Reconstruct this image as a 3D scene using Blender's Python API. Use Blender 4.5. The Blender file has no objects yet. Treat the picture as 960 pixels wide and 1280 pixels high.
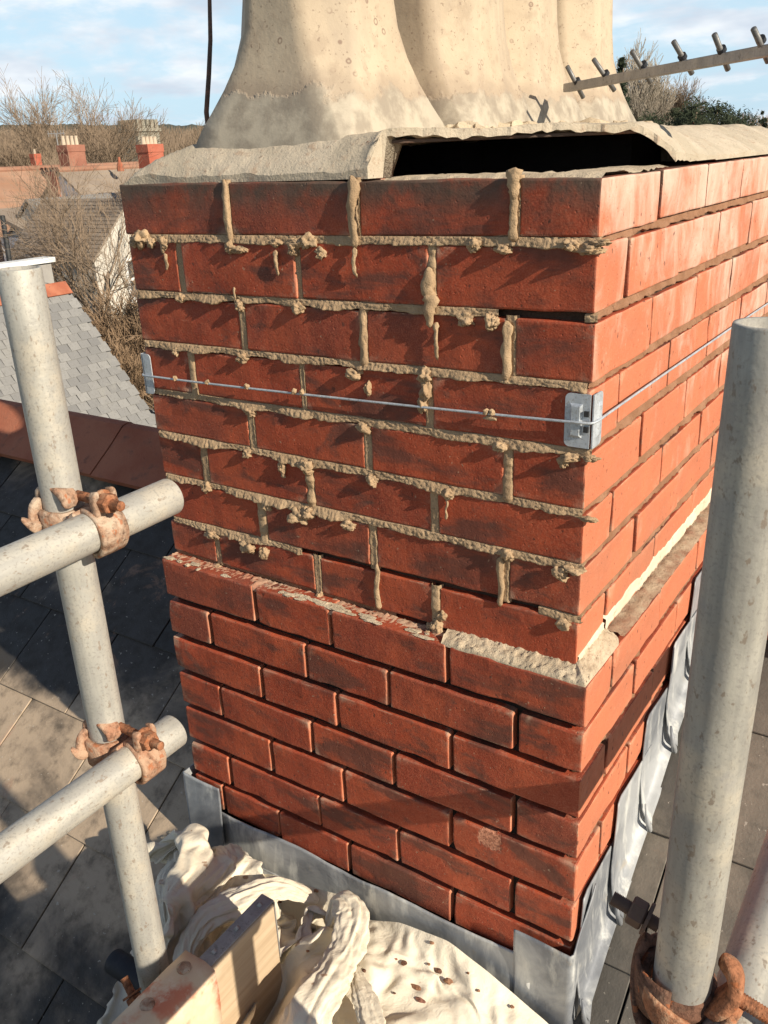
import bpy, bmesh, math, random
from mathutils import Vector, Matrix, noise
from math import sin, cos, pi, radians, sqrt, atan2

SC = bpy.context.scene
COL = SC.collection
rnd = random.Random(7)

# ------------------------------------------------------------------ camera
CAM = Vector((0.37435, -1.00495, 0.67747))
ROT = ((0.8341287951783863, 0.5501269257718014, -0.039868767163287744),
       (0.17779629944830275, -0.33659883937879065, -0.9247106018811188),
       (-0.522127981396078, 0.7642392209705796, -0.37857731597857125))
FPX = 1095.1
cd = bpy.data.cameras.new('camera'); cam = bpy.data.objects.new('camera', cd); COL.objects.link(cam)
Rt = Vector(ROT[0]); Dn = Vector(ROT[1]); Fw = Vector(ROT[2])
m3 = Matrix((Rt, -Dn, -Fw)).transposed()
cam.matrix_world = Matrix.Translation(CAM) @ m3.to_4x4()
cd.sensor_fit = 'VERTICAL'; cd.sensor_height = 24.0; cd.lens = FPX / 1280 * 24
cd.clip_start = 0.02; cd.clip_end = 9000
SC.camera = cam

def ray(px, py):
    return Rt * ((px - 480) / FPX) + Dn * ((py - 640) / FPX) + Fw
def at(px, py, d):
    return CAM + ray(px, py) * d
def onx(px, py, x):
    r = ray(px, py); return CAM + r * ((x - CAM.x) / r.x)
def ony(px, py, y):
    r = ray(px, py); return CAM + r * ((y - CAM.y) / r.y)
def onz(px, py, z):
    r = ray(px, py); return CAM + r * ((z - CAM.z) / r.z)

# ------------------------------------------------------------------ light
TRAVEL = Vector((-1.0, 0.17, -0.55)).normalized()
sun_el = math.asin(-TRAVEL.z)
sd = bpy.data.lights.new('sun', 'SUN'); so = bpy.data.objects.new('sun', sd); COL.objects.link(so)
so.rotation_euler = TRAVEL.to_track_quat('-Z', 'Y').to_euler()
so.location = (4, -2, 6)
sd.energy = 5.0; sd.angle = radians(0.53); sd.color = (1.0, 0.90, 0.74)

SC.view_settings.view_transform = 'Standard'; SC.view_settings.look = 'None'
SC.view_settings.exposure = 0.42; SC.view_settings.gamma = 1.0

W = bpy.data.worlds.new('World'); SC.world = W; W.use_nodes = True

# ------------------------------------------------------------------ node helper
class G:
    def __init__(s, nt): s.nt = nt; s.nt.nodes.clear()
    def n(s, typ, ins=None, out=0, **pr):
        nd = s.nt.nodes.new(typ)
        for k, v in pr.items(): setattr(nd, k, v)
        for k, v in (ins or {}).items():
            sk = nd.inputs[k]
            if isinstance(v, bpy.types.NodeSocket): s.nt.links.new(v, sk)
            else: sk.default_value = v
        return nd.outputs[out] if len(nd.outputs) else nd
    def pos(s): return s.n('ShaderNodeNewGeometry')
    def obj(s): return s.n('ShaderNodeTexCoord', out='Object')
    def rnd(s): return s.n('ShaderNodeObjectInfo', out='Random')
    def noise(s, sc, co=None, detail=4, rough=.55, dist=0.0):
        i = {'Scale': sc, 'Detail': detail, 'Roughness': rough, 'Distortion': dist}
        if co is not None: i['Vector'] = co
        return s.n('ShaderNodeTexNoise', i, 'Fac')
    def vor(s, sc, co=None, feature='F1', out='Distance'):
        i = {'Scale': sc}
        if co is not None: i['Vector'] = co
        return s.n('ShaderNodeTexVoronoi', i, out, feature=feature)
    def scale(s, co, v): return s.n('ShaderNodeVectorMath', {0: co, 1: v}, operation='MULTIPLY')
    def ramp(s, f, a, b, c0=0.0, c1=1.0):
        return s.n('ShaderNodeMapRange', {'Value': f, 'From Min': a, 'From Max': b, 'To Min': c0, 'To Max': c1}, interpolation_type='SMOOTHSTEP')
    def math(s, op, a, b=0.0):
        return s.n('ShaderNodeMath', {0: a, 1: b}, operation=op)
    def mix(s, f, a, b, bt='MIX'):
        def c(x): return (*x, 1) if isinstance(x, tuple) and len(x) == 3 else x
        nd = s.nt.nodes.new('ShaderNodeMix'); nd.data_type = 'RGBA'; nd.blend_type = bt
        for idx, v in ((0, f), (6, c(a)), (7, c(b))):
            if isinstance(v, bpy.types.NodeSocket): s.nt.links.new(v, nd.inputs[idx])
            else: nd.inputs[idx].default_value = v
        return nd.outputs[2]
    def xyz(s, v):
        nd = s.nt.nodes.new('ShaderNodeSeparateXYZ'); s.nt.links.new(v, nd.inputs[0]); return nd.outputs
    def bump(s, h, st, dist=.002, nrm=None):
        i = {'Height': h, 'Strength': st, 'Distance': dist}
        if nrm is not None: i['Normal'] = nrm
        return s.n('ShaderNodeBump', i)
    def out(s, col, rough=.8, nrm=None, metal=0.0, spec=.5):
        i = {'Base Color': (*col, 1) if isinstance(col, tuple) and len(col) == 3 else col, 'Roughness': rough, 'Metallic': metal, 'Specular IOR Level': spec}
        if nrm is not None: i['Normal'] = nrm
        b = s.n('ShaderNodeBsdfPrincipled', i)
        s.n('ShaderNodeOutputMaterial', {'Surface': b})
def material(name):
    m = bpy.data.materials.new(name); m.use_nodes = True
    return m, G(m.node_tree)
M = {}

# sky: Nishita with drifting thin cloud
g = G(W.node_tree)
sky = g.n('ShaderNodeTexSky', sky_type='NISHITA', sun_disc=False, sun_elevation=sun_el,
          sun_rotation=atan2(-TRAVEL.x, -TRAVEL.y), altitude=50, air_density=1.0, dust_density=1.6, ozone_density=1.0)
gen = g.n('ShaderNodeTexCoord', out='Generated')
sx = g.xyz(gen)
zz = g.math('ADD', g.math('MAXIMUM', sx[2], 0.0), .22)
elev = g.ramp(sx[2], .10, .55)
cv = g.n('ShaderNodeCombineXYZ', {'X': g.math('DIVIDE', sx[0], zz), 'Y': g.math('DIVIDE', sx[1], zz), 'Z': 0.0})
c1 = g.noise(1.25, cv, 7, .58, .4); c2 = g.noise(3.2, cv, 5, .6, .2)
cm = g.ramp(g.math('ADD', g.math('MULTIPLY', c1, .7), g.math('MULTIPLY', c2, .3)), .44, .56)
shade = g.ramp(g.noise(2.1, g.scale(cv, (1.0, 1.0, 1.0)), 4), .35, .65)
cloud = g.mix(shade, (7.0, 7.8, 9.0), (11.2, 11.5, 11.8))
cloud = g.mix(elev, cloud, (2.2, 2.5, 3.0))
blue = g.mix(.75, sky, g.mix(elev, (7.4, 10.2, 12.2), (1.0, 1.9, 3.9)))
skc = g.mix(g.math('MULTIPLY', cm, .9), blue, cloud)
bg = g.n('ShaderNodeBackground', {'Color': skc, 'Strength': .069})
g.n('ShaderNodeOutputWorld', {'Surface': bg})

# ------------------------------------------------------------------ materials
SCAR = ony(613, 1049, -.031)
def mk_brick():
    m, g = material('brick'); P = g.pos(); r = g.rnd(); p = g.xyz(P)
    nx = g.xyz(g.n('ShaderNodeNewGeometry', out='True Normal'))[0]
    n1 = g.noise(9, P, 6, .6); n2 = g.noise(60, P, 5, .65); n3 = g.noise(320, P, 3, .6)
    hue = g.mix(g.ramp(r, .15, .5), (.32, .050, .019), (.27, .042, .018))
    hue = g.mix(g.ramp(r, .6, .95), hue, (.19, .043, .025))
    base = g.mix(g.ramp(n1, .38, .66), hue, (.37, .068, .026))
    base = g.mix(g.ramp(n2, .48, .72, 0, .6), base, (.19, .046, .026))
    fine = g.noise(520, P, 2, .5)
    base = g.mix(g.ramp(fine, .40, .70, 0, .35), base, (.50, .16, .085))
    # kiss marks / firing bands, different on every brick
    k = g.noise(4.5, g.scale(P, (1, 1, 2.8)), 5, .62, .3)
    isf0 = g.ramp(nx, .4, .7, 1, .35)
    base = g.mix(g.math('MULTIPLY', g.ramp(k, .50, .62, 0, .78), isf0), base, (.10, .042, .030))
    k2 = g.noise(11, g.scale(P, (1, 1, 1.6)), 5, .7, .6)
    base = g.mix(g.math('MULTIPLY', g.ramp(k2, .56, .70, 0, .6), isf0), base, (.085, .050, .038))
    # pale mortar residue caught on worn arrises
    pt = g.n('ShaderNodeNewGeometry', out='Pointiness')
    ed = g.math('MULTIPLY', g.ramp(pt, .515, .56), g.ramp(g.noise(34, P, 5, .7), .44, .60))
    base = g.mix(g.math('MULTIPLY', ed, .8), base, (.50, .37, .26))
    # scuffs
    scf = g.noise(1, g.scale(P, (30, 30, 240)), 3, .6, 1.5)
    base = g.mix(g.math('MULTIPLY', g.ramp(scf, .66, .72, 0, .35), g.ramp(n1, .5, .6)), base, (.50, .24, .15))
    # old soot and algae along the top course
    soot = g.math('MULTIPLY', g.ramp(p[2], .585, .640), g.ramp(g.noise(11, P, 6, .65), .32, .56))
    isf = g.ramp(nx, .4, .7, 1, 0)
    base = g.mix(g.math('MULTIPLY', g.math('MULTIPLY', soot, isf), .9), base, (.085, .068, .050))
    # lime bloom on the weathered right hand face, over a painted sunlit tint
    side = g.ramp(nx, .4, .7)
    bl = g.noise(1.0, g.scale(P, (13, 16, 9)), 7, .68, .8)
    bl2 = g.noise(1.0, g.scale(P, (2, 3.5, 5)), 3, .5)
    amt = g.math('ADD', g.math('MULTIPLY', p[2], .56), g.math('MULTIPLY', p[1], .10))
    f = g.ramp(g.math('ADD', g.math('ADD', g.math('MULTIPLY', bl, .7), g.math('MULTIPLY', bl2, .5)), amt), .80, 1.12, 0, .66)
    base = g.mix(g.math('MULTIPLY', side, .40), base, (.78, .31, .165))  # whole face tinted brighter orange, sunlight put into the colour
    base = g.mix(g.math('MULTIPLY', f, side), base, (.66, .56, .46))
    # mortar specks and thin smears
    sp = g.ramp(g.noise(150, P, 2, .5), .70, .76, 0, .6)
    base = g.mix(sp, base, (.42, .30, .20))
    sp2 = g.ramp(g.noise(95, g.scale(P, (1.3, 1.3, .8)), 2, .5), .69, .73, 0, .7)
    base = g.mix(sp2, base, (.07, .03, .02))
    dist_ = g.n('ShaderNodeVectorMath', {0: P, 1: tuple(SCAR)}, 'Value', operation='DISTANCE')
    scar = g.ramp(g.math('ADD', dist_, g.math('MULTIPLY', g.noise(70, P, 5, .7), .036)), .036, .041, 1, 0)
    base = g.mix(scar, base, g.mix(g.ramp(g.noise(240, P, 4, .7), .4, .6), (.58, .26, .16), (.30, .12, .07)))
    h = g.math('ADD', g.math('MULTIPLY', n2, .6), g.math('MULTIPLY', n3, .22))
    h = g.math('SUBTRACT', h, g.math('MULTIPLY', g.ramp(g.vor(85, P), .05, .16, 1, 0), .35))
    h = g.math('SUBTRACT', h, g.math('MULTIPLY', scar, g.math('ADD', 1.2, g.noise(200, P, 4, .7))))
    g.out(base, g.ramp(n2, .3, .7, .55, .85), g.bump(h, .75, .0026), spec=.35)
    return m
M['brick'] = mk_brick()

def mk_rough(name, c0, c1, c2, sc=40, bs=.6, dist=.002, rough=.9, speck=None):
    m, g = material(name); P = g.pos()
    a = g.noise(sc * .25, P, 5, .6); b = g.noise(sc, P, 5, .65); c = g.noise(sc * 6, P, 3, .6)
    col = g.mix(g.ramp(a, .35, .65), c0, c1)
    col = g.mix(g.ramp(b, .52, .75, 0, .75), col, c2)
    if speck: col = g.mix(g.ramp(g.noise(sc * 4, P, 2, .5), .66, .72, 0, .8), col, speck)
    h = g.math('ADD', b, g.math('MULTIPLY', c, .45))
    g.out(col, rough, g.bump(h, bs, dist), spec=.25)
    return m
M['mortar'] = mk_rough('fresh_mortar', (.36, .245, .145), (.45, .315, .19), (.26, .175, .105), 90, 1.0, .0022)
M['mortar_old'] = mk_rough('raked_mortar', (.24, .12, .065), (.32, .17, .10), (.13, .07, .04), 90, 1.0, .003)
M['mortar_grey'] = mk_rough('sandy_mortar', (.45, .36, .25), (.56, .46, .33), (.28, .21, .14), 85, 1.0, .003, speck=(.2, .14, .1))
M['lime'] = mk_rough('lime_smear', (.58, .48, .35), (.66, .57, .44), (.48, .24, .14), 45, .6, .001)
M['core'] = mk_rough('painted_shade_core', (.012, .010, .009), (.018, .014, .012), (.009, .008, .007), 60, .8, .003)  # near black, the unlit flue void put into the colour
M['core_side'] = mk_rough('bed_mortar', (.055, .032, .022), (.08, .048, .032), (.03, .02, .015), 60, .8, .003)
M['flaunch'] = mk_rough('cement_flaunching', (.42, .355, .265), (.50, .425, .325), (.34, .225, .15), 45, .9, .003, speck=(.22, .17, .13))
M['iron'] = mk_rough('rusty_iron', (.34, .165, .095), (.42, .27, .17), (.20, .07, .035), 60, .8, .0015, .85)
M['iron_dusty'] = mk_rough('cement_dusted_iron', (.28, .165, .105), (.54, .42, .31), (.20, .09, .05), 110, 1.2, .0022, .85, speck=(.13, .065, .04))
M['iron_dark'] = mk_rough('dark_iron', (.10, .07, .055), (.17, .10, .07), (.28, .12, .07), 50, .8, .0012, .75)
M['wood'] = mk_rough('plain_wood', (.62, .46, .28), (.66, .50, .32), (.55, .38, .22), 30, .3, .001)
def mk_rust(name, rust, dust, amt, dark=(.07, .035, .025)):
    m, g = material(name); P = g.pos()
    a = g.noise(34, P, 6, .7, .5); b = g.noise(120, P, 5, .7); c = g.noise(500, P, 3, .6)
    col = g.mix(g.ramp(b, .42, .62), rust, tuple(v * .5 for v in rust))
    col = g.mix(g.ramp(a, .54 - amt, .76 - amt), col, dust)
    col = g.mix(g.ramp(b, .60, .68, 0, .8), col, dark)
    col = g.mix(g.ramp(g.noise(75, P, 3, .6), .60, .66, 0, .7), col, (.40, .13, .05))
    h = g.math('ADD', g.math('MULTIPLY', a, 1.2), g.math('ADD', b, g.math('MULTIPLY', c, .4)))
    g.out(col, .85, g.bump(h, .9, .0022), spec=.25)
    return m
M['iron'] = mk_rust('rusty_iron', (.36, .15, .075), (.46, .30, .19), .04)
M['iron_dusty'] = mk_rust('cement_dusted_iron', (.36, .21, .135), (.50, .38, .28), .14)
M['iron_pink'] = mk_rust('rust_stained_iron', (.38, .19, .115), (.47, .31, .21), .12)
M['iron_brown'] = mk_rust('brown_rusted_iron', (.17, .085, .055), (.30, .19, .13), .02)
M['rubber'] = mk_rough('black_plastic', (.022, .024, .030), (.03, .032, .038), (.05, .05, .055), 40, .3, .001, .6)

def mk_pot():
    m, g = material('buff_clay'); P = g.pos(); p = g.xyz(P)
    n1 = g.noise(7, P, 5, .6); n2 = g.noise(38, P, 5, .6); n3 = g.noise(260, P, 2, .6)
    c = g.mix(g.ramp(n1, .35, .65), (.44, .35, .25), (.51, .415, .30))
    c = g.mix(g.ramp(n2, .50, .68, 0, .45), c, (.33, .25, .18))
    c = g.mix(g.ramp(g.noise(1, g.scale(P, (14, 14, 3)), 5, .6, .4), .52, .68, 0, .5), c, (.36, .29, .22))
    c = g.mix(g.ramp(g.noise(190, P, 2, .5), .64, .70, 0, .6), c, (.20, .14, .10))
    v = g.vor(42, g.n('ShaderNodeVectorMath', {0: P, 1: (0, 0, 0)}, operation='ADD'))
    ring = g.math('MULTIPLY', g.ramp(v, .10, .16), g.ramp(v, .18, .24, 1, 0))
    ringm = g.math('MULTIPLY', ring, g.ramp(g.noise(11, P, 2), .48, .60))
    c = g.mix(g.math('MULTIPLY', ringm, .85), c, (.22, .15, .11))
    # cement render smeared round the foot, with an uneven upper edge
    edge = g.math('ADD', p[2], g.math('MULTIPLY', g.noise(13, P, 5, .6), -.10))
    sm = g.ramp(edge, .708, .716, 1, 0)
    cem = g.mix(g.ramp(g.noise(22, P, 6, .65), .38, .64), (.44, .385, .30), (.27, .23, .18))
    c = g.mix(g.math('MULTIPLY', sm, .9), c, cem)
    st = g.math('MULTIPLY', g.ramp(edge, .716, .745, 1, 0), g.ramp(edge, .70, .716))
    c = g.mix(g.math('MULTIPLY', st, .55), c, (.30, .23, .17))
    h = g.math('ADD', g.math('ADD', g.math('MULTIPLY', n2, .5), g.math('MULTIPLY', n3, .15)), g.math('MULTIPLY', sm, .9))
    g.out(c, .72, g.bump(h, .45, .004), spec=.3)
    return m
M['pot'] = mk_pot()

def mk_galv(name, c0, c1, dirt, streak=.5, metal=.25, dust=.6):
    m, g = material(name); O = g.obj(); P = g.pos()
    a = g.noise(1.0, g.scale(O, (60, 60, 7)), 5, .6); b = g.noise(30, O, 5, .6)
    c = g.mix(g.ramp(a, .35, .68), c0, c1)
    c = g.mix(g.ramp(g.noise(9, O, 6, .65), .50, .68, 0, dust), c, (.60, .52, .40))
    c = g.mix(g.ramp(g.noise(330, O, 2, .5), .52, .70, 0, .45), c, (.24, .22, .20))
    c = g.mix(g.ramp(g.noise(130, g.scale(O, (1, 1, .6)), 3, .6), .60, .68, 0, .7), c, dirt)
    c = g.mix(g.ramp(b, .58, .76, 0, streak), c, (.33, .31, .29))
    h = g.math('ADD', b, g.noise(180, O, 3))
    g.out(c, g.ramp(b, .3, .7, .45, .72), g.bump(h, .35, .0010), metal=metal)
    return m
M['galv'] = mk_galv('galvanised_steel', (.38, .365, .33), (.49, .465, .405), (.26, .20, .15))
M['galv_dark'] = mk_galv('weathered_galvanised_steel', (.30, .285, .255), (.42, .395, .34), (.20, .15, .11), .7)
M['alu'] = mk_galv('dull_aluminium', (.30, .295, .29), (.38, .37, .36), (.2, .19, .18), .3, .4, 0.05)
M['rod'] = mk_galv('dark_aluminium', (.12, .12, .12), (.17, .165, .16), (.08, .07, .06), .3, .3, .05)
M['zinc'] = mk_galv('bright_zinc', (.46, .50, .54), (.56, .59, .62), (.36, .38, .40), .2, .5, 0.05)

def mk_lead():
    m, g = material('lead_sheet'); P = g.pos()
    a = g.noise(6, P, 5, .6, .6); b = g.noise(1, g.scale(P, (30, 30, 9)), 5, .6); d = g.noise(22, P, 4, .6)
    c = g.mix(g.ramp(a, .35, .62), (.15, .16, .18), (.36, .37, .38))
    c = g.mix(g.ramp(b, .50, .70, 0, .8), c, (.60, .60, .57))
    c = g.mix(g.ramp(d, .60, .78, 0, .6), c, (.36, .31, .24))
    h = g.math('ADD', g.math('MULTIPLY', a, 1.0), g.math('MULTIPLY', d, .25))
    g.out(c, g.ramp(b, .3, .7, .45, .7), g.bump(h, .45, .008), metal=.15)
    return m
M['lead'] = mk_lead()

def mk_slate(name, dark, mid, dust, amt, stain=(.40, .22, .14)):
    m, g = material(name); P = g.pos(); r = g.rnd()
    n1 = g.noise(2.6, P, 6, .62, .3); n2 = g.noise(24, P, 6, .68); n3 = g.noise(220, P, 3, .6)
    c = g.mix(r, dark, mid)
    py_ = g.xyz(P)
    wide = g.math('ADD', g.ramp(py_[1], .02, .16, 0, -.26), g.ramp(py_[1], -.30, -.16, -.24, 0)) if name.startswith('dusty') else 0.0  # dust thinned up and down slope, painting the chimney and board shadows
    c = g.mix(g.ramp(g.math('ADD', g.math('ADD', n1, g.math('MULTIPLY', r, .12)), wide), .62 - amt, .84 - amt), c, dust)
    c = g.mix(g.ramp(n2, .46, .72, 0, .55), c, tuple(x * .55 for x in mid))
    c = g.mix(g.ramp(g.noise(5.5, P, 6, .7, 1.2), .60, .72, 0, .45), c, stain)
    c = g.mix(g.ramp(g.noise(110, P, 2, .5), .70, .74, 0, .55), c, (.50, .45, .38))
    h = g.math('ADD', n2, g.math('MULTIPLY', n3, .5))
    g.out(c, g.ramp(n2, .3, .7, .5, .8), g.bump(h, .5, .003), spec=.4)
    return m
M['slate'] = mk_slate('dusty_grey_slate', (.034, .031, .028), (.060, .050, .043), (.42, .32, .225), .30)
M['slate_clean'] = mk_slate('grey_slate', (.075, .068, .060), (.11, .10, .085), (.20, .17, .135), .10, (.2, .15, .11))
M['slate_far'] = mk_slate('pale_blue_grey_slate', (.17, .165, .16), (.26, .25, .235), (.24, .23, .21), .02, (.30, .28, .26))
M['terracotta'] = mk_rough('terracotta', (.32, .10, .055), (.40, .15, .085), (.15, .075, .055), 22, .8, .004)
M['far_brick'] = mk_rough('distant_brick', (.27, .11, .075), (.34, .155, .105), (.16, .08, .06), 9, .5, .02)
M['red_brick'] = mk_rough('bright_distant_brick', (.38, .10, .06), (.43, .14, .09), (.20, .07, .05), 9, .5, .02)
M['tile_grey'] = mk_rough('lichened_roof_tile', (.23, .18, .14), (.29, .235, .185), (.16, .13, .105), 2.5, .5, .03)
M['tile'] = mk_rough('brown_roof_tile', (.30, .17, .11), (.36, .22, .15), (.20, .13, .095), 2.5, .5, .03)
M['render_white'] = mk_rough('white_render', (.74, .74, .74), (.80, .79, .77), (.55, .55, .56), 2, .3, .01)
M['render_grey'] = mk_rough('grey_render', (.30, .28, .26), (.36, .34, .31), (.25, .23, .21), 2, .3, .01)
M['render_cream'] = mk_rough('cream_render', (.52, .48, .42), (.58, .54, .47), (.42, .39, .35), 2, .3, .01)
M['stone'] = mk_rough('grey_tower_stone', (.27, .25, .20), (.33, .30, .24), (.19, .18, .15), .9, .6, .05)
M['glass'] = mk_rough('dark_window_glass', (.05, .06, .07), (.06, .07, .08), (.04, .045, .05), 1, .1, .01, .2)
M['paint'] = mk_rough('white_paint', (.75, .75, .73), (.78, .77, .75), (.68, .67, .65), 2, .1, .01, .5)
M['black'] = mk_rough('black_paint', (.03, .03, .03), (.04, .04, .04), (.02, .02, .02), 10, .2, .01, .6)
M['grass'] = mk_rough('rough_grass', (.07, .08, .035), (.10, .095, .05), (.12, .10, .06), .08, .4, .1)
M['hill'] = mk_rough('wooded_hill', (.065, .072, .055), (.10, .095, .065), (.05, .055, .045), .012, .5, 3)
M['twig'] = mk_rough('winter_twigs', (.20, .145, .10), (.27, .20, .14), (.14, .10, .075), .6, .2, .01)
M['twig_pale'] = mk_rough('pale_winter_twigs', (.36, .31, .25), (.42, .36, .28), (.26, .21, .17), .8, .2, .01)
M['twig_brown'] = mk_rough('brown_brush', (.19, .125, .075), (.28, .19, .12), (.12, .08, .05), 2, .2, .01)
M['needle'] = mk_rough('dark_evergreen', (.025, .035, .02), (.045, .055, .03), (.018, .024, .015), .8, .2, .01)

def mk_cloth():
    m, g = material('cotton_dust_sheet'); P = g.pos()
    a = g.noise(5, P, 5, .6); b = g.noise(30, P, 4, .6); w = g.noise(700, P, 2, .5)
    c = g.mix(g.ramp(a, .35, .65), (.66, .585, .46), (.74, .675, .55))
    c = g.mix(g.ramp(b, .56, .74, 0, .4), c, (.55, .43, .30))
    c = g.mix(g.ramp(g.noise(38, P, 2, .5), .70, .74, 0, .8), c, (.30, .17, .10))
    cr = g.math('ABSOLUTE', g.math('SUBTRACT', g.noise(17, g.scale(P, (1, 1, 1.6)), 5, .62, 1.2), .5))
    cr2 = g.math('ABSOLUTE', g.math('SUBTRACT', g.noise(48, P, 4, .6, .8), .5))
    nr = g.bump(g.math('ADD', cr, g.math('MULTIPLY', cr2, .45)), .55, .007)
    g.out(c, .95, g.bump(g.math('ADD', g.math('MULTIPLY', w, .3), b), .4, .002, nr), spec=.12)
    return m
M['cloth'] = mk_cloth()
def mk_board():
    m, g = material('scaffold_board_timber'); P = g.pos()
    a = g.noise(1.0, g.scale(P, (60, 3, 60)), 5, .6, .3); b = g.noise(9, P, 4)
    c = g.mix(g.ramp(a, .35, .68), (.50, .385, .26), (.40, .295, .19))
    c = g.mix(g.ramp(b, .55, .75, 0, .45), c, (.58, .48, .36))
    g.out(c, .85, g.bump(a, .4, .001), spec=.2)
    return m
M['board'] = mk_board()
def mk_clip():
    m, g = material('red_painted_clip'); P = g.pos()
    b = g.noise(26, P, 6, .7); a = g.noise(14, P, 4, .6)
    c = g.mix(g.ramp(a, .46, .60), (.66, .50, .34), (.60, .22, .13))
    c = g.mix(g.ramp(b, .48, .66), c, (.70, .55, .40))
    g.out(c, .85, g.bump(b, .6, .001), spec=.2)
    return m
M['clip'] = mk_clip()

# ------------------------------------------------------------------ object helpers
def world_loc(o):
    v = Vector(o.location)
    while o.parent: o = o.parent; v = v + Vector(o.location)
    return v
def mesh_of(bm, m, smooth=False, name='m'):
    me = bpy.data.meshes.new(name); bm.to_mesh(me); bm.free()
    me.materials.append(m)
    if smooth:
        for p in me.polygons: p.use_smooth = True
    return me
def obj(name, bm, m, parent=None, smooth=False, **tags):
    """mesh made in world coordinates -> object with its origin at its own base centre"""
    vs = bm.verts
    lo = Vector((min(v.co.x for v in vs), min(v.co.y for v in vs), min(v.co.z for v in vs)))
    hi = Vector((max(v.co.x for v in vs), max(v.co.y for v in vs), max(v.co.z for v in vs)))
    c = Vector(((lo.x + hi.x) / 2, (lo.y + hi.y) / 2, lo.z))
    bmesh.ops.translate(bm, verts=bm.verts[:], vec=-c)
    me = mesh_of(bm, m, smooth, name)
    o = bpy.data.objects.new(name, me); COL.objects.link(o)
    if parent: o.parent = parent; o.location = c - world_loc(parent)
    else: o.location = c
    for k, v in tags.items(): o[k] = v
    return o
def thing(name, label, cat, loc, group=None):
    o = bpy.data.objects.new(name, None); COL.objects.link(o); o.location = loc
    o.empty_display_size = .1
    o['label'] = label; o['category'] = cat
    if group: o['group'] = group
    return o
def tag(o, label, cat, group=None):
    o['label'] = label; o['category'] = cat
    if group: o['group'] = group
    return o
def quad(bm, a, b, c, d):
    return bm.faces.new([bm.verts.new(a), bm.verts.new(b), bm.verts.new(c), bm.verts.new(d)])
def box(bm, lo, hi, bev=0.0, mat4=None, seg=1):
    b2 = bmesh.new(); bmesh.ops.create_cube(b2, size=1)
    lo = Vector(lo); hi = Vector(hi)
    for v in b2.verts: v.co = Vector(((lo[i] + hi[i]) / 2 + v.co[i] * (hi[i] - lo[i]) for i in range(3)))
    if bev: bmesh.ops.bevel(b2, geom=b2.edges[:], offset=bev, segments=seg, affect='EDGES', profile=.5)
    if mat4: bmesh.ops.transform(b2, matrix=mat4, verts=b2.verts[:])
    join(bm, b2)
def join(bm, b2):
    me = bpy.data.meshes.new('t'); b2.to_mesh(me); b2.free(); bm.from_mesh(me); bpy.data.meshes.remove(me)
def frame(axis):
    a = Vector(axis).normalized(); u = a.orthogonal().normalized(); return a, u, a.cross(u)
def tube(bm, pts, rads, seg=12, cap=True, nz=0.0, sd=0):
    rings = []
    pts = [Vector(p) for p in pts]
    u = None
    for i, p in enumerate(pts):
        t = (pts[min(i + 1, len(pts) - 1)] - pts[max(i - 1, 0)]).normalized()
        if u is None: u = t.orthogonal().normalized()
        u = (u - t * u.dot(t)).normalized(); w = t.cross(u)
        r = rads[i] if isinstance(rads, (list, tuple)) else rads
        ring = []
        for k in range(seg):
            a = 2 * pi * k / seg; rr = r
            if nz: rr *= 1 + nz * noise.noise(Vector((cos(a) * 1.3, sin(a) * 1.3, i * .35 + sd)))
            ring.append(bm.verts.new(p + (u * cos(a) + w * sin(a)) * rr))
        rings.append(ring)
    for a, b in zip(rings, rings[1:]):
        for k in range(seg):
            bm.faces.new((a[k], a[(k + 1) % seg], b[(k + 1) % seg], b[k]))
    if cap and seg > 2:
        bm.faces.new(rings[0][::-1]); bm.faces.new(rings[-1])
def lump(bm, c, rad, sd, sub=3, amp=.35, fq=2.2):
    b2 = bmesh.new(); bmesh.ops.create_icosphere(b2, subdivisions=sub, radius=1)
    for v in b2.verts:
        n = noise.noise(v.co * fq + Vector((sd * 7.3, sd * 1.7, sd))) + .5 * noise.noise(v.co * fq * 2.7 + Vector((sd, 0, 3)))
        v.co = v.co * (1 + amp * n)
        v.co = Vector((v.co.x * rad[0], v.co.y * rad[1], v.co.z * rad[2])) + Vector(c)
    join(bm, b2)
def axis_vals(a, b, r, n):
    L = b - a; vs = [a, a + r * .35, a + r]
    vs += [a + r + (L - 2 * r) * i / n for i in range(1, n)]
    return vs + [b - r, b - r * .35, b]
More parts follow.
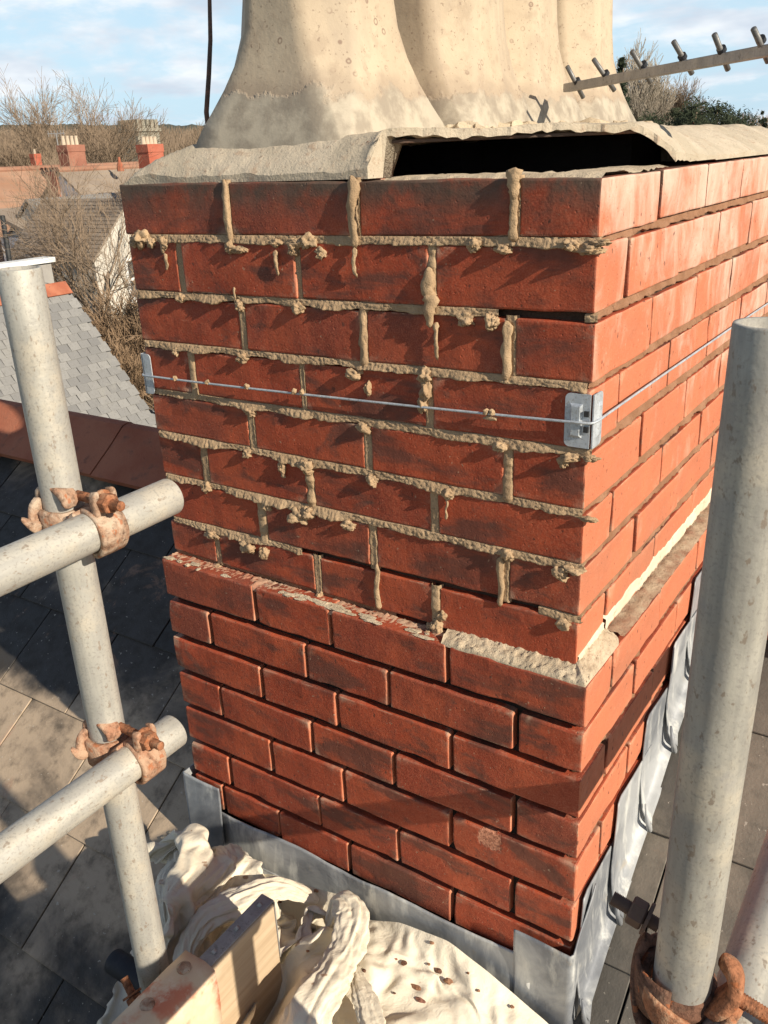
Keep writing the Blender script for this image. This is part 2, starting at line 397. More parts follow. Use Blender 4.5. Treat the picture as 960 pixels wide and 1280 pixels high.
def rough_block(bm, lo, hi, r, div, sd, zb=None, zt=None, wob=.0012, chip=.006, sub=None):
    """box with worn rounded arrises, small chips and a slightly uneven skin"""
    A = [axis_vals(lo[i], hi[i], r, div[i]) for i in range(3)]
    lo = Vector(lo); hi = Vector(hi); cen = (lo + hi) / 2
    cache = {}
    def vert(i, j, k):
        if (i, j, k) in cache: return cache[(i, j, k)]
        p = Vector((A[0][i], A[1][j], A[2][k]))
        nn = noise.noise(p * 38 + Vector((sd, 0, 0)))
        rr = r * (1 + .5 * nn)
        ch = noise.noise(p * 17 + Vector((0, sd * 3.1, 0)))
        if ch > .32: rr += chip * min(1, (ch - .32) * 5)
        q = Vector((min(max(p[x], lo[x] + rr), hi[x] - rr) for x in range(3)))
        d = p - q
        if d.length > rr: p = q + d.normalized() * rr
        dirv = (p - cen); 
        e = [dirv[x] / max(1e-6, (hi[x] - lo[x]) / 2) for x in range(3)]
        mx = max(range(3), key=lambda x: abs(e[x]))
        p[mx] += wob * noise.noise(p * 24 + Vector((sd, 5, 1))) * (1 if e[mx] > 0 else -1)
        if zb:
            t = (p.z - lo.z) / (hi.z - lo.z)
            p.z = zb(p.x) * (1 - t) + zt(p.x) * t
        cache[(i, j, k)] = bm.verts.new(p); return cache[(i, j, k)]
    n = [len(a) - 1 for a in A]
    for i in range(n[0]):
        for j in range(n[1]):
            bm.faces.new((vert(i, j, 0), vert(i, j + 1, 0), vert(i + 1, j + 1, 0), vert(i + 1, j, 0)))
            bm.faces.new((vert(i, j, n[2]), vert(i + 1, j, n[2]), vert(i + 1, j + 1, n[2]), vert(i, j + 1, n[2])))
    for i in range(n[0]):
        for k in range(n[2]):
            bm.faces.new((vert(i, 0, k), vert(i + 1, 0, k), vert(i + 1, 0, k + 1), vert(i, 0, k + 1)))
            bm.faces.new((vert(i, n[1], k), vert(i, n[1], k + 1), vert(i + 1, n[1], k + 1), vert(i + 1, n[1], k)))
    for j in range(n[1]):
        for k in range(n[2]):
            bm.faces.new((vert(0, j, k), vert(0, j, k + 1), vert(0, j + 1, k + 1), vert(0, j + 1, k)))
            bm.faces.new((vert(n[0], j, k), vert(n[0], j + 1, k), vert(n[0], j + 1, k + 1), vert(n[0], j, k + 1)))

# ------------------------------------------------------------------ the roof this stack stands in
PITCH = radians(35); CP, SP = cos(PITCH), sin(PITCH); RZ = -.614
RIDGE_Y = .70
def roofz(y):
    return RZ + y * SP / CP if y <= RIDGE_Y else RZ + (2 * RIDGE_Y - y) * SP / CP
roof = thing('slate_roof', 'dark dusty grey slate roof with a terracotta ridge, below and around the brick chimney stack', 'roof', (-.4, .7, roofz(.7)))
bm = bmesh.new()
e = .03
ys = (-2.0, RIDGE_Y, 3.4)
for (ya, yb) in ((ys[0], ys[1]), (ys[1], ys[2])):
    quad(bm, (-3.6, ya, roofz(ya) - e), (2.2, ya, roofz(ya) - e), (2.2, yb, roofz(yb) - e), (-3.6, yb, roofz(yb) - e))
obj('roof_deck', bm, M['black'], roof)
# slates, front slope: gauge 0.232, width 0.270, broken bond
def slate_mesh(w, l, t, m, name):
    bm = bmesh.new(); box(bm, (-w / 2, 0, -t), (w / 2, l, 0), .0012)
    return mesh_of(bm, m, name=name)
SL = [slate_mesh(.2665, .30, .0055, M['slate'], 'slate'), slate_mesh(.2665, .30, .0055, M['slate_clean'], 'slate_b')]
def lay_slate(me, x, s, parent, side=1, jit=1.0):
    o = bpy.data.objects.new('slate', me); COL.objects.link(o); o.parent = parent
    y = s * CP; z = RZ + s * SP
    off = .0045 + .0015 * rnd.random()
    tilt = radians(1.25 + .35 * rnd.random())
    n = Vector((0, -SP, CP)); p = Vector((x, y, z)) + n * off
    o.location = p - world_loc(parent)
    o.rotation_euler = (PITCH - tilt, radians(.25) * rnd.uniform(-1, 1), radians(.35) * rnd.uniform(-1, 1))
    return o
nsl = 0
for k in range(-8, 3):
    s0 = .065 + k * .2305 if k > -5 else .065 + k * .2305
    off = -1.598 if k % 2 == 0 else -1.463
    i0 = -8; 
    for i in range(-7, 15):
        xc = off + .135 + i * .27
        right = xc > -.2
        if right: xc += -.055 if k % 2 else .079
        if xc - .134 > -.83 and xc + .134 < .07 and s0 + .1 > -.02: continue
        if not right and xc + .134 > -.77 and s0 + .1 > -.02: xc -= 0
        if s0 < -1.5: continue
        # only what can be seen from the scaffold
        if not (xc < 1.2 and xc > -3.4): continue
        lay_slate(SL[1 if right else 0], xc, s0, roof); nsl += 1
# far slope: one joined sheet of slates
bm = bmesh.new()
for k in range(10):
    for i in range(20):
        x = -3.4 + i * .27 + (.135 if k % 2 else 0); s = .1 + k * .23
        y0 = RIDGE_Y + s * CP; y1 = y0 + .22; z0 = roofz(y0); z1 = roofz(y1)
        if -.8 < x + .13 < .03 and y1 < 1.32: continue
        quad(bm, (x, y0, z0 + .002), (x + .266, y0, z0 + .002), (x + .266, y1, z1 + .007), (x, y1, z1 + .007))
obj('slates_beyond_ridge', bm, M['slate_clean'], roof, kind='stuff')
# ridge tiles: angled terracotta, lying along x
def ridge_tile_mesh(L, m, w=.165, rise=.115, t=.014):
    bm = bmesh.new()
    prof = [(-w, 0), (-w * .5, rise * .52), (-.018, rise * .97), (0, rise), (.018, rise * .97), (w * .5, rise * .52), (w, 0)]
    inner = [(a * (1 - t / w), b - t * 1.25) for a, b in prof]
    ring = prof + inner[::-1]
    vs = [[bm.verts.new((x, a, b)) for a, b in ring] for x in (-L / 2, -L / 2 + .004, L / 2 - .004, L / 2)]
    for q in (vs[0], vs[3]):
        for v in q: pass
    n = len(ring)
    for A, B in zip(vs, vs[1:]):
        for k in range(n): bm.faces.new((A[k], A[(k + 1) % n], B[(k + 1) % n], B[k]))
    for q, fl in ((vs[0], 1), (vs[3], 0)):
        for k in range(6):
            f = [q[k], q[k + 1], q[n - 2 - k], q[n - 1 - k]]
            bm.faces.new(f if fl else f[::-1])
    bmesh.ops.recalc_face_normals(bm, faces=bm.faces[:])
    return mesh_of(bm, m, name='ridge_tile')
RT = ridge_tile_mesh(.452, M['terracotta'])
for i, x in enumerate([-1.04, -1.497, -1.954, -2.411, -2.868, -3.325, .255, .712, 1.169]):
    o = bpy.data.objects.new('ridge_tile', RT); COL.objects.link(o); o.parent = roof
    o.location = Vector((x, RIDGE_Y, roofz(RIDGE_Y) - .045 + rnd.uniform(-.002, .002))) - world_loc(roof)
    o.rotation_euler = (rnd.uniform(-.01, .01), 0, rnd.uniform(-.006, .006))
# mortar and lath scraps where the apron meets the slates at the left corner
bm = bmesh.new()
for i in range(26):
    p = Vector((rnd.uniform(-.86, -.70), rnd.uniform(-.085, -.045), 0)); p.z = roofz(p.y) + .008
    lump(bm, p, (rnd.uniform(.006, .016), rnd.uniform(.004, .009), rnd.uniform(.003, .008)), i, 1, .5)
for i in range(14):
    p = Vector((rnd.uniform(-.80, -.62), rnd.uniform(-.12, -.05), 0)); p.z = roofz(p.y) + .012
    d = Vector((rnd.uniform(-1, 1), rnd.uniform(-.6, .6), .1)).normalized() * .02
    tube(bm, [p - d, p + d], .002, 4)
obj('mortar_droppings', bm, M['mortar_grey'], roof, kind='stuff')

# ------------------------------------------------------------------ chimney stack
DEPTH = 1.30
stack = thing('chimney_stack', 'tall red brick chimney stack with fresh sandy mortar in its upper courses', 'chimney', (-.39, .62, RZ + .1))
# course tables measured on the real wall: (z of brick tops at the left end, right end), bricks along the front
TOP = {1: (.649, .643), 2: (.563, .569), 3: (.474, .481), 4: (.391, .398), 5: (.309, .313), 6: (.234, .231), 7: (.154, .153), 8: (.072, .076),
       9: (.006, -.001), 10: (-.079, -.078), 11: (-.158, -.156), 12: (-.236, -.236), 13: (-.315, -.313), 14: (-.398, -.396), 15: (-.478, -.478), 16: (-.557, -.557)}
FR = {1: [(-.796, -.572), (-.561, -.345), (-.331, -.111), (-.098, .002)],
      2: [(-.789, -.684), (-.671, -.446), (-.438, -.226), (-.215, .001)],
      3: [(-.793, -.566), (-.554, -.339), (-.328, -.115), (-.101, .003)],
      4: [(-.790, -.687), (-.674, -.454), (-.447, -.235), (-.223, .001)],
      5: [(-.788, -.570), (-.556, -.343), (-.329, -.115), (-.102, .000)],
      6: [(-.787, -.687), (-.671, -.458), (-.444, -.231), (-.218, .001)],
      7: [(-.778, -.568), (-.550, -.342), (-.329, -.119), (-.105, .000)],
      8: [(-.786, -.678), (-.667, -.456), (-.443, -.232), (-.218, .000)],
      9: [(-.790, -.572), (-.565, -.409), (-.402, -.192), (-.185, .028)],
      10: [(-.791, -.689), (-.681, -.466), (-.461, -.300), (-.294, -.080), (-.071, .027)],
      11: [(-.793, -.575), (-.567, -.408), (-.401, -.188), (-.181, .027)],
      12: [(-.789, -.685), (-.679, -.469), (-.462, -.297), (-.290, -.080), (-.072, .027)],
      13: [(-.786, -.571), (-.563, -.405), (-.399, -.191), (-.183, .028)],
      14: [(-.785, -.686), (-.678, -.464), (-.460, -.295), (-.289, -.080), (-.071, .026)],
      15: [(-.786, -.714), (-.708, -.568), (-.564, -.404), (-.397, -.190), (-.182, .026)]}
GAP = {1: .010, 2: .011, 3: .011, 4: .011, 5: .011, 6: .011, 7: .010, 8: .008}
XL = -.79
def zline(k, below=False):
    a, b = TOP[k]
    return lambda x: a + (b - a) * (x - XL) / (0 - XL)
def btm(k):
    t = zline(k + 1); gp = GAP.get(k, .0122)
    return lambda x: t(x) + gp
def plane_y(k): return 0.0 if k <= 8 else -.031
bjit = {}
for k, row in FR.items():
    for i, (x0, x1) in enumerate(row):
        bm = bmesh.new(); y0 = plane_y(k) + rnd.uniform(-.0012, .0012)
        if k == 2: y0 -= .0015
        last = i == len(row) - 1
        depth = .103
        if last and k % 2 == 1 and k <= 8: depth = .215
        if last and k >= 9 and k % 2 == 0: depth = .213
        if last and k in (9, 11, 13, 15): depth = .100
        zt, zb = zline(k), btm(k)
        n = max(3, int((x1 - x0) / .02))
        tilt = rnd.uniform(-.0012, .0012)
        zt2 = (lambda f, t, c: (lambda x: f(x) + t * (x - c) / .1))(zt, tilt, (x0 + x1) / 2)
        zb2 = (lambda f, t, c: (lambda x: f(x) + t * (x - c) / .1))(zb, tilt * .6, (x0 + x1) / 2)
        lo = (x0, y0, zb((x0 + x1) / 2)); hi = (x1, y0 + depth, zt((x0 + x1) / 2))
        rough_block(bm, lo, hi, .0035 if k > 8 else .003, (n, max(2, int(depth / .03)), 4), k * 3.7 + i * 1.3, zb2, zt2,
                    wob=.0016, chip=.005 if k > 8 else .003)
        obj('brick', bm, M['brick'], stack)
# right hand face
for k in range(1, 16):
    up = k <= 8
    xf = 0.001 if up else .027
    long_first = (k % 2 == 1) if up else (k % 2 == 0)
    gx = .0035 if up else .002
    y = (.2245 if long_first else .1115) if up else (.191 if long_first else .078)
    zt, zb = zline(k)(0), btm(k)(0)
    while y < DEPTH - .03:
        L = .2165 if y + .2165 < DEPTH else DEPTH - y
        if zt > roofz(y + L / 2) - .02 or y > RIDGE_Y:
            bm = bmesh.new(); xx = xf + rnd.uniform(-.0015, .0018)
            rough_block(bm, (xx - .10, y + rnd.uniform(-.001, .001), zb + gx + rnd.uniform(-.0008, .0008)), (xx, y + L, zt + rnd.uniform(-.0015, .001)),
                        .003, (2, max(3, int(L / .03)), 4), 50 + k * 2.3 + y * 9, wob=.0014, chip=.004)
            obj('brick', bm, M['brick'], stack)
        y += L + (.0065 if up else .009)
# left and back faces, out of sight from the scaffold boards
bm = bmesh.new()
for k in range(1, 13):
    zt, zb = zline(k)(XL), btm(k)(XL)
    y = .108 if k % 2 else .22
    while y < DEPTH - .03:
        L = min(.2165, DEPTH - y)
        box(bm, (XL, y, zb), (XL + .1, y + L, zt), .003); y += L + .009
    x = XL + .11 + (.1 if k % 2 else 0)
    while x < -.12:
        box(bm, (x, DEPTH - .1, zb), (min(x + .2165, -.102), DEPTH, zt), .003); x += .2255
obj('brick_courses_behind', bm, M['brick'], stack, kind='stuff')
# inside: bedding recessed behind the faces, then black boxes painting the shaded flue void
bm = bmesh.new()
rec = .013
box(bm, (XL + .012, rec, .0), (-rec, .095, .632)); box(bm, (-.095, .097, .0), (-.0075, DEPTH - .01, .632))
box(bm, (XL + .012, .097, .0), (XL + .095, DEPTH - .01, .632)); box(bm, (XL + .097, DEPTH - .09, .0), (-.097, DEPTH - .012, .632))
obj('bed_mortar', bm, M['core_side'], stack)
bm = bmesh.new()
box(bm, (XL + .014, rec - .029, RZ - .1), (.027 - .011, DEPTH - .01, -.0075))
obj('bed_mortar', bm, mk_rough('raked_out_bed', (.020, .014, .011), (.032, .022, .016), (.012, .009, .008), 60, .8, .003), stack)  # darkened bed paints the shade deep in the lower joints
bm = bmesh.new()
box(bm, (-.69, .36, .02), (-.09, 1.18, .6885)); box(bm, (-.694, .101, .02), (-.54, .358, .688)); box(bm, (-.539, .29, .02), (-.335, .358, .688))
obj('flue_void_shade', bm, M['core'], stack)

# -------- mortar squeezed out of the beds of the front face
def bed_ribbon(bm, x0, x1, zt, zb, yf, P, H, sd, step=.0028, ridge=1.0, ripple=.013, rip_amp=.45, face=0):
    step = step * (.6 if face == 0 else 1)
    """face 0: on a plane y=yf looking to -y ; face 1: plane x=yf looking to +x (x0,x1 run along y)"""
    n = max(4, int((x1 - x0) / step)); m = 9; rows = []
    ph = 0
    for i in range(n + 1):
        x = x0 + (x1 - x0) * i / n
        a = noise.noise(Vector((x * 22, sd, 0))); b = noise.noise(Vector((x * 75, sd * 2, 3))); c = noise.noise(Vector((x * 9, sd, 8)))
        ph += step / ripple * 2 * pi * max(.15, 1 + 1.5 * noise.noise(Vector((x * 26, 1, sd))))
        saw = (ph / (2 * pi)) % 1.0
        pr = P * .80 * (1 + .9 * a + .45 * b) * (1 - rip_amp * .5 * saw * ridge * (.4 + .6 * abs(c) * 2))
        hh = H * (1 + .30 * c + .28 * a + .16 * b)
        endf = min(1, i / 4, (n - i) / 4)
        pr = max(pr * (1 + .16 * noise.noise(Vector((x * 240, 2, sd))) + .2 * noise.noise(Vector((x * 110, 4, sd)))), .0004) * (.25 + .75 * endf)
        if face == 0 and P > .004: pr *= max(.12, min(1.3, .75 + 1.6 * noise.noise(Vector((x * 13, sd, 21))))); hh *= .92 + .25 * noise.noise(Vector((x * 13, sd, 21)))
        top = zt(x); bot = zb(x)
        mid = (top + bot) / 2
        rr = []
        for j in range(m + 1):
            v = j / m
            prof = -.35 + 1.45 * v ** .75 if v < .93 else .9
            z = top - v * ((top - bot) + (hh - (top - bot)) * v)
            o = pr * prof + .0016 * noise.noise(Vector((x * 200, v * 5, sd))) + .0012 * noise.noise(Vector((x * 420, v * 12, sd))) - (.010 if j in (0, m) else 0)
            rr.append(bm.verts.new((x, yf - o, z) if face == 0 else (yf + o, x, z)))
        rows.append(rr)
    for A, B in zip(rows, rows[1:]):
        for j in range(m):
            f = (A[j], A[j + 1], B[j + 1], B[j])
            bm.faces.new(f if face == 0 else f[::-1])
BEDS = {1: (-.782, .004, .0062, .0150), 2: (-.785, -.125, .0050, .0142), 3: (-.786, -.004, .0054, .0142), 4: (-.784, .006, .0062, .0148),
        5: (-.782, -.002, .0056, .0144), 6: (-.780, .004, .0066, .0152), 7: (-.776, -.478, .0052, .0144)}
for k, (a, b, P_, H_) in BEDS.items():
    bm = bmesh.new()
    t = btm(k); u = zline(k + 1)
    bed_ribbon(bm, a, b, (lambda x, t=t: t(x) + .001), (lambda x, u=u: u(x) - .0015), .000, P_, H_, k * 5.1)
    obj('mortar_bed', bm, M['mortar'], stack, smooth=True)
# thin smear at the right end of bed 6 and 7
for (k, a, b, P_, H_) in ((7, -.060, .003, .003, .012), (2, -.012, .004, .002, .012), (8, -.784, -.30, .0005, .009)):
    bm = bmesh.new(); t = btm(k); u = zline(k + 1)
    bed_ribbon(bm, a, b, (lambda x, t=t: t(x)), (lambda x, u=u: u(x)), .002 if k != 8 else .004, P_, H_, k * 3.3 + a, rip_amp=.2)
    obj('mortar_bed', bm, M['mortar_old'] if k == 8 else M['mortar'], stack, smooth=True)
# upright joints
def perp_ribbon(bm, x, z0, z1, w, P, sd, yf=0.0, lean=0.0):
    n = int(abs(z1 - z0) / .0026); m = 7; rows = []
    for i in range(n + 1):
        z = z1 + (z0 - z1) * i / n
        a = noise.noise(Vector((z * 60, sd, 0))); b = noise.noise(Vector((z * 160, sd, 4)))
        ww = w * (1 + .25 * a); pr = P * (.7 + .9 * a + .5 * b)
        rr = []
        for j in range(m + 1):
            u = j / m
            prof = -.25 + 1.2 * abs(2 * u - 1) ** 2 if P < .003 else sin(pi * u) ** .5
            o = pr * prof + .0009 * noise.noise(Vector((z * 260, u * 6, sd))) - (.008 if j in (0, m) else 0)
            rr.append(bm.verts.new((x + lean * (z1 - z) + (u - .5) * ww + .0012 * b, yf - o, z)))
        rows.append(rr)
    for A, B in zip(rows, rows[1:]):
        for j in range(m): bm.faces.new((A[j], B[j], B[j + 1], A[j + 1]))
for k in range(1, 9):
    row = FR[k]
    for i in range(len(row) - 1):
        xa, xb = row[i][1], row[i + 1][0]; xc = (xa + xb) / 2
        bm = bmesh.new()
        fat = (k + i) % 3
        perp_ribbon(bm, xc, zline(k + 1)(xc) + .004, zline(k)(xc) + .004, (xb - xa) + .004, [.0018, .0042, .0026][fat], k * 7 + i * 2.9, .001)
        obj('mortar_joint', bm, M['mortar'], stack, smooth=True)
# lumps, snots and drips: (photo-measured position on the wall, half width, half height, how far proud)
LUMPS = [  # x, z on front face, rx, rz, ry
    (-.757, .561, .020, .013, .014), (-.735, .556, .008, .008, .008), (-.707, .555, .008, .013, .006), (-.565, .552, .012, .010, .009), (-.548, .549, .016, .006, .008),
    (-.478, .559, .010, .006, .008), (-.446, .553, .008, .012, .010), (-.440, .560, .016, .007, .009), (-.418, .562, .012, .010, .009),
    (-.398, .548, .009, .009, .008), (-.160, .562, .010, .010, .009), (-.118, .558, .012, .006, .008), (-.030, .565, .010, .007, .012), (-.008, .560, .018, .006, .010), (.004, .568, .012, .004, .008),
    (-.685, .472, .010, .008, .006), (-.560, .466, .008, .009, .008), (-.446, .468, .011, .010, .008), (-.170, .470, .012, .009, .008), (-.133, .470, .009, .012, .009),
    (-.712, .384, .006, .009, .006), (-.566, .386, .012, .010, .008), (-.353, .381, .012, .010, .009), (-.234, .390, .010, .010, .009),
    (-.330, .362, .006, .010, .007), (-.232, .370, .009, .016, .010), (-.240, .350, .007, .012, .008),
    (-.560, .300, .012, .009, .008), (-.340, .302, .013, .009, .008), (-.119, .306, .010, .008, .008), (-.022, .306, .012, .006, .010), (-.030, .298, .007, .009, .007),
    (-.575, .228, .010, .008, .008), (-.503, .216, .006, .013, .008), (-.453, .224, .014, .012, .012), (-.330, .222, .010, .009, .008), (-.200, .224, .012, .008, .008),
    (-.680, .150, .010, .010, .008), (-.545, .140, .010, .009, .008), (-.477, .136, .018, .013, .013), (-.456, .147, .012, .012, .010), (-.380, .140, .014, .008, .009), (-.106, .150, .010, .010, .008), (-.028, .142, .012, .012, .010), (-.010, .150, .016, .006, .010),
    (-.680, .062, .016, .009, .009), (-.595, .056, .016, .012, .012), (-.560, .053, .010, .012, .010), (-.235, -.008, .010, .020, .010), (-.222, .012, .010, .016, .012), (-.212, .030, .007, .008, .008), (-.020, .064, .012, .008, .008),
    (-.676, .000, .010, .008, .008), (-.655, -.004, .014, .005, .008), (-.448, .002, .006, .010, .006),
    (.006, .308, .010, .004, .007), (.008, .226, .012, .004, .006)]
for i, (x, z, rx, rz, ry) in enumerate(LUMPS):
    z += .0055 if z > .05 else 0
    bm = bmesh.new(); lump(bm, (x, -ry * .1, z), (rx * .95, ry, rz * .9), i + 3.1, 4, .6, 1.35)
    for j in range(2):
        lump(bm, (x + rnd.uniform(-.7, .7) * rx, -ry * .3, z - rz * rnd.uniform(0, .6)), (rx * .45, ry * .6, rz * .45), i + j * 31.7, 3, .7, 2.0)
    obj('mortar_lump', bm, M['mortar'], stack, smooth=True)
DRIPS = [  # x, z top, z bottom, r top, r bottom, y out
    (-.338, .652, .560, .0085, .0050, .010), (-.338, .562, .522, .0035, .0028, .014), (-.330, .615, .585, .0015, .0012, .012),
    (-.566, .652, .560, .0050, .0052, .005), (-.224, .540, .500, .0050, .0120, .008), (-.222, .505, .462, .0115, .0040, .012), (-.213, .470, .420, .0040, .0022, .011),
    (-.105, .655, .620, .0090, .0055, .007), (-.105, .640, .572, .0055, .0052, .005), (-.477, .555, .520, .0040, .0018, .011), (-.567, .500, .470, .0022, .0018, .006),
    (-.112, .478, .400, .0065, .0055, .004), (-.334, .475, .400, .0045, .0050, .003), (-.203, .222, .190, .0018, .0018, .006), (-.215, .010, -.035, .0045, .0015, .012),
    (-.706, .545, .520, .004, .002, .006), (-.500, .225, .205, .004, .003, .009), (-.117, .150, .070, .0050, .0045, .003), (-.330, .090, .010, .0045, .0052, .003)]
for i, (x, z0, z1, r0, r1, yo) in enumerate(DRIPS):
    bm = bmesh.new(); n = 12
    pts = []; rr = []
    for j in range(n + 1):
        t = j / n
        pts.append((x + .0030 * noise.noise(Vector((t * 2.5, i, 0))), -yo * (.5 + .5 * sin(pi * (t * .8 + .1))), z0 + (z1 - z0) * t))
        rr.append((r0 + (r1 - r0) * t) * (1 + .35 * noise.noise(Vector((t * 5, i * 3, 2)))) * (1 if j not in (0, n) else .35))
    tube(bm, pts, rr, 14, True, .6, i * 3.3)
    for v in bm.verts: v.co.y = v.co.y * .62; v.co += Vector((noise.noise(v.co * 150), noise.noise(v.co * 150 + Vector((9, 0, 0))), noise.noise(v.co * 150 + Vector((0, 9, 0))))) * .0016
    obj('mortar_drip', bm, M['mortar'], stack, smooth=True)

# -------- right hand face beds and joints: raked, sandy
for k in range(1, 15):
    if k == 8: continue
    up = k <= 7; xf = (.001 if up else .027)
    bm = bmesh.new(); t, u = btm(k)(0), zline(k + 1)(0)
    ya = .004 if up else -.02
    yb = DEPTH - .02 if up else RIDGE_Y + .1
    bed_ribbon(bm, ya, yb, (lambda x, t=t: t + .005), (lambda x, u=u: u - .0004), xf - (.0058 if up else .009), .0048, .0150, 40 + k, step=.006, rip_amp=.12, face=1)
    obj('mortar_bed', bm, M['mortar_old'], stack, smooth=True)
# lime smear under the lowest set-back course, right side
bm = bmesh.new()
bed_ribbon(bm, .105, DEPTH - .05, lambda y: .038 + .009 * noise.noise(Vector((y * 16, 0, 0))) + .004 * noise.noise(Vector((y * 60, 0, 0))), lambda y: .013, .0022, .0008, .028, 71, step=.006, rip_amp=.15, face=1)
obj('lime_smear', bm, M['lime'], stack, smooth=True)
bm = bmesh.new()
bed_ribbon(bm, .004, .10, lambda y: .030 - .08 * (.1 - y) , lambda y: .009, .0016, .0008, .014, 72, step=.004, rip_amp=.1, face=1)
obj('lime_smear', bm, M['lime'], stack, smooth=True)
# ledge on the right: crumbly bed left on the wider courses
bm = bmesh.new(); rows = []
for i in range(240):
    y = .118 + i * (DEPTH - .2) / 240
    r = []
    for j in range(7):
        x = -.004 + .031 * j / 6
        h = .0055 * (1 - (j / 6) ** 3) + .0035 * noise.noise(Vector((x * 260, y * 190, 2))) + .003 * noise.noise(Vector((x * 90, y * 60, 5)))
        r.append(bm.verts.new((x, y, .001 + max(-.003, h))))
    rows.append(r)
for A, B in zip(rows, rows[1:]):
    for j in range(6): bm.faces.new((A[j], A[j + 1], B[j + 1], B[j]))
obj('bedding_crumbs', bm, mk_rough('crumbly_bed', (.30, .17, .11), (.42, .32, .22), (.16, .08, .05), 110, 1.0, .004), stack, smooth=True)
# fillet of mortar on the front ledge and round the corner
def fillet(bm, pts, sd):
    """pts: list of (outer point, inner point) with heights; builds a sloping rough skin"""
    rows = []
    for i in range(len(pts) - 1):
        (a0, b0), (a1, b1) = pts[i], pts[i + 1]
        L = (Vector(a1) - Vector(a0)).length; n = max(2, int(L / .003))
        for q in range(n if i < len(pts) - 2 else n + 1):
            t = q / n; A = Vector(a0).lerp(Vector(a1), t); B = Vector(b0).lerp(Vector(b1), t); r = []
            r.append(bm.verts.new(A + Vector((0, 0, -.006))))
            for j in range(10):
                p = A.lerp(B, j / 9)
                p.z += .0030 * noise.noise(Vector((p.x * 90, p.y * 90, sd))) + .0034 * noise.noise(Vector((p.x * 210, p.y * 210, sd))) + .0022 * noise.noise(Vector((p.x * 480, p.y * 480, sd))) + .0012 * sin(pi * j / 9)
                r.append(bm.verts.new(p))
            rows.append(r)
    for A, B in zip(rows, rows[1:]):
        for j in range(10): bm.faces.new((A[j], B[j], B[j + 1], A[j + 1]))
bm = bmesh.new()
fillet(bm, [((-.200, -.029, .003), (-.205, .004, .010)), ((-.185, -.030, .004), (-.185, .004, .012)), ((.0, -.029, .003), (-.004, .004, .012)), ((.0245, -.0285, .003), (-.002, .002, .014)), ((.0255, .03, .003), (-.002, .04, .016)), ((.0255, .100, .003), (-.002, .100, .020)), ((.020, .112, .001), (-.002, .112, .012))], 4)
bmesh.ops.recalc_face_normals(bm, faces=bm.faces[:])
obj('mortar_fillet', bm, M['mortar_grey'], stack, smooth=True)
# spalled edges and pale flakes along the front ledge, left half
bm = bmesh.new()
for i in range(34):
    x = rnd.uniform(-.785, -.21); lump(bm, (x, -.026 + rnd.uniform(-.003, .012), zline(9)(x) + .001), (rnd.uniform(.004, .02), rnd.uniform(.003, .006), rnd.uniform(.001, .0028)), i * 1.9, 2, .6)
obj('mortar_crumbs', bm, M['mortar_grey'], stack, kind='stuff')
bm = bmesh.new()
fillet(bm, [((-.784, -.0285, .0030), (-.784, .003, .0065)), ((-.60, -.0285, .0010), (-.60, .003, .0045)), ((-.40, -.0285, -.0015), (-.40, .003, .0025)), ((-.205, -.0285, -.003), (-.205, .003, .003))], 14)
bmesh.ops.recalc_face_normals(bm, faces=bm.faces[:])
obj('mortar_film', bm, mk_rough('pinkish_mortar', (.40, .19, .12), (.50, .34, .23), (.26, .09, .05), 35, 1.0, .002), stack, smooth=True)
# ------------------------------------------------------------------ top: flaunching
def patch(bm, grid):
    V = [[bm.verts.new(p) for p in r] for r in grid]
    for A, B in zip(V, V[1:]):
        for j in range(len(A) - 1): bm.faces.new((A[j], A[j + 1], B[j + 1], B[j]))
    return V
def flaunch_z(x, y):
    """cement slope from the brick edge up to the pot feet"""
    dx = min(x - (XL + .01), 0.0 - x, ); dy = min(y + .0, DEPTH - y)
    d = min(dx * 1.0, dy * 1.9)
    base = .6495 + .0515 * min(1, max(0, d) / .10) ** .75
    if x > -.335 and y < .5:
        k = min(1, (x + .335) / .02) * min(1, max(0, (.5 - y) / .15)) * (1 if x > -.315 else min(1, y / .05)); sl = .7035 - .047 * max(0, 1 - max(0, .0 - x) / .055) ** 1.3
        base = base * (1 - k) + max(base, sl) * k
    return base + .006 * noise.noise(Vector((x * 9, y * 9, 1))) + .0022 * noise.noise(Vector((x * 60, y * 60, 3)))
def hole(x, y):
    if y > .3: return False
    # broken-away corner: in front of the line from (-.318,.0) to (0,.265)
    return x > -.318 and (y < .040 + (x + .318) * .76 + (.02 if x > -.02 else 0) + .004 * noise.noise(Vector((x * 40, y * 40, 9))))
bm = bmesh.new()
def hole_edge(x):
    if x < -.3181: return .003 + .004 * (noise.noise(Vector((x * 16, 0, 0))) + .4)
    return .040 + (x + .318) * .80 + .005 * noise.noise(Vector((x * 45, 1, 9))) + .003 * noise.noise(Vector((x * 140, 1, 9)))
xs = [XL + .004 + (-.3184 - XL - .004) * i / 60 for i in range(61)] + [-.318 + .314 * i / 60 for i in range(61)]
NYF = 110; topg = []; lowg = []
for x in xs:
    y0 = hole_edge(x); a_ = []; b_ = []
    for j in range(NYF + 1):
        y = y0 + (DEPTH - .004 - y0) * (j / NYF) ** 1.35
        z = flaunch_z(x, y); a_.append(Vector((x, y, z)))
        zl = max(.6490, z - (.010 + .004 * noise.noise(Vector((x * 70, y * 70, 3))))) if (x > -.318 and y < .5) or (x > -.62 and .065 < y < .5) else .6475
        b_.append(Vector((x, y, min(zl, z - .002))))
    topg.append(a_); lowg.append(b_)
patch(bm, [r[::-1] for r in topg]); patch(bm, lowg)
n_ = len(xs)
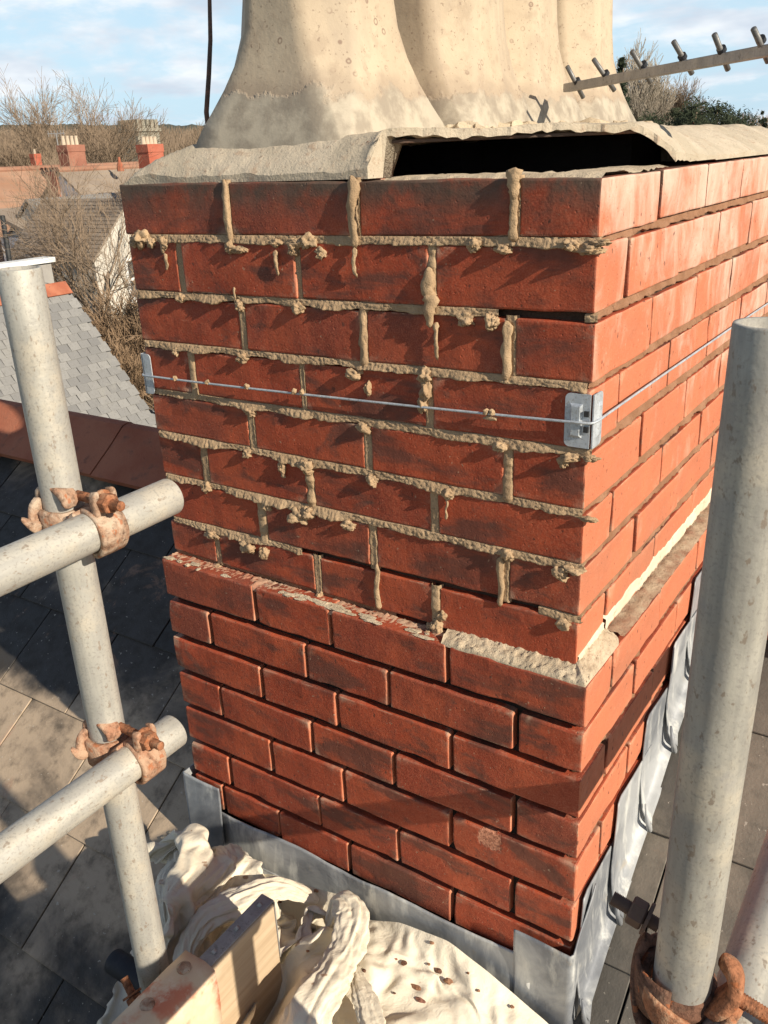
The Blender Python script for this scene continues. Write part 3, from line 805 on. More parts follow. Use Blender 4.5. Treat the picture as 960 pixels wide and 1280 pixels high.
for i in range(n_ - 1):
    quad(bm, topg[i][0], lowg[i][0], lowg[i + 1][0], topg[i + 1][0]); quad(bm, topg[i + 1][-1], lowg[i + 1][-1], lowg[i][-1], topg[i][-1])
for j in range(NYF):
    quad(bm, topg[-1][j], lowg[-1][j], lowg[-1][j + 1], topg[-1][j + 1]); quad(bm, topg[0][j + 1], lowg[0][j + 1], lowg[0][j], topg[0][j])
bmesh.ops.recalc_face_normals(bm, faces=bm.faces[:])
obj('flaunching', bm, M['flaunch'], stack, smooth=True)
# slate bedded under the cement: its edge shows above the opening
bm = bmesh.new()
box(bm, (-.322, .050, .6890), (.055, .075, .6935), .0008, Matrix.Translation((-.322, .047, 0)) @ Matrix.Rotation(radians(38), 4, 'Z') @ Matrix.Translation((.302, -.047, 0)))
obj('bedding_slate', bm, M['iron_dark'], stack)
# bedding left on the brick tops beside the opening
bm = bmesh.new(); G1 = []
for i in range(60):
    x = -.30 + .298 * i / 59
    G1.append([(x, y, (.6455 if j in (0,) else .648) + .0035 * max(-.4, noise.noise(Vector((x * 90, y * 90, 4)))) - (.004 if j in (0, 4) else 0)) for j, y in enumerate((.006, .02, .05, .08, .1))])
patch(bm, G1)
G1 = []
for i in range(36):
    y = .10 + .17 * i / 35
    G1.append([(x, y, .6475 + .0035 * max(-.4, noise.noise(Vector((x * 90, y * 90, 4)))) - (.003 if j in (0, 4) else 0)) for j, x in enumerate((-.1, -.08, -.05, -.02, -.006))])
patch(bm, G1)
bmesh.ops.recalc_face_normals(bm, faces=bm.faces[:])
obj('bedding_mortar', bm, M['mortar_grey'], stack, smooth=True)
# rubble of mortar along the pot feet on the sunny side
bm = bmesh.new()
for i in range(70):
    t = rnd.random(); y = .30 + .86 * t; x = -.385 + .03 * t + rnd.uniform(.0, .05)
    s = rnd.uniform(.008, .021) * (1 if rnd.random() > .1 else 1.5)
    lump(bm, (x, y, flaunch_z(x, y) + .003), (s, s * 1.2, s * .8), i * 2.3, 2, .6)
obj('mortar_rubble', bm, M['mortar_grey'], stack, kind='stuff')

# ------------------------------------------------------------------ pots
def pot(cx, cy, tw, label, jit=0.0, hs=1.0):
    root = thing('chimney_pot', label, 'chimney pot', (cx, cy, .69), 'buff clay pots on the stack')
    prof = [(.000, .150, .010), (.014, .147, .014), (.030, .143, .018), (.055, .136, .028), (.085, .1285, .040), (.12, .1215, .052), (.16, .1165, .060), (.21, .1135, .064), (.27, .1115, .0645), (.36, .1095, .064), (.46, .108, .063), (.56, .107, .0626)]
    bm = bmesh.new(); rings = []
    for (z, h, c) in prof:
        h2 = min(1, max(0, z - .02) / .15); h = h * (1 - h2 * (1 - hs)); c *= 1 - h2 * .05
        pts = [(h - c, -h), (h, -h + c), (h, h - c), (h - c, h), (-h + c, h), (-h, h - c), (-h, -h + c), (-h + c, -h)]
        # rounded octagon: subdivide each side and ease the corners
        ring = []
        N = 6
        for a in range(8):
            p0 = Vector((*pts[a], 0)); p1 = Vector((*pts[(a + 1) % 8], 0))
            for s in range(N):
                t = s / N; p = p0.lerp(p1, t)
                rr = p.length; hr = min(1, z / .3)
                tgt = h * 1.045
                p = p.lerp(p.normalized() * tgt, .04 * hr)
                p += Vector((noise.noise(Vector((p.x * 9, p.y * 9, z * 6 + cy * 5))), noise.noise(Vector((p.y * 9, p.x * 9, z * 6 + cy * 9))), 0)) * .0022
                ring.append(p)
        rings.append((z, ring))
    V = [[bm.verts.new((p.x + cx, p.y + cy, .69 + z)) for p in ring] for z, ring in rings]
    n = len(V[0])
    for A, B in zip(V, V[1:]):
        for k in range(n): bm.faces.new((A[k], A[(k + 1) % n], B[(k + 1) % n], B[k]))
    bmesh.ops.rotate(bm, cent=(cx, cy, 0), matrix=Matrix.Rotation(jit, 3, 'Z'), verts=bm.verts[:])
    o = obj('pot_body', bm, M['pot'], root, smooth=True)
    # rim with a dark bore, above the frame
    bm = bmesh.new(); N = 40; prr = [(.107, .555), (.125, .565), (.130, .585), (.130, .615), (.122, .63), (.098, .63), (.092, .60), (.092, .10)]
    R = [[bm.verts.new((cx + r * hs * cos(2 * pi * k / N), cy + r * hs * sin(2 * pi * k / N), .69 + z)) for k in range(N)] for r, z in prr]
    for A, B in zip(R, R[1:]):
        for k in range(N): bm.faces.new((A[k], A[(k + 1) % N], B[(k + 1) % N], B[k]))
    obj('pot_rim', bm, M['pot'], root, smooth=True)
    return root
pot(-.528, .195, 0, 'nearest and largest-looking buff clay chimney pot, cement smeared round its square foot', 0, .93)
pot(-.500, .492, 0, 'second buff clay chimney pot from the front, spotted with small dark rings', .02, .97)
pot(-.502, .745, 0, 'third buff clay chimney pot from the front, behind the spotted one', -.02, .93)
pot(-.490, 1.025, 0, 'farthest buff clay chimney pot, behind the end of the aerial boom', .015, .90)

# ------------------------------------------------------------------ lead flashings (parts of the stack)
def sheet(name, fn, nu, nv, parent, m, thick=.0022, flip=False):
    bm = bmesh.new(); V = [[bm.verts.new(fn(i / nu, j / nv)) for j in range(nv + 1)] for i in range(nu + 1)]
    for A, B in zip(V, V[1:]):
        for j in range(nv):
            f = (A[j], A[j + 1], B[j + 1], B[j]); bm.faces.new(f[::-1] if flip else f)
    bm.normal_update()
    bmesh.ops.solidify(bm, geom=bm.faces[:], thickness=thick)
    return obj(name, bm, m, parent, smooth=True)
def dent(x, y, z, a=1.0):
    return a * (.0042 * noise.noise(Vector((x * 7, y * 7, z * 9))) + .0009 * noise.noise(Vector((x * 22, y * 22, z * 18))))
FY = -.031
def apron(u, v):
    x = -.735 + .70 * u; z0 = -.534; zr = roofz(FY - .02) + .01
    if v < .62:
        t = v / .62; z = z0 + (zr - z0) * t; y = FY - .006 - .006 * t
    else:
        t = (v - .62) / .38; y = FY - .012 - .16 * t; z = roofz(y) + .014
    return Vector((x, y + dent(x, 0, z, 1.6) - .002, z + (0 if v < .62 else dent(x, y, 0) + .004)))
sheet('lead_apron', apron, 70, 24, stack, M['lead'], flip=True)
def corner_l(u, v):   # wraps the front-left arris
    zt = -.470
    if u < .3: x = XL - .012; y = FY - .014 + .14 * (1 - u / .3); 
    else: x = XL - .012 + .098 * (u - .3) / .7; y = FY - .014
    zb = roofz(max(y, FY)) + .004 - .012 * min(1, max(0, (u - .3) / .7)) * 1.2
    z = zt + (zb - zt) * v
    return Vector((x - (dent(0, y, z) if u < .3 else 0), y - .004 * v + (dent(x, 1, z) if u >= .3 else 0) - .002, z))
sheet('lead_corner', corner_l, 34, 22, stack, M['lead'], flip=True)
def corner_r(u, v):
    rr = .010
    s = u * (.100 + .075)
    if s < .098: x = -.068 + s; y = FY - .012
    else: x = .031; y = FY - .012 + (s - .098)
    zt = -.478 + (0 if s < .098 else (s - .098) * 1.05)
    zb = roofz(max(y, FY)) - .002 if s >= .098 else roofz(FY) - .02
    z = zt + (zb - zt) * v
    a = 1.5
    return Vector((x + (dent(0, y, z, a) if s > .098 else 0) + .003, y + (dent(x, 2, z, a) if s <= .098 else 0) - .003 * v, z))
sheet('lead_corner', corner_r, 44, 22, stack, M['lead'], flip=True)
STEPS = [(-.008, .165, -.394), (.128, .305, -.311), (.262, .425, -.234), (.385, .545, -.154), (.500, .665, -.076), (.620, .80, .002)]
for i, (ya, yb, zt) in enumerate(STEPS):
    def fn(u, v, ya=ya, yb=yb, zt=zt, i=i):
        y = ya + (yb - ya) * u
        zb = roofz(y) + .004
        z = zt + (zb - zt) * v
        x = .0305 + .0016 * (i % 2) + .010 * max(0, (v - .55) / .45) ** 1.5
        if u < .12:   # free front edge curls away and has a little ear at the foot
            x += .003 * (1 - u / .12) + .010 * max(0, v - .6) * (1 - u / .12)
        x += dent(2 + i, y, z, .5)
        if v > .93: x += .014 * (v - .93) / .07; 
        return Vector((x + .001, y - .022 * v * (1 - u), z))
    sheet('step_flashing', fn, 24, 18, stack, M['lead'])
    bm = bmesh.new()
    yy = ya - .020
    tube(bm, [(.048, yy, roofz(yy) + .055), (.056, yy - .010, roofz(yy) + .030), (.060, yy - .006, roofz(yy) + .008), (.052, yy + .02, roofz(yy + .02) + .004)], [.002, .0042, .0050, .002], 8)
    obj('lead_fold', bm, M['lead'], stack, smooth=True)

# ------------------------------------------------------------------ wire and corner plates round the stack
tie = thing('wire_tie', 'thin steel wire strained round the brick stack over two galvanised corner plates', 'wire', (0, 0, .32))
def corner_plate(cx, sgn, zc, w1, w2, name='corner_plate'):
    bm = bmesh.new(); t = .0018
    # rounded plate folded round the arris; face on the front then on the side
    hh = .0345
    def add(u0, u1, f):
        N = 12; prof = []
        for k in range(4):
            a0 = [(u1, hh, 0), (u0, hh, 1), (u0, -hh, 2), (u1, -hh, 3)][k]
        pts = []
        r = .007
        for (cu, cz, st_) in ((u1, hh, 0), (u0, hh, 1), (u0, -hh, 2), (u1, -hh, 3)):
            inner = (cu == 0)
            if inner: pts.append((cu, cz)); continue
            su = -1 if cu > min(u0, u1) else 1; sz = -1 if cz > 0 else 1
            arc = []
            for q in range(5):
                a = pi / 2 * q / 4
                arc.append((cu + su * r * (1 - sin(a)), cz + sz * r * (1 - cos(a))))
            # order so outline stays continuous
            pts += arc if (st_ in (1, 3)) == (su > 0) else arc[::-1]
        return pts
    def plate(L, f):
        r = .007
        pts = [(0, hh), (0, -hh)]
        pts += [(L - r + r * sin(a), -hh + r - r * cos(a)) for a in [pi / 2 * q / 5 for q in range(6)]]
        pts += [(L - r + r * cos(a), hh - r + r * sin(a)) for a in [pi / 2 * q / 5 for q in range(6)]]
        vo = [bm.verts.new(f(u, z, t)) for u, z in pts]; vi = [bm.verts.new(f(u, z, 0)) for u, z in pts]
        bm.faces.new(vo); bm.faces.new(vi[::-1])
        for k in range(len(pts)): bm.faces.new((vo[k], vi[k], vi[(k + 1) % len(pts)], vo[(k + 1) % len(pts)]))
        # pressed rib
        if L > .02:
            b2 = bmesh.new()
            q0, q1 = .30 * L, .80 * L
            ins = [(q0, .022), (q0, -.022), (q1, -.022), (q1, .022)]
            a = [b2.verts.new(f(u, z, t + .0001)) for u, z in ins]
            b = [b2.verts.new(f(u + (.003 if u < .5 * L else -.003), z * .84, t + .003)) for u, z in ins]
            for k in range(4): b2.faces.new((a[k], a[(k + 1) % 4], b[(k + 1) % 4], b[k]))
            b2.faces.new(b); join(bm, b2)
    plate(w1, lambda u, z, o: (cx - sgn * u, -.0025 - o, zc + z))
    plate(w2, lambda u, z, o: (cx + sgn * (.0025 + o), u - .0035, zc + z))
    bmesh.ops.recalc_face_normals(bm, faces=bm.faces[:])
    return obj(name, bm, M['zinc'], tie)
corner_plate(.003, 1, .361, .033, .030)
corner_plate(-.7925, -1, .345, .018, .030)
bm = bmesh.new()
WZ = .361
pts = []
for i in range(31):
    t = i / 30; x = -.792 + .797 * t
    pts.append((x, -.0085 - .001 * sin(t * 9), .343 + (.361 - .343) * t - .003 * sin(pi * t)))
pts += [(.0085, -.006, .3615), (.011, .004, .362), (.0105, .03, .3622), (.0085, .3, .360), (.0080, .7, .357), (.010, 1.0, .355), (.008, DEPTH, .353)]
tube(bm, [(-.797, .5, .343), (-.799, .02, .343), (-.798, -.004, .343)] + pts, .0018, 8)
obj('wire', bm, M['zinc'], tie, smooth=True)
bm = bmesh.new()
for x in (-.713, -.64, -.555, -.46, -.445, -.137, -.128):
    lump(bm, (x, -.010, .343 + .018 * (x + .79) / .79 + .001), (.0045, .004, .0045), x * 9, 2, .6)
lump(bm, (-.130, -.010, .351), (.010, .0025, .003), 5, 2, .6)
obj('mortar_crumbs', bm, M['mortar'], tie, kind='stuff')
bm = bmesh.new()
for z in (.352, .372):
    box(bm, (-.004, -.0075, z - .004), (.002, -.0045, z + .003))
obj('slot', bm, M['black'], tie)

# ------------------------------------------------------------------ scaffold
def steel_tube(name, a, b, label, cat='scaffold tube', m='galv', r=.02415, group='scaffold tubes'):
    a = Vector(a); b = Vector(b); L = (b - a).length
    bm = bmesh.new(); S = 40
    prof = [(r - .0005, 0), (r, .0012)] + [(r, .0012 + (L - .0024) * i / 24) for i in range(1, 24)] + [(r, L - .0012), (r - .0005, L), (r - .0038, L), (r - .004, L - .09)]
    prof = [(r - .004, .09), (r - .0038, 0)] + prof
    V = [[bm.verts.new((q * cos(2 * pi * k / S), q * sin(2 * pi * k / S), z)) for k in range(S)] for q, z in prof]
    for A, B in zip(V, V[1:]):
        for k in range(S): bm.faces.new((A[k], A[(k + 1) % S], B[(k + 1) % S], B[k]))
    bm.faces.new(V[0]); bm.faces.new(V[-1][::-1])
    me = mesh_of(bm, M[m], True, name)
    o = bpy.data.objects.new(name, me); COL.objects.link(o); o.location = a
    o.rotation_mode = 'QUATERNION'; o.rotation_quaternion = (b - a).to_track_quat('Z', 'Y')
    tag(o, label, cat, group); return o
VL = at(24, 340, .96)
steel_tube('scaffold_tube', (VL.x, VL.y, -1.05), (VL.x, VL.y, VL.z + .004), 'upright galvanised scaffold tube on the left, crossed by two level tubes', group='upright scaffold tubes')
XH = -.452
h1z = .275; h2z = -.058
steel_tube('scaffold_tube', (XH, -1.25, h1z - .002), (XH, -.283, h1z + .003), 'upper of the two level scaffold tubes clamped to the left upright', group='level scaffold tubes')
steel_tube('scaffold_tube', (XH, -1.35, h2z - .006), (XH, -.335, h2z + .004), 'lower of the two level scaffold tubes clamped to the left upright', group='level scaffold tubes')
ra = at(857, 1192, .745); rb = at(967, 404, .545)
dr = (ra - rb).normalized()
steel_tube('scaffold_tube', ra + dr * .75, rb, 'upright weathered scaffold tube on the right, in front of the sunny brick face', m='galv_dark', group='upright scaffold tubes')
R2A = Vector((.312, -1.1, -.027)); R2B = Vector((.308, .34, -.027))
steel_tube('scaffold_tube', R2A, R2B, 'level grey scaffold tube at the bottom right corner, running behind the right upright', m='galv_dark', group='level scaffold tubes')

def arc_band(bm, c, axis, outd, a0, a1, ri, ro, w, seg=22, wf=None):
    axis = Vector(axis).normalized(); outd = Vector(outd); outd = (outd - axis * outd.dot(axis)).normalized(); side = axis.cross(outd)
    V = []
    for i in range(seg + 1):
        a = a0 + (a1 - a0) * i / seg; d = outd * cos(a) + side * sin(a)
        ww = (wf(i / seg) if wf else 1) * w / 2
        b = .0022
        V.append([bm.verts.new(Vector(c) + d * q + axis * h) for q, h in ((ri, -ww), (ro - b, -ww), (ro, -ww + b), (ro, ww - b), (ro - b, ww), (ri, ww))])
    for A, B in zip(V, V[1:]):
        for k in range(6): bm.faces.new((A[k], A[(k + 1) % 6], B[(k + 1) % 6], B[k]))
    bm.faces.new(V[0][::-1]); bm.faces.new(V[-1])
def bolt(bm_t, bm_n, p, d, L, r=.0062, nut_at=.5, hexr=.0125, hexh=.014):
    p = Vector(p); d = Vector(d).normalized(); n = 60
    pts = [p + d * (L * i / n) for i in range(n + 1)]
    th = [r * (1.0 if i % 2 else .86) for i in range(n + 1)]
    tube(bm_t, pts, th, 12)
    a, u, w = frame(d); c = p + d * L * nut_at
    rings = []
    for h, q in ((0, .88), (.0015, 1), (hexh - .0015, 1), (hexh, .88)):
        rings.append([bm_n.verts.new(c + a * h + (u * cos(k * pi / 3) + w * sin(k * pi / 3)) * hexr * q) for k in range(6)])
    for A, B in zip(rings, rings[1:]):
        for k in range(6): bm_n.faces.new((A[k], A[(k + 1) % 6], B[(k + 1) % 6], B[k]))
    bm_n.faces.new(rings[0][::-1]); bm_n.faces.new(rings[-1])
    # washer flange
    tube(bm_n, [c - a * .004, c - a * .001], hexr * 1.18, 20)
def hook(bm, pts, w, t, nrm):
    """forged flat iron bent along pts (spline), width w across nrm, rounded edges"""
    nrm = Vector(nrm).normalized(); P = [Vector(p) for p in pts]; W_ = list(w) if isinstance(w, (list, tuple)) else [w] * len(P)
    Q = []; WW = []; K = 5
    for i in range((len(P) - 1) * K + 1):
        tt = i / K; k = min(int(tt), len(P) - 2); f = tt - k
        p0, p1, p2, p3 = P[max(k - 1, 0)], P[k], P[k + 1], P[min(k + 2, len(P) - 1)]
        Q.append(.5 * ((2 * p1) + (p2 - p0) * f + (2 * p0 - 5 * p1 + 4 * p2 - p3) * f * f + (-p0 + 3 * p1 - 3 * p2 + p3) * f ** 3))
        e_ = min(1, (i + .6) / 3, ((len(P) - 1) * K - i + .6) / 3) ** .5
        WW.append((W_[k] * (1 - f) + W_[k + 1] * f) * e_)
    V = []; N = 20
    for i, p in enumerate(Q):
        tn = (Q[min(i + 1, len(Q) - 1)] - Q[max(i - 1, 0)]).normalized(); o = tn.cross(nrm).normalized()
        ring = []
        for q in range(N):
            a = 2 * pi * q / N; ca, sa = cos(a), sin(a)
            ring.append(bm.verts.new(p + nrm * (abs(ca) ** .5 * (1 if ca > 0 else -1)) * WW[i] / 2 + o * (abs(sa) ** .6 * (1 if sa > 0 else -1)) * t / 2))
        V.append(ring)
    for A, B in zip(V, V[1:]):
        for k in range(N): bm.faces.new((A[k], A[(k + 1) % N], B[(k + 1) % N], B[k]))
    bm.faces.new(V[0][::-1]); bm.faces.new(V[-1])
def roughen(bm, a=.0008, f=90, sd=0):
    for v in bm.verts: v.co += Vector((noise.noise(v.co * f + Vector((sd, 0, 0))), noise.noise(v.co * f + Vector((0, sd, 9))), noise.noise(v.co * f + Vector((4, 0, sd))))) * a
def right_angle_coupler(z, label, mt, sd):
    root = thing('scaffold_coupler', label, 'coupler', (XH - .02, VL.y, z), 'couplers on the left upright')
    rT = .0245
    # saddle between the tubes
    bm = bmesh.new(); box(bm, (VL.x + .012, VL.y - .021, z - .020), (XH - .014, VL.y + .021, z + .020), .004, seg=2)
    arc_band(bm, (VL.x, VL.y, z), (0, 0, 1), (1, 0, 0), -1.2, 1.2, rT, .031, .046)
    arc_band(bm, (XH, VL.y, z), (0, 1, 0), (-1, 0, 0), -1.2, 1.2, rT, .031, .046)
    roughen(bm, sd=sd); obj('saddle', bm, mt, root, smooth=False)
    # strap over the level tube: hinged below, bolted above
    bm = bmesh.new(); c = Vector((XH, VL.y + .004, z))
    arc_band(bm, c, (0, 1, 0), (1, 0, 0), -1.95, 1.55, rT, .0315, .040, 26, lambda t: 1 - .22 * abs(2 * t - 1) ** 2)
    roughen(bm, .0010, 70, sd); obj('strap', bm, mt, root, smooth=True)
    # ear standing up from the strap, slotted for the swing bolt
    bm = bmesh.new()
    for s in (-1, 1):
        hook(bm, [(XH + .014, VL.y + .004 + s * .0125, z + .024), (XH + .016, VL.y + .004 + s * .0125, z + .034), (XH + .017, VL.y + .004 + s * .0125, z + .045), (XH + .016, VL.y + .004 + s * .011, z + .054)], .009, .011, (0, 1, 0))
    box(bm, (XH + .010, VL.y - .008, z + .022), (XH + .020, VL.y + .016, z + .034), .003)
    roughen(bm, .0010, 80, sd); obj('strap_ear', bm, mt, root, smooth=True)
    bt, bn = bmesh.new(), bmesh.new()
    bolt(bt, bn, (XH - .040, VL.y + .004, z + .039), (1, -.04, .02), .092, nut_at=.66)
    obj('bolt', bt, M['iron'], root, smooth=True); obj('nut', bn, M['iron'], root)
    # strap round the upright with a curled ear at the back of the level tube
    bm = bmesh.new(); c = Vector((VL.x, VL.y, z + .004))
    arc_band(bm, c, (0, 0, 1), (-.35, -.9, 0), -2.0, 1.75, rT, .0315, .040, 26, lambda t: 1 - .2 * abs(2 * t - 1) ** 2)
    roughen(bm, .0010, 70, sd + 2); obj('strap', bm, mt, root, smooth=True)
    bm = bmesh.new()
    pts = [(VL.x + .004 + .024 * cos(a) , VL.y - .010, z + .036 + .016 * sin(a)) for a in [pi * 1.15 - i * pi * 1.25 / 12 for i in range(13)]]
    hook(bm, pts, .024, .009, (0, 1, 0)); hook(bm, [(VL.x - .014, VL.y - .030, z + .008), (VL.x - .016, VL.y - .028, z + .022), (VL.x - .014, VL.y - .022, z + .038)], .022, .009, (0, 1, 0))
    roughen(bm, .0012, 80, sd + 5); obj('hooked_ear', bm, mt, root, smooth=True)
    bm = bmesh.new(); hook(bm, [(VL.x - .010, VL.y - .030, z + .004), (VL.x - .014, VL.y - .040, z + .008), (VL.x - .020, VL.y - .046, z + .018)], [.018, .014, .007], .009, (0, .3, 1))
    roughen(bm, .0012, 80, sd + 8); obj('cleat', bm, mt, root, smooth=True)
right_angle_coupler(h1z, 'cement-dusted coupler with a rusty nut where the upper level tube crosses the upright', M['iron_dusty'], 1)
right_angle_coupler(h2z, 'rust-stained coupler where the lower level tube crosses the upright', M['iron_pink'], 4)

# coupler at the foot of the right upright
rc = at(846, 1222, .765); ax = -dr
root = thing('scaffold_coupler', 'rusty brown coupler clamping the right upright to the tube in the bottom right corner', 'coupler', rc)
u_ = (CAM - rc); u_ = (u_ - ax * u_.dot(ax)).normalized(); s_ = ax.cross(u_)   # u_: towards viewer, s_: sideways
if s_.dot(Rt) < 0: s_ = -s_
def L(a, b, c): return rc + s_ * a + u_ * b + ax * c
bm = bmesh.new(); arc_band(bm, rc - ax * .010, ax, u_, -2.6, 2.6, .0247, .033, .030, 34); arc_band(bm, rc - ax * .004, ax, -s_, -.9, 1.5, .032, .036, .042, 14)
roughen(bm, .001, 70, 3); obj('strap', bm, M['iron_brown'], root, smooth=True)
bm = bmesh.new(); hook(bm, [L(-.026, .016, .006), L(-.016, .031, -.006), L(.002, .037, -.016), L(.020, .034, -.028), L(.028, .030, -.050)], [.020, .026, .030, .030, .022], .008, ax)
tube(bm, [L(.012, .040, -.021), L(.013, .048, -.023)], [.009, .006], 14)
roughen(bm, .0008, 80, 3); obj('hinge_flap', bm, M['iron'], root, smooth=True)
bm = bmesh.new(); hook(bm, [L(.026, .010, -.012), L(.038, .014, .004), L(.047, .012, .022), L(.042, .008, .036), L(.032, .004, .040)], [.030, .030, .026, .022, .014], .012, u_)
hook(bm, [L(.030, .016, -.044), L(.036, .018, -.026), L(.042, .016, -.008), L(.050, .014, .006)], [.020, .030, .034, .02], .010, u_)
roughen(bm, .0012, 60, 6); obj('hooked_ear', bm, M['iron'], root, smooth=True)
bt, bn = bmesh.new(), bmesh.new(); bolt(bt, bn, L(.044, .010, .012), (s_ * 1.0 - ax * .32 + u_ * .1), .075, nut_at=.80, r=.0066)
obj('bolt', bt, M['iron'], root, smooth=True); obj('nut', bn, M['iron_dark'], root)
bt, bn = bmesh.new(), bmesh.new(); bolt(bt, bn, L(-.020, -.012, .040), (-s_ * 1.0 + ax * .25 - u_ * .15), .044, nut_at=.30, r=.0066)
obj('bolt', bt, M['iron_dark'], root, smooth=True); obj('nut', bn, M['iron_dark'], root)
bm = bmesh.new(); hook(bm, [L(-.027, -.010, .026), L(-.034, -.006, .010), L(-.034, 0, -.014), L(-.026, .012, -.036), L(-.010, .024, -.052), L(.012, .03, -.066)], [.016, .024, .03, .032, .03, .024], .008, u_)
roughen(bm, .0008, 80, 9); obj('swing_arm', bm, M['iron_brown'], root, smooth=True)
bm = bmesh.new()
lump(bm, L(.055, -.005, -.045), (.022, .02, .022), 3, 3, .12)
obj('saddle', bm, M['iron_dark'], root, smooth=True)

# working platform the toe board stands on (unseen under the sheet, added to shade the roof)
for i, lb in enumerate(('unseen timber scaffold board added under the dust sheet, against the toe board', 'unseen timber scaffold board added under the dust sheet, nearer the brick corner')):
    bm = bmesh.new(); x0_ = -.443 + i * .228; box(bm, (x0_, -1.9, -.742), (x0_ + .225, -.26, -.704), .002)
    tag(obj('scaffold_board', bm, M['board'], None), lb, 'board', 'scaffold boards of the working platform')
# toe board with hoop-iron end, clip and stub tube
BX = -.405
board = thing('toe_board', 'pale timber scaffold toe board on edge with a grey hoop-iron band on its end', 'board', (BX - .02, -.5, -.66))
e0 = onx(345, 1130, BX)
ztop = -.444
bm = bmesh.new(); box(bm, (BX - .029, -1.9, ztop - .225), (BX, -.229, ztop), .002); obj('plank', bm, M['board'], board)
bm = bmesh.new()
box(bm, (BX - .0305, -.372, ztop - .001), (BX - .004, -.225, ztop + .0022), .0008)
box(bm, (BX - .030, -.2285, ztop - .12), (BX - .001, -.2262, ztop + .001), .0006)
for yy in (-.245, -.30, -.35): tube(bm, [(BX - .016, yy, ztop + .001), (BX - .020, yy, ztop + .0045)], .0045, 12)
roughen(bm, .0015, 40, 2)
obj('end_band', bm, M['alu'], board)
clip = thing('toe_board_clip', 'red and buff painted steel clip over the toe board under the left upright', 'clip', (BX, -.47, ztop))
bm = bmesh.new()
G1 = []
for i in range(14):
    y = -.62 + .245 * i / 13; r = []
    for j in range(12):
        t = j / 11
        if t < .35: x = BX - .052 + .052 * t / .35; z = ztop + .007
        else: x = BX + .004 + .002 * sin((t - .35) * 8); z = ztop + .005 - (t - .35) / .65 * .15
        z += .003 * noise.noise(Vector((x * 30, y * 30, 0)))
        r.append((x, y, z))
    G1.append(r)
patch(bm, G1); bm.normal_update(); bmesh.ops.solidify(bm, geom=bm.faces[:], thickness=-.004)
bmesh.ops.recalc_face_normals(bm, faces=bm.faces[:])
obj('clip_plate', bm, M['clip'], clip, smooth=True)
for (yy) in (-.400, -.472):
    bm = bmesh.new(); tube(bm, [(BX - .030, yy, ztop + .006), (BX - .030, yy, ztop + .013), (BX - .030, yy, ztop + .015)], [.011, .011, .007], 16)
    tube(bm, [(BX - .030, yy, ztop + .006), (BX - .030, yy, ztop + .009)], .015, 18)
    obj('rivet', bm, M['iron_dusty'], clip, smooth=False)
pa = ony(150, 1206, -.352)
steel_tube('stub_tube', Vector((BX - .040, pa.y, pa.z)), pa + Vector((-.016, .0, 0)), 'short black plastic-capped tube stub sticking out behind the toe board clip', m='rubber', r=.0215, group=None)
bt, bn = bmesh.new(), bmesh.new()
q0 = at(155, 1222, 1.32)
bolt(bt, bn, q0, Vector((.75, -.2, -.62)), .07, nut_at=.42, r=.0065)
bo = thing('clip_bolt', 'orange rusty bolt and nut on the stub tube beside the clip', 'bolt', q0)
obj('bolt', bt, M['iron'], bo, smooth=True); obj('nut', bn, M['iron'], bo)

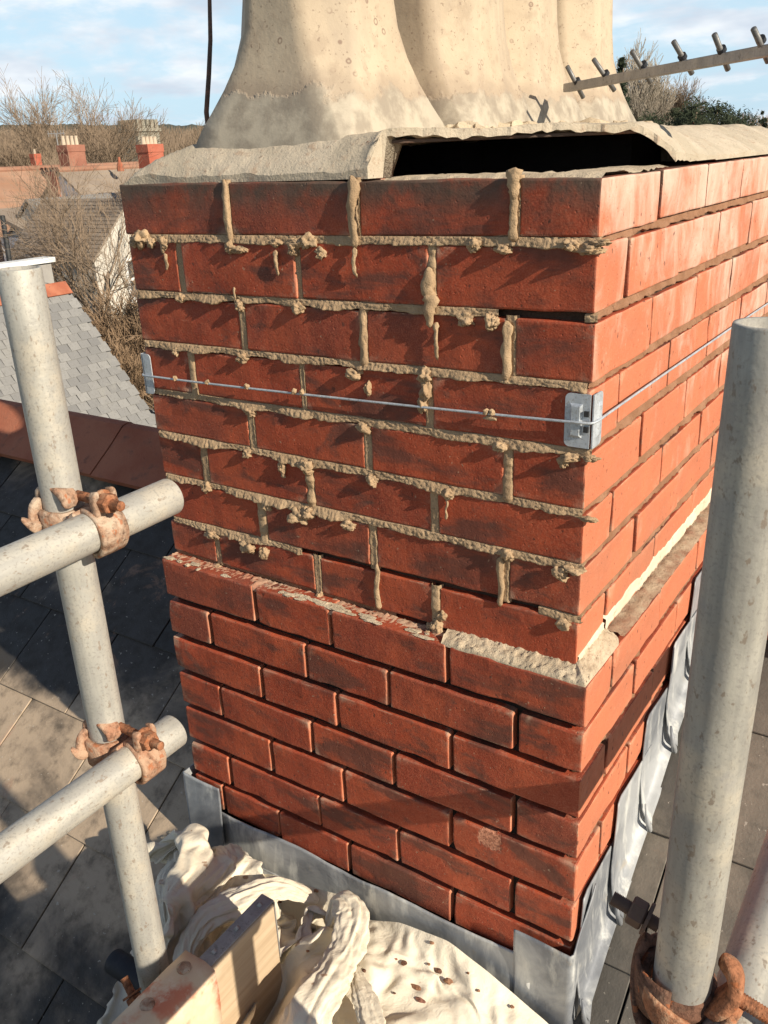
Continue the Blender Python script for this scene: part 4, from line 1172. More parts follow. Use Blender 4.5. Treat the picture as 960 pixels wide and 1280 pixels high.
# ------------------------------------------------------------------ dust sheet
# the fallen cloth, in millimetres: rows of x, then of y, then of z; along a row each number is the step from the one before
FOLDS = [
[-840,-2,14,6,8,-5,-4,-1,-1,2,1,-1,-2,-3,-1,2,0,-1,-2,-3,0,0,0,1,-1,4,10,8,7,5,-6,-8,-6,-5,-4,-1,-3,-3,-1,0,0,0,1,0,2,2,0,-1,9,0,-7,-3,2,7,1,-9],
[-829,-4,9,9,-3,5,-4,-7,1,4,6,9,-1,-4,-4,-5,-2,3,-2,0,4,1,-4,-4,-2,0,-3,-4,6,12,12,5,-9,-9,-1,-1,-4,1,-4,1,4,0,-2,-1,1,2,1,-2,-3,8,-7,0,-3,-3,8,1],
[-818,-2,7,3,3,0,-2,-1,-5,3,-3,2,14,2,-5,-5,-4,-3,1,4,1,5,1,-4,-7,-2,0,-8,-6,2,10,14,11,-4,-3,-6,-7,2,1,-1,-1,1,2,4,1,-1,-2,1,-1,-4,-5,-4,4,-1,1,3],
[-807,-3,7,1,1,1,2,0,0,-3,-3,-5,1,11,6,-1,-3,-4,-2,1,1,2,-1,-1,-1,-3,-8,-5,-1,-2,-1,10,12,-3,-2,-4,-2,5,6,-1,2,1,0,-1,0,0,2,-2,-2,-6,2,-6,-2,4,0,-1],
[-796,-1,2,5,1,0,3,0,0,-2,-4,-5,-4,3,5,3,0,0,0,0,-2,2,0,-1,-5,-3,-2,-4,2,-3,-3,3,5,7,4,-7,-2,-2,-2,3,4,3,2,-2,1,1,4,0,-2,-6,-8,-1,1,-3,-2,2],
[-785,2,3,-1,3,3,2,1,2,0,-3,-4,-5,-2,1,1,0,-1,-4,-5,-3,1,2,1,2,-1,-4,2,2,1,-5,0,1,7,4,0,-5,-3,-8,-3,3,-1,4,5,1,-4,0,0,-1,4,-5,-2,1,0,1,-11],
[-773,6,1,3,-3,5,-1,3,4,2,1,-3,-5,-4,-3,-1,2,2,1,-3,-7,-9,-5,-1,-1,2,-5,3,12,2,0,-5,-3,0,6,3,-4,-2,-6,0,-2,-2,-3,0,2,-2,-2,5,-1,-5,6,0,3,-4,-5,1],
[-762,8,-4,5,6,2,3,-6,7,0,3,-1,-2,-4,-7,-3,0,1,7,-1,1,-4,-7,-7,-9,-5,-1,6,6,6,2,-1,-2,-1,-1,-2,-3,-3,-2,1,2,1,-3,-1,-5,-2,-2,-4,0,3,1,3,2,-6,-2,-8],
[-751,2,2,-1,4,4,4,-4,3,10,-1,3,1,-1,-5,-6,-3,-2,1,2,3,-1,-1,-6,-5,-7,-5,1,4,6,2,2,1,2,-2,-5,-3,-2,-3,-3,-5,1,-2,2,-1,1,1,-1,1,3,1,2,-3,-7,-9,-10],
[-740,-1,1,4,1,-5,-2,6,10,3,11,0,-1,0,-1,-4,-4,-3,-3,0,0,5,-3,2,-2,-7,-6,-2,1,3,2,3,2,4,-3,-3,3,-4,-4,-3,-4,-6,-2,-1,1,-1,4,-1,2,4,6,1,2,-8,-12,-13],
[-729,0,-1,2,0,-2,-1,-2,8,10,6,12,-1,-4,-5,-4,-2,0,-1,-2,-7,4,4,3,3,-4,-4,-3,-1,0,-1,0,3,3,2,-2,-4,-3,-5,-6,-2,-4,-1,2,0,-2,1,2,0,6,1,3,8,-3,-9,-13],
[-718,3,-1,1,-1,-1,-1,-1,-1,4,11,8,3,-1,-1,-7,-4,6,-2,-3,-5,1,2,7,3,-2,1,-1,-2,0,-4,-2,-2,3,2,-1,-2,-3,-2,0,-6,-1,-3,-1,0,1,-2,0,-2,4,2,2,3,5,-3,-10],
[-707,4,2,1,1,-1,-1,0,-4,-2,4,9,11,-3,-9,-2,1,5,-2,1,-2,-3,1,-5,7,4,2,1,1,-4,2,-4,-5,-3,4,-2,-2,1,1,-1,0,-3,1,-2,-2,0,-1,-1,-3,-2,0,1,4,5,-2,-2],
[-696,5,4,3,5,2,-1,-4,-5,-3,0,2,7,11,-6,-9,-6,9,0,2,1,-3,-3,-1,-1,3,5,1,2,0,3,-2,-7,-7,0,0,-5,2,1,4,-1,-4,4,0,3,-1,-1,0,-2,-4,-1,-3,-4,4,5,-2],
[-685,5,6,4,2,6,2,-1,-1,-4,-5,-3,1,6,9,-8,-8,-4,7,-1,5,1,-3,-1,-1,-3,-2,3,7,1,3,1,-6,-7,-5,-4,-3,2,-1,7,-4,1,2,2,5,0,0,-2,4,-3,1,-6,-7,-2,3,5],
[-674,5,7,1,4,5,0,2,1,6,-6,-7,-4,0,7,6,-9,-6,-4,3,-3,8,1,2,1,-4,-3,-3,4,7,-3,4,-3,-5,-3,-4,-3,-3,4,-1,3,-2,0,1,1,3,1,1,4,3,-1,-3,-4,-2,1,4],
[-663,4,4,1,2,8,4,-2,-4,11,-5,-1,-5,-3,0,7,4,-6,-10,1,-2,-2,5,7,2,2,-4,-4,0,4,-3,4,-3,0,-1,-4,-2,-3,4,0,0,1,1,-5,0,2,6,-1,1,3,1,2,-3,0,1,3],
[-652,7,6,2,1,0,2,0,-3,-3,12,-2,-5,-4,1,-1,8,8,-9,-11,-6,3,3,1,9,-1,2,-3,-1,1,-3,4,-1,0,1,-1,-1,1,0,4,3,1,1,-2,-1,0,-2,-6,-1,-2,5,2,-1,1,1,0],
[-640,7,10,6,3,-2,-1,-4,-5,-8,3,11,-2,-6,0,-1,0,9,9,-7,-11,-7,-2,6,3,3,0,3,-3,-1,-2,0,6,-3,4,3,1,2,1,4,5,3,1,-1,-1,0,-1,-5,-7,-7,-4,1,2,0,2,1],
[-629,9,9,6,10,1,-4,-5,-7,-10,-4,5,8,-4,-3,0,-2,5,6,10,-6,-10,-7,-4,3,4,1,1,0,-3,1,2,4,-2,2,5,3,2,2,3,6,7,5,3,2,1,0,-5,-9,-13,-12,-5,-4,6,1,3],
[-618,11,9,6,5,9,4,-9,-9,-8,-9,-2,7,1,-4,0,-1,-1,7,3,12,-5,-9,-9,-5,1,6,0,0,0,0,2,1,1,3,1,5,2,2,2,6,9,5,5,2,7,3,-2,-9,-15,-11,-10,-10,-3,6,0],
[-607,10,7,9,7,3,9,6,-19,-9,-5,-7,1,4,-5,0,-1,-2,0,8,3,13,-6,-9,-8,-6,1,4,1,0,0,0,4,0,0,3,5,2,0,4,3,6,10,7,4,4,7,5,-9,-11,-9,-13,-13,-10,-4,-2],
[-596,8,8,5,11,5,2,10,-1,-18,-10,-2,-6,1,-2,-1,1,-4,-3,0,10,5,13,-8,-9,-6,-4,-5,5,5,-1,0,5,-3,5,2,4,5,-3,-4,7,7,3,4,11,10,6,4,-1,-6,-11,-12,-14,-14,-8,-5],
[-585,9,3,8,8,6,4,4,0,1,-16,-10,-1,-4,-3,-1,3,-3,-4,-3,0,9,11,10,-10,-8,-2,-6,-5,6,4,-2,2,2,0,7,1,8,0,-3,-4,10,7,2,4,6,11,11,-2,-1,-10,-12,-8,-14,-13,-9],
[-574,6,5,5,10,6,3,6,-2,-2,1,-15,-10,0,-3,-2,1,0,-4,-6,0,0,9,14,5,-8,-8,0,-8,1,6,-3,2,3,0,5,4,1,4,-2,0,-1,10,9,2,-6,10,14,6,-4,-6,-11,-2,-9,-12,-12],
[-563,3,8,1,9,7,2,6,2,-1,-3,-1,-15,-10,1,-2,-2,4,-2,-7,-2,0,2,9,6,3,-3,-1,-6,-4,6,-1,0,3,0,1,5,4,0,-3,-2,6,2,10,9,-2,-7,4,13,6,-6,-10,-1,0,-9,-10],
[-552,2,5,5,1,7,7,2,6,-5,0,3,-7,-16,-7,4,-4,1,3,-3,-6,-2,2,3,5,8,-5,1,-2,-2,4,1,-1,0,-2,5,0,-1,7,1,-5,5,2,3,7,9,2,-6,-3,7,0,-2,-3,2,-2,-7],
[-541,3,1,7,1,2,4,8,-1,3,-3,4,0,-13,-13,-1,1,-3,3,1,-3,-6,1,2,9,-8,1,0,-1,2,-1,6,7,-6,-3,3,2,-1,-4,8,3,-2,7,4,2,3,9,3,-1,-6,0,-4,5,-4,0,1],
[-530,2,3,1,6,0,2,3,7,0,-2,2,2,-5,-14,-10,4,-2,0,1,0,-3,-7,6,7,-10,-3,-2,1,0,0,9,15,-5,-8,-2,0,1,-3,-1,9,6,-1,5,8,5,0,5,6,3,-5,-2,-5,0,-3,-3],
[-519,3,2,-1,2,6,-2,3,4,2,2,-4,6,-1,-12,-12,-4,4,-2,2,-3,-3,-4,-3,10,1,-16,-1,2,-4,5,10,16,-3,-6,-3,-1,1,2,5,6,6,3,0,-2,2,7,2,-3,8,5,-2,-4,-2,-4,-3],
[-507,3,1,0,-2,6,-3,6,-2,7,0,-2,1,5,-9,-13,-5,-3,4,-2,3,-5,-6,-3,0,9,-5,-7,-12,7,-1,8,15,8,-1,0,1,2,3,4,4,4,4,3,-1,-5,-7,5,4,-5,3,-2,3,1,-2,-3],
[-496,2,3,0,-1,-1,1,-1,4,-2,8,-1,-3,7,-4,-11,-5,-5,-4,4,-1,1,-5,-3,0,-5,8,10,-6,-4,4,6,-13,9,4,1,-1,2,1,1,2,3,3,4,6,8,-1,-9,-3,3,-4,-4,-2,3,4,2],
[-485,4,0,2,-1,-3,1,-3,3,1,2,3,-2,1,4,-9,-4,-8,-8,1,6,-3,0,0,-2,-2,-6,13,21,4,-3,-9,-12,-4,2,4,5,2,2,0,1,3,4,4,0,5,2,4,-6,-7,0,-7,-3,6,0,8],
[-474,4,3,-2,0,-3,-2,-4,6,1,-2,3,1,-4,9,-5,-4,-7,-7,-5,2,5,-3,2,-1,3,1,3,3,5,1,4,-8,-7,0,4,3,4,2,-1,1,5,3,2,3,-2,1,2,0,-4,-4,-5,-6,8,-4,4],
[-463,2,4,1,-1,-5,-3,-3,-3,8,1,-2,3,-4,3,6,-4,-4,-6,-5,-3,2,1,0,1,0,1,5,-3,0,2,2,0,7,-3,-3,6,1,4,-3,0,4,2,-2,0,-2,3,-5,3,0,-1,0,-8,8,-1,2],
[-452,2,3,2,1,-5,-6,-6,-4,8,4,0,-1,-2,0,-4,5,1,-1,-2,-1,-1,-1,-2,0,0,-1,0,2,3,1,-1,-1,4,-2,4,1,-3,-6,4,5,-2,-2,1,2,4,-4,-1,3,-1,0,-5,3,-4,2,7],
[-441,0,3,5,0,-1,-8,-7,-5,-2,11,3,-2,-1,-6,-3,3,-1,-3,-2,-1,-1,0,0,-1,1,7,0,-7,3,0,0,1,-1,-1,1,3,1,-1,9,-11,-4,1,7,-2,1,1,1,-7,6,1,-8,7,-1,-8,10],
[-430,0,1,3,2,2,-5,-8,-8,-5,2,11,2,-4,-2,-12,2,0,1,1,1,0,-2,-5,3,1,0,-2,1,0,0,1,2,-1,-5,-9,3,17,36,5,-5,-27,-10,1,-2,1,1,0,0,-4,4,-1,-1,-15,-2,15],
[-419,1,1,1,0,0,2,-9,-6,-9,0,2,6,0,3,-8,1,0,4,5,3,0,1,-5,-9,-11,-12,1,1,3,1,3,0,3,13,21,6,8,6,2,-8,-1,2,5,4,3,0,-2,-2,-4,-1,-7,1,-2,-3,-38],
[-408,2,0,0,1,1,0,-7,-8,-4,-3,2,1,1,0,5,3,-4,0,3,5,-2,1,2,6,-2,-6,3,11,5,2,2,1,-1,3,3,0,-6,-7,-4,6,0,1,-3,-5,-1,4,1,0,-1,2,-3,6,-7,1,7],
[-397,3,-1,0,0,2,0,1,-11,-8,-4,-4,4,-1,2,3,13,-4,-1,-1,3,5,1,-2,1,-4,7,-2,-1,5,-1,2,2,0,1,-1,0,1,0,6,-1,-7,-2,-4,1,2,-3,-3,2,1,1,1,2,0,-2,-6],
[-386,0,1,0,0,2,3,0,1,-11,-10,-6,-4,-4,10,7,-3,4,1,1,3,-1,0,0,0,0,-2,0,-2,-2,-1,-1,0,2,4,0,0,2,-1,0,2,0,1,-1,1,-2,1,5,-2,-1,-2,-1,0,-4,5,-6],
[-374,0,1,1,-1,1,3,2,0,-5,-8,-10,-9,-4,8,1,-2,1,3,1,-3,0,0,1,0,0,-1,3,-3,2,2,-1,-2,3,-4,1,5,9,3,1,0,0,-1,-3,-1,-3,4,2,2,-1,-6,0,2,-11,-1,2],
[-363,1,6,-1,-2,-7,4,6,-3,-3,-5,-10,-10,-7,6,1,3,-5,0,7,6,-1,3,2,0,-1,-1,-6,-2,0,2,2,5,5,1,0,4,4,4,0,-4,-3,-5,-2,3,-5,5,0,3,-1,-6,0,-1,-13,2,-5],
[-352,2,3,2,-6,0,-3,0,-5,-9,-2,-6,-7,-1,3,0,9,-3,-4,-3,6,2,-5,5,-1,-4,0,-1,0,3,-5,6,9,10,10,7,3,-6,-2,-4,-3,-3,-2,4,0,-4,5,-3,2,-2,-4,-3,-2,-10,3,6],
[-341,5,2,0,-4,-3,2,-3,-9,-11,-7,-2,-1,0,2,-1,6,2,-2,-4,-3,2,-1,-6,-1,8,1,6,1,-5,-3,2,3,8,4,6,9,8,-3,-6,-2,-1,-2,-2,4,-3,3,0,2,2,-1,-7,-4,-10,-7,10],
[-330,3,5,1,0,-5,-3,4,-9,-6,-7,-7,-6,0,3,2,-1,8,0,-4,-1,-2,-1,-3,-3,3,5,5,0,-2,-2,0,2,4,7,3,4,0,1,5,-3,-1,-1,-2,0,1,-6,11,3,3,1,-5,-9,-11,-8,6],
[-319,3,4,5,4,-6,-6,7,-5,-13,-7,-4,-9,-4,4,6,3,-2,5,4,-3,0,-2,-3,2,2,5,2,1,-3,-3,-1,3,4,4,1,2,0,-1,-1,1,0,0,-1,-3,-2,-2,2,13,5,0,-1,-7,-11,-10,-3],
[-308,5,2,7,6,-3,-10,4,4,-9,-16,-7,-4,-6,-1,6,3,2,0,5,5,-1,0,-2,1,5,5,4,1,-3,-3,-2,2,2,3,1,-1,-3,1,0,2,2,0,-3,-7,-2,-3,1,5,11,4,-1,-5,-8,-9,-8],
[-297,5,4,5,5,0,-9,0,9,-2,-14,-16,-7,-4,-1,2,-1,3,5,2,4,4,1,0,1,6,5,4,2,0,-4,-1,-1,5,0,-1,-5,-1,2,2,7,2,1,-8,-4,-4,-5,-2,6,3,6,2,-2,-5,-8,-8],
[-286,4,6,5,2,3,-9,-2,6,5,-9,-15,-13,-6,0,2,1,-1,2,6,2,3,4,2,2,4,5,2,5,-1,-1,-2,-1,3,1,-3,-2,-1,1,4,10,1,0,-5,-2,-7,-5,-3,4,4,0,3,1,-4,-7,-7],
[-275,4,6,2,3,-2,0,-2,3,6,-4,-11,-13,-10,-2,1,0,1,0,3,5,1,4,2,6,2,3,3,0,3,0,0,0,3,1,-1,-3,-1,0,2,8,0,2,-3,-4,-5,-4,-3,-1,7,1,3,2,-3,-6,-7],
[-264,6,3,2,2,0,-2,-1,4,3,-1,-8,-9,-8,-6,-2,-1,1,0,2,5,1,3,2,5,4,-2,7,-2,3,1,0,3,0,2,1,-1,-2,0,1,1,6,-5,-1,-1,-5,-3,-1,-2,2,5,2,1,0,-5,-5],
[-253,5,1,6,0,2,-5,2,1,-2,-5,3,-5,-5,-6,-4,-3,-2,1,1,6,2,0,5,3,4,-2,5,1,0,2,-2,4,2,3,-4,3,-2,0,2,-1,4,-2,-2,-2,-3,-2,-2,-3,1,1,5,-1,3,-5,-2],
[-241,2,2,5,1,3,-4,2,-2,-1,-3,-2,1,-2,-5,-6,-3,-3,-1,2,2,5,1,3,3,2,2,2,2,1,-1,2,-1,4,1,0,-1,2,0,0,-1,0,-3,3,0,-3,-2,-3,-2,-1,0,3,2,0,-1,0],
[-230,1,4,3,2,0,2,-1,-1,-2,-2,-1,0,-1,-3,-5,-5,-4,-3,2,3,2,6,1,1,4,2,2,1,0,0,0,2,1,2,1,0,0,3,-1,0,-1,-3,1,0,-1,-3,-2,-2,-2,0,0,4,-1,2,-2],
[-219,1,2,4,3,-1,2,1,-1,-2,0,-2,-1,0,-3,-5,-3,-6,-3,0,3,3,0,6,0,3,2,3,1,-1,0,1,1,3,1,-1,1,1,2,-1,0,1,-1,-1,-1,-2,-2,-2,1,-2,-1,0,-1,1,0,1],
[-208,2,1,2,4,0,0,3,-2,-1,1,-1,-2,-2,0,-7,-7,-1,-2,-1,-2,3,3,3,2,2,4,2,1,0,0,3,-2,1,2,0,0,0,1,1,1,1,0,-2,0,0,-3,-2,-3,1,-1,1,-1,-2,2,1],
[-197,1,3,1,4,-2,2,3,0,-3,0,1,-2,-4,-6,1,-7,0,-3,-3,0,0,4,5,-1,2,4,2,-1,3,2,1,0,-2,0,-4,5,2,0,0,1,0,2,-1,-4,2,0,-2,-3,1,-3,0,2,-2,-3,4],
[-186,1,2,-1,0,6,-2,3,0,2,-1,-1,-2,-5,-6,1,-2,-4,0,-2,-1,0,1,3,2,2,3,2,-1,0,3,0,1,0,-2,1,-1,7,-1,1,-3,2,-2,-3,2,-4,1,0,-1,-7,3,1,0,2,-3,-1],
[-175,0,2,-1,0,2,4,-3,2,1,3,-3,-4,-6,-3,0,-1,-2,2,-2,0,0,0,3,1,2,-1,2,0,3,0,-1,5,-1,-2,1,1,5,-1,0,-4,-2,2,-2,0,-2,3,-2,-1,-7,0,0,4,2,-2,-4],
[-164,0,2,-2,1,0,2,0,4,2,1,-2,-4,-5,-5,-1,1,-2,0,1,0,-2,0,1,2,2,0,0,2,2,-2,3,1,2,-3,3,0,4,3,-6,-1,-3,1,-3,0,1,-2,-4,-4,3,-7,3,5,0,2,0],
[-153,1,1,0,-3,-1,2,4,4,3,0,-1,-4,-5,-7,-4,5,-3,1,1,-1,-1,-1,1,3,2,1,-1,1,1,-1,1,3,-1,0,2,4,-1,6,-5,-7,0,-2,2,-6,1,3,-5,-4,1,-3,2,2,3,-1,3],
[-142,0,1,2,-3,-2,3,3,4,3,1,-1,-4,-7,-6,-1,-1,1,0,1,0,-1,-1,1,2,2,0,-1,3,1,0,0,-1,0,1,0,4,2,-2,2,-6,-3,0,-2,0,-4,2,-2,-5,-1,2,0,2,4,-1,-1],
[-131,1,1,2,-3,-1,0,6,3,4,1,-1,-4,-6,-5,-1,-3,2,-2,1,0,-1,0,0,1,1,1,-1,4,0,1,-1,0,-2,0,2,0,4,0,-7,1,-7,3,2,-3,-3,-2,-2,1,-2,3,-1,2,2,-1,-3],
[-120,-1,2,2,0,-1,2,4,3,1,1,1,-2,-5,-5,-1,-2,-2,-3,1,-1,-3,3,1,0,2,-1,1,-1,4,0,2,0,-2,-3,1,2,-1,4,-4,-4,-3,-4,1,3,-3,-4,3,-1,1,4,-1,-1,-1,-3,-4],
[-108,-1,-1,2,3,-1,4,3,1,2,-1,4,0,-4,-5,-2,-2,-4,-2,-2,-2,-1,1,2,-1,1,1,2,-1,1,3,0,2,-2,-2,-1,0,2,1,0,-5,-4,-5,-3,-1,4,1,1,2,2,3,1,-3,-3,-7,-4],
[-97,-1,0,-1,3,3,3,1,3,-1,3,0,4,-4,-3,-1,-6,-3,-2,-7,-1,1,-3,4,1,0,1,2,0,0,2,1,2,-1,-1,0,0,0,1,0,-4,-5,-3,-2,0,2,3,0,4,1,2,1,-5,-4,-7,-6],
[-86,-3,0,3,-2,5,4,2,5,-3,3,-1,3,-1,-4,-6,-2,-2,-4,-5,-6,2,-2,4,2,2,0,0,2,0,3,0,1,0,1,0,0,-1,-2,1,-3,-4,-2,0,-1,1,3,2,1,3,0,0,-3,-5,-6,-5],
[-75,-1,-2,0,1,4,2,2,3,3,-2,4,-4,1,1,-5,-1,-5,-4,-6,-5,-1,3,0,4,2,0,1,1,0,1,1,2,0,1,2,0,-1,-3,-2,-1,-2,-2,0,0,1,1,2,-4,3,5,-2,-2,-4,-6,-3],
[-64,-5,0,2,0,1,6,1,3,4,-2,-2,-2,2,0,-1,-5,-1,-6,-4,-3,-1,1,2,3,1,0,1,0,0,1,1,3,1,1,2,1,-2,-2,-3,-2,-1,-1,1,1,-1,0,0,-3,2,1,0,2,-4,-4,-2],
[-53,-4,-3,1,3,0,3,5,-1,2,2,-2,-1,-1,2,1,-7,-1,-3,-3,-1,-2,0,2,2,1,0,0,1,-1,0,2,2,2,2,2,0,0,-3,-2,-2,0,0,1,0,-1,-2,-3,0,-1,1,2,2,-3,-5,-1],
[-42,-2,-3,-2,0,5,-2,7,-2,-3,1,0,4,0,-1,-1,-1,0,-2,-2,-1,-2,-1,1,2,1,0,-1,0,0,1,1,3,1,2,1,2,-1,-1,-1,-1,1,0,1,-1,-2,-3,-3,-1,-1,-1,3,0,0,-3,-2],
[-31,-3,-1,-2,-2,5,1,-2,3,-2,0,-1,-1,3,2,-2,1,1,-2,-1,-1,0,-1,0,1,0,0,-1,0,1,1,1,1,3,1,2,0,1,-1,1,0,1,0,0,0,-3,-3,-6,-4,1,0,2,2,-5,0,0],
[-20,-4,-3,1,0,0,5,-4,1,1,-1,1,-2,-2,-2,4,-3,8,-4,0,0,1,0,1,0,-2,0,-1,0,0,2,1,2,1,3,0,2,-2,2,3,1,0,0,0,0,-3,-4,-5,-5,-2,0,0,3,-2,0,-1],
[-9,-3,-2,-4,3,-2,1,2,-3,6,-1,2,-4,-4,0,0,0,4,-1,-1,2,0,2,2,-1,-1,-1,-2,0,0,2,2,1,2,2,2,1,0,1,5,1,0,-1,0,0,-1,-5,-5,-4,-3,-1,-3,0,4,-4,-4],
[2,-4,-3,-1,-4,4,0,2,-2,7,0,1,-3,-6,-5,-2,3,4,1,-1,0,2,1,2,2,-1,-1,-3,1,0,1,2,2,2,2,2,3,0,1,3,3,-1,-1,1,1,-1,-5,-5,-3,-2,-2,-4,-2,3,-2,-5],
[13,-4,-2,-2,-3,-2,4,2,0,6,-3,3,-3,-4,-4,-2,-2,2,4,-2,3,-1,2,4,1,1,-2,-2,0,1,1,1,2,1,4,2,2,1,2,1,3,0,-1,2,2,-2,-3,-5,-2,-2,-3,-5,-3,-1,1,-4],
[25,-5,-4,-4,0,0,1,5,1,5,-4,2,-1,-4,-3,-2,-1,-1,1,1,-2,4,1,0,6,1,-1,-1,0,1,0,1,1,2,3,5,2,0,1,0,3,1,0,3,3,-3,-6,-5,-1,-3,-1,-5,-3,-2,1,-4],
[36,-5,-5,-3,-1,2,-1,5,2,1,0,-2,2,-2,-3,-2,0,0,0,-1,-1,0,2,0,4,6,0,-1,0,0,-1,0,2,3,3,4,3,0,-1,2,-1,3,-3,3,-2,3,-1,-7,-4,-2,-1,-3,-3,-1,-2,-1],
[47,-3,-5,-4,-1,2,0,2,3,0,-2,-1,0,2,-1,-2,1,-1,-2,0,-1,-2,2,0,4,7,0,-1,0,1,0,0,0,1,6,3,-5,-1,0,2,-1,-3,3,1,1,-2,5,-2,-6,0,1,-1,-4,-3,1,-1],
[58,-1,-6,-4,-1,1,1,1,3,0,-4,-1,0,2,1,-1,1,0,-2,-3,-1,0,2,1,1,1,-1,3,-3,-1,0,1,7,-5,-1,6,4,-6,2,-4,-2,2,-2,8,1,1,1,0,-2,-1,1,-2,1,-2,-2,2],
[69,-1,-4,-5,0,-2,3,0,4,-1,-3,-4,1,3,2,-1,1,1,-2,-2,-1,-1,0,1,-1,5,-2,2,-2,-3,-1,1,4,1,-3,-4,5,3,-2,1,-4,0,-1,-1,4,5,-3,0,3,3,-1,-1,0,2,0,2],
[80,-2,-1,-1,-2,-1,-1,0,0,0,1,0,0,1,0,1,0,0,1,0,0,1,0,0,1,0,0,0,1,0,0,-2,-2,-2,-1,3,0,-1,4,-1,4,5,-1,-4,-7,0,9,-3,2,0,8,1,4,1,1,0],
[-62,-21,-5,-11,-10,-18,-20,-15,-4,-8,-16,-19,-21,-21,-19,-17,-13,-9,-11,-13,-11,-8,-12,-13,-7,-8,-6,-8,-8,-10,-12,-13,-14,-15,-14,-14,-15,-16,-17,-16,-17,-17,-16,-16,-14,-15,-14,-13,-4,-10,-2,0,-2,-1,-4,-5],
[-62,-18,-8,-12,-14,-20,-19,-17,-9,1,-5,-13,-19,-23,-22,-20,-17,-14,-13,-7,-4,-10,-11,-11,-14,-12,-14,-13,-11,-6,-4,-10,-13,-14,-15,-15,-14,-16,-16,-16,-16,-16,-17,-15,-15,-14,-13,-15,-15,1,-4,9,7,1,-3,-6],
[-62,-16,-7,-7,-16,-19,-21,-17,-6,-9,-9,-9,-10,-19,-21,-22,-20,-16,-14,-13,-10,-5,-5,-8,-9,-18,-18,-18,-10,-11,-8,-1,-10,-15,-15,-15,-12,-14,-17,-17,-17,-17,-15,-12,-14,-13,-15,-15,-15,-13,-2,6,12,10,7,-5],
[-62,-11,-5,-8,-10,-16,-17,-17,-14,-11,-14,-12,-13,-13,-17,-20,-20,-18,-16,-14,-13,-11,-10,-6,-3,-5,-18,-21,-18,-8,-10,-8,-7,-12,-12,-16,-16,-13,-14,-18,-17,-16,-15,-15,-15,-14,-11,-11,-7,-13,-13,-8,8,12,12,6],
[-62,-11,-5,-5,-10,-11,-13,-13,-15,-16,-17,-16,-15,-15,-15,-16,-16,-17,-17,-16,-15,-13,-13,-12,-8,-5,-2,-14,-22,-19,-3,-10,-14,-9,-10,-13,-15,-14,-15,-18,-16,-16,-16,-14,-14,-14,-12,-11,-10,-5,-6,-10,-10,2,10,5],
[-62,-11,-4,-8,-6,-10,-12,-11,-13,-14,-17,-18,-18,-17,-15,-16,-15,-15,-14,-16,-16,-16,-14,-12,-11,-11,1,-4,-20,-22,-7,-9,-13,-11,-13,-11,-14,-15,-15,-16,-16,-17,-14,-15,-14,-14,-11,-10,-9,-9,-5,-9,-7,-3,-6,-3],
[-62,-10,-7,-9,-6,-6,-11,-10,-13,-14,-13,-16,-19,-18,-18,-17,-16,-15,-14,-12,-14,-15,-16,-14,-13,-6,-11,-7,-7,-19,-15,-7,-12,-14,-13,-13,-12,-13,-14,-17,-15,-16,-15,-14,-13,-13,-13,-7,-12,-10,-8,-9,-8,-10,-8,-7],
[-62,-13,-8,-7,-6,-8,-6,-11,-8,-16,-14,-16,-16,-17,-17,-18,-20,-19,-12,-13,-8,-13,-14,-16,-14,-13,-6,-10,-11,-12,-13,-10,-12,-14,-14,-14,-16,-9,-13,-16,-15,-15,-14,-13,-13,-11,-9,-12,-12,-12,-11,-11,-7,-11,-11,-10],
[-62,-12,-5,-9,-11,-7,-7,-5,-13,-10,-18,-14,-15,-14,-17,-18,-17,-23,-20,-13,-9,-11,-6,-12,-16,-16,-11,-10,-12,-9,-11,-12,-12,-13,-13,-13,-15,-15,-15,-14,-13,-14,-15,-14,-13,-9,-9,-10,-11,-12,-10,-11,-11,-13,-12,-15],
[-62,-19,-9,-1,-8,-9,-11,-9,-2,-13,-10,-18,-17,-16,-13,-15,-15,-21,-24,-19,-13,-5,-11,-6,-13,-14,-15,-13,-12,-9,-11,-12,-13,-12,-12,-12,-12,-15,-15,-15,-16,-13,-14,-14,-14,-13,-8,-11,-9,-12,-7,-10,-8,-13,-15,-18],
[-62,-18,-3,-10,-12,-10,-5,-9,-9,-8,-10,-9,-19,-19,-15,-10,-12,-22,-22,-21,-14,-12,-10,-8,-9,-12,-13,-15,-13,-11,-12,-12,-15,-14,-12,-9,-6,-13,-13,-14,-15,-16,-16,-14,-14,-13,-12,-13,-12,-6,-12,-11,-4,-10,-12,-20],
[-62,-15,-4,-7,-11,-12,-13,-6,-13,-11,-9,-4,-12,-20,-18,-14,-13,-12,-21,-21,-18,-15,-11,-5,-12,-10,-12,-14,-12,-13,-12,-14,-16,-17,-11,-6,-8,-12,-13,-10,-10,-13,-16,-14,-15,-13,-11,-17,-15,-12,-11,-9,-11,-7,-4,-17],
[-62,-10,-7,-7,-11,-10,-13,-9,-14,-15,-12,-7,-3,-14,-20,-17,-12,-14,-15,-18,-19,-14,-15,-15,-9,-8,-12,-12,-11,-10,-13,-14,-15,-20,-14,-6,-8,-11,-12,-4,-14,-10,-10,-14,-14,-12,-10,-19,-16,-20,-13,-10,-9,-11,-8,-7],
[-62,-7,-7,-9,-1,-10,-12,-15,-16,-16,-14,-14,-8,-4,-17,-19,-17,-8,-14,-11,-17,-18,-20,-13,-14,-11,-9,-11,-12,-9,-6,-16,-16,-18,-17,-8,-11,-10,-7,-12,-7,-7,-11,-13,-11,-12,-13,-9,-19,-17,-14,-16,-15,-10,-12,-4],
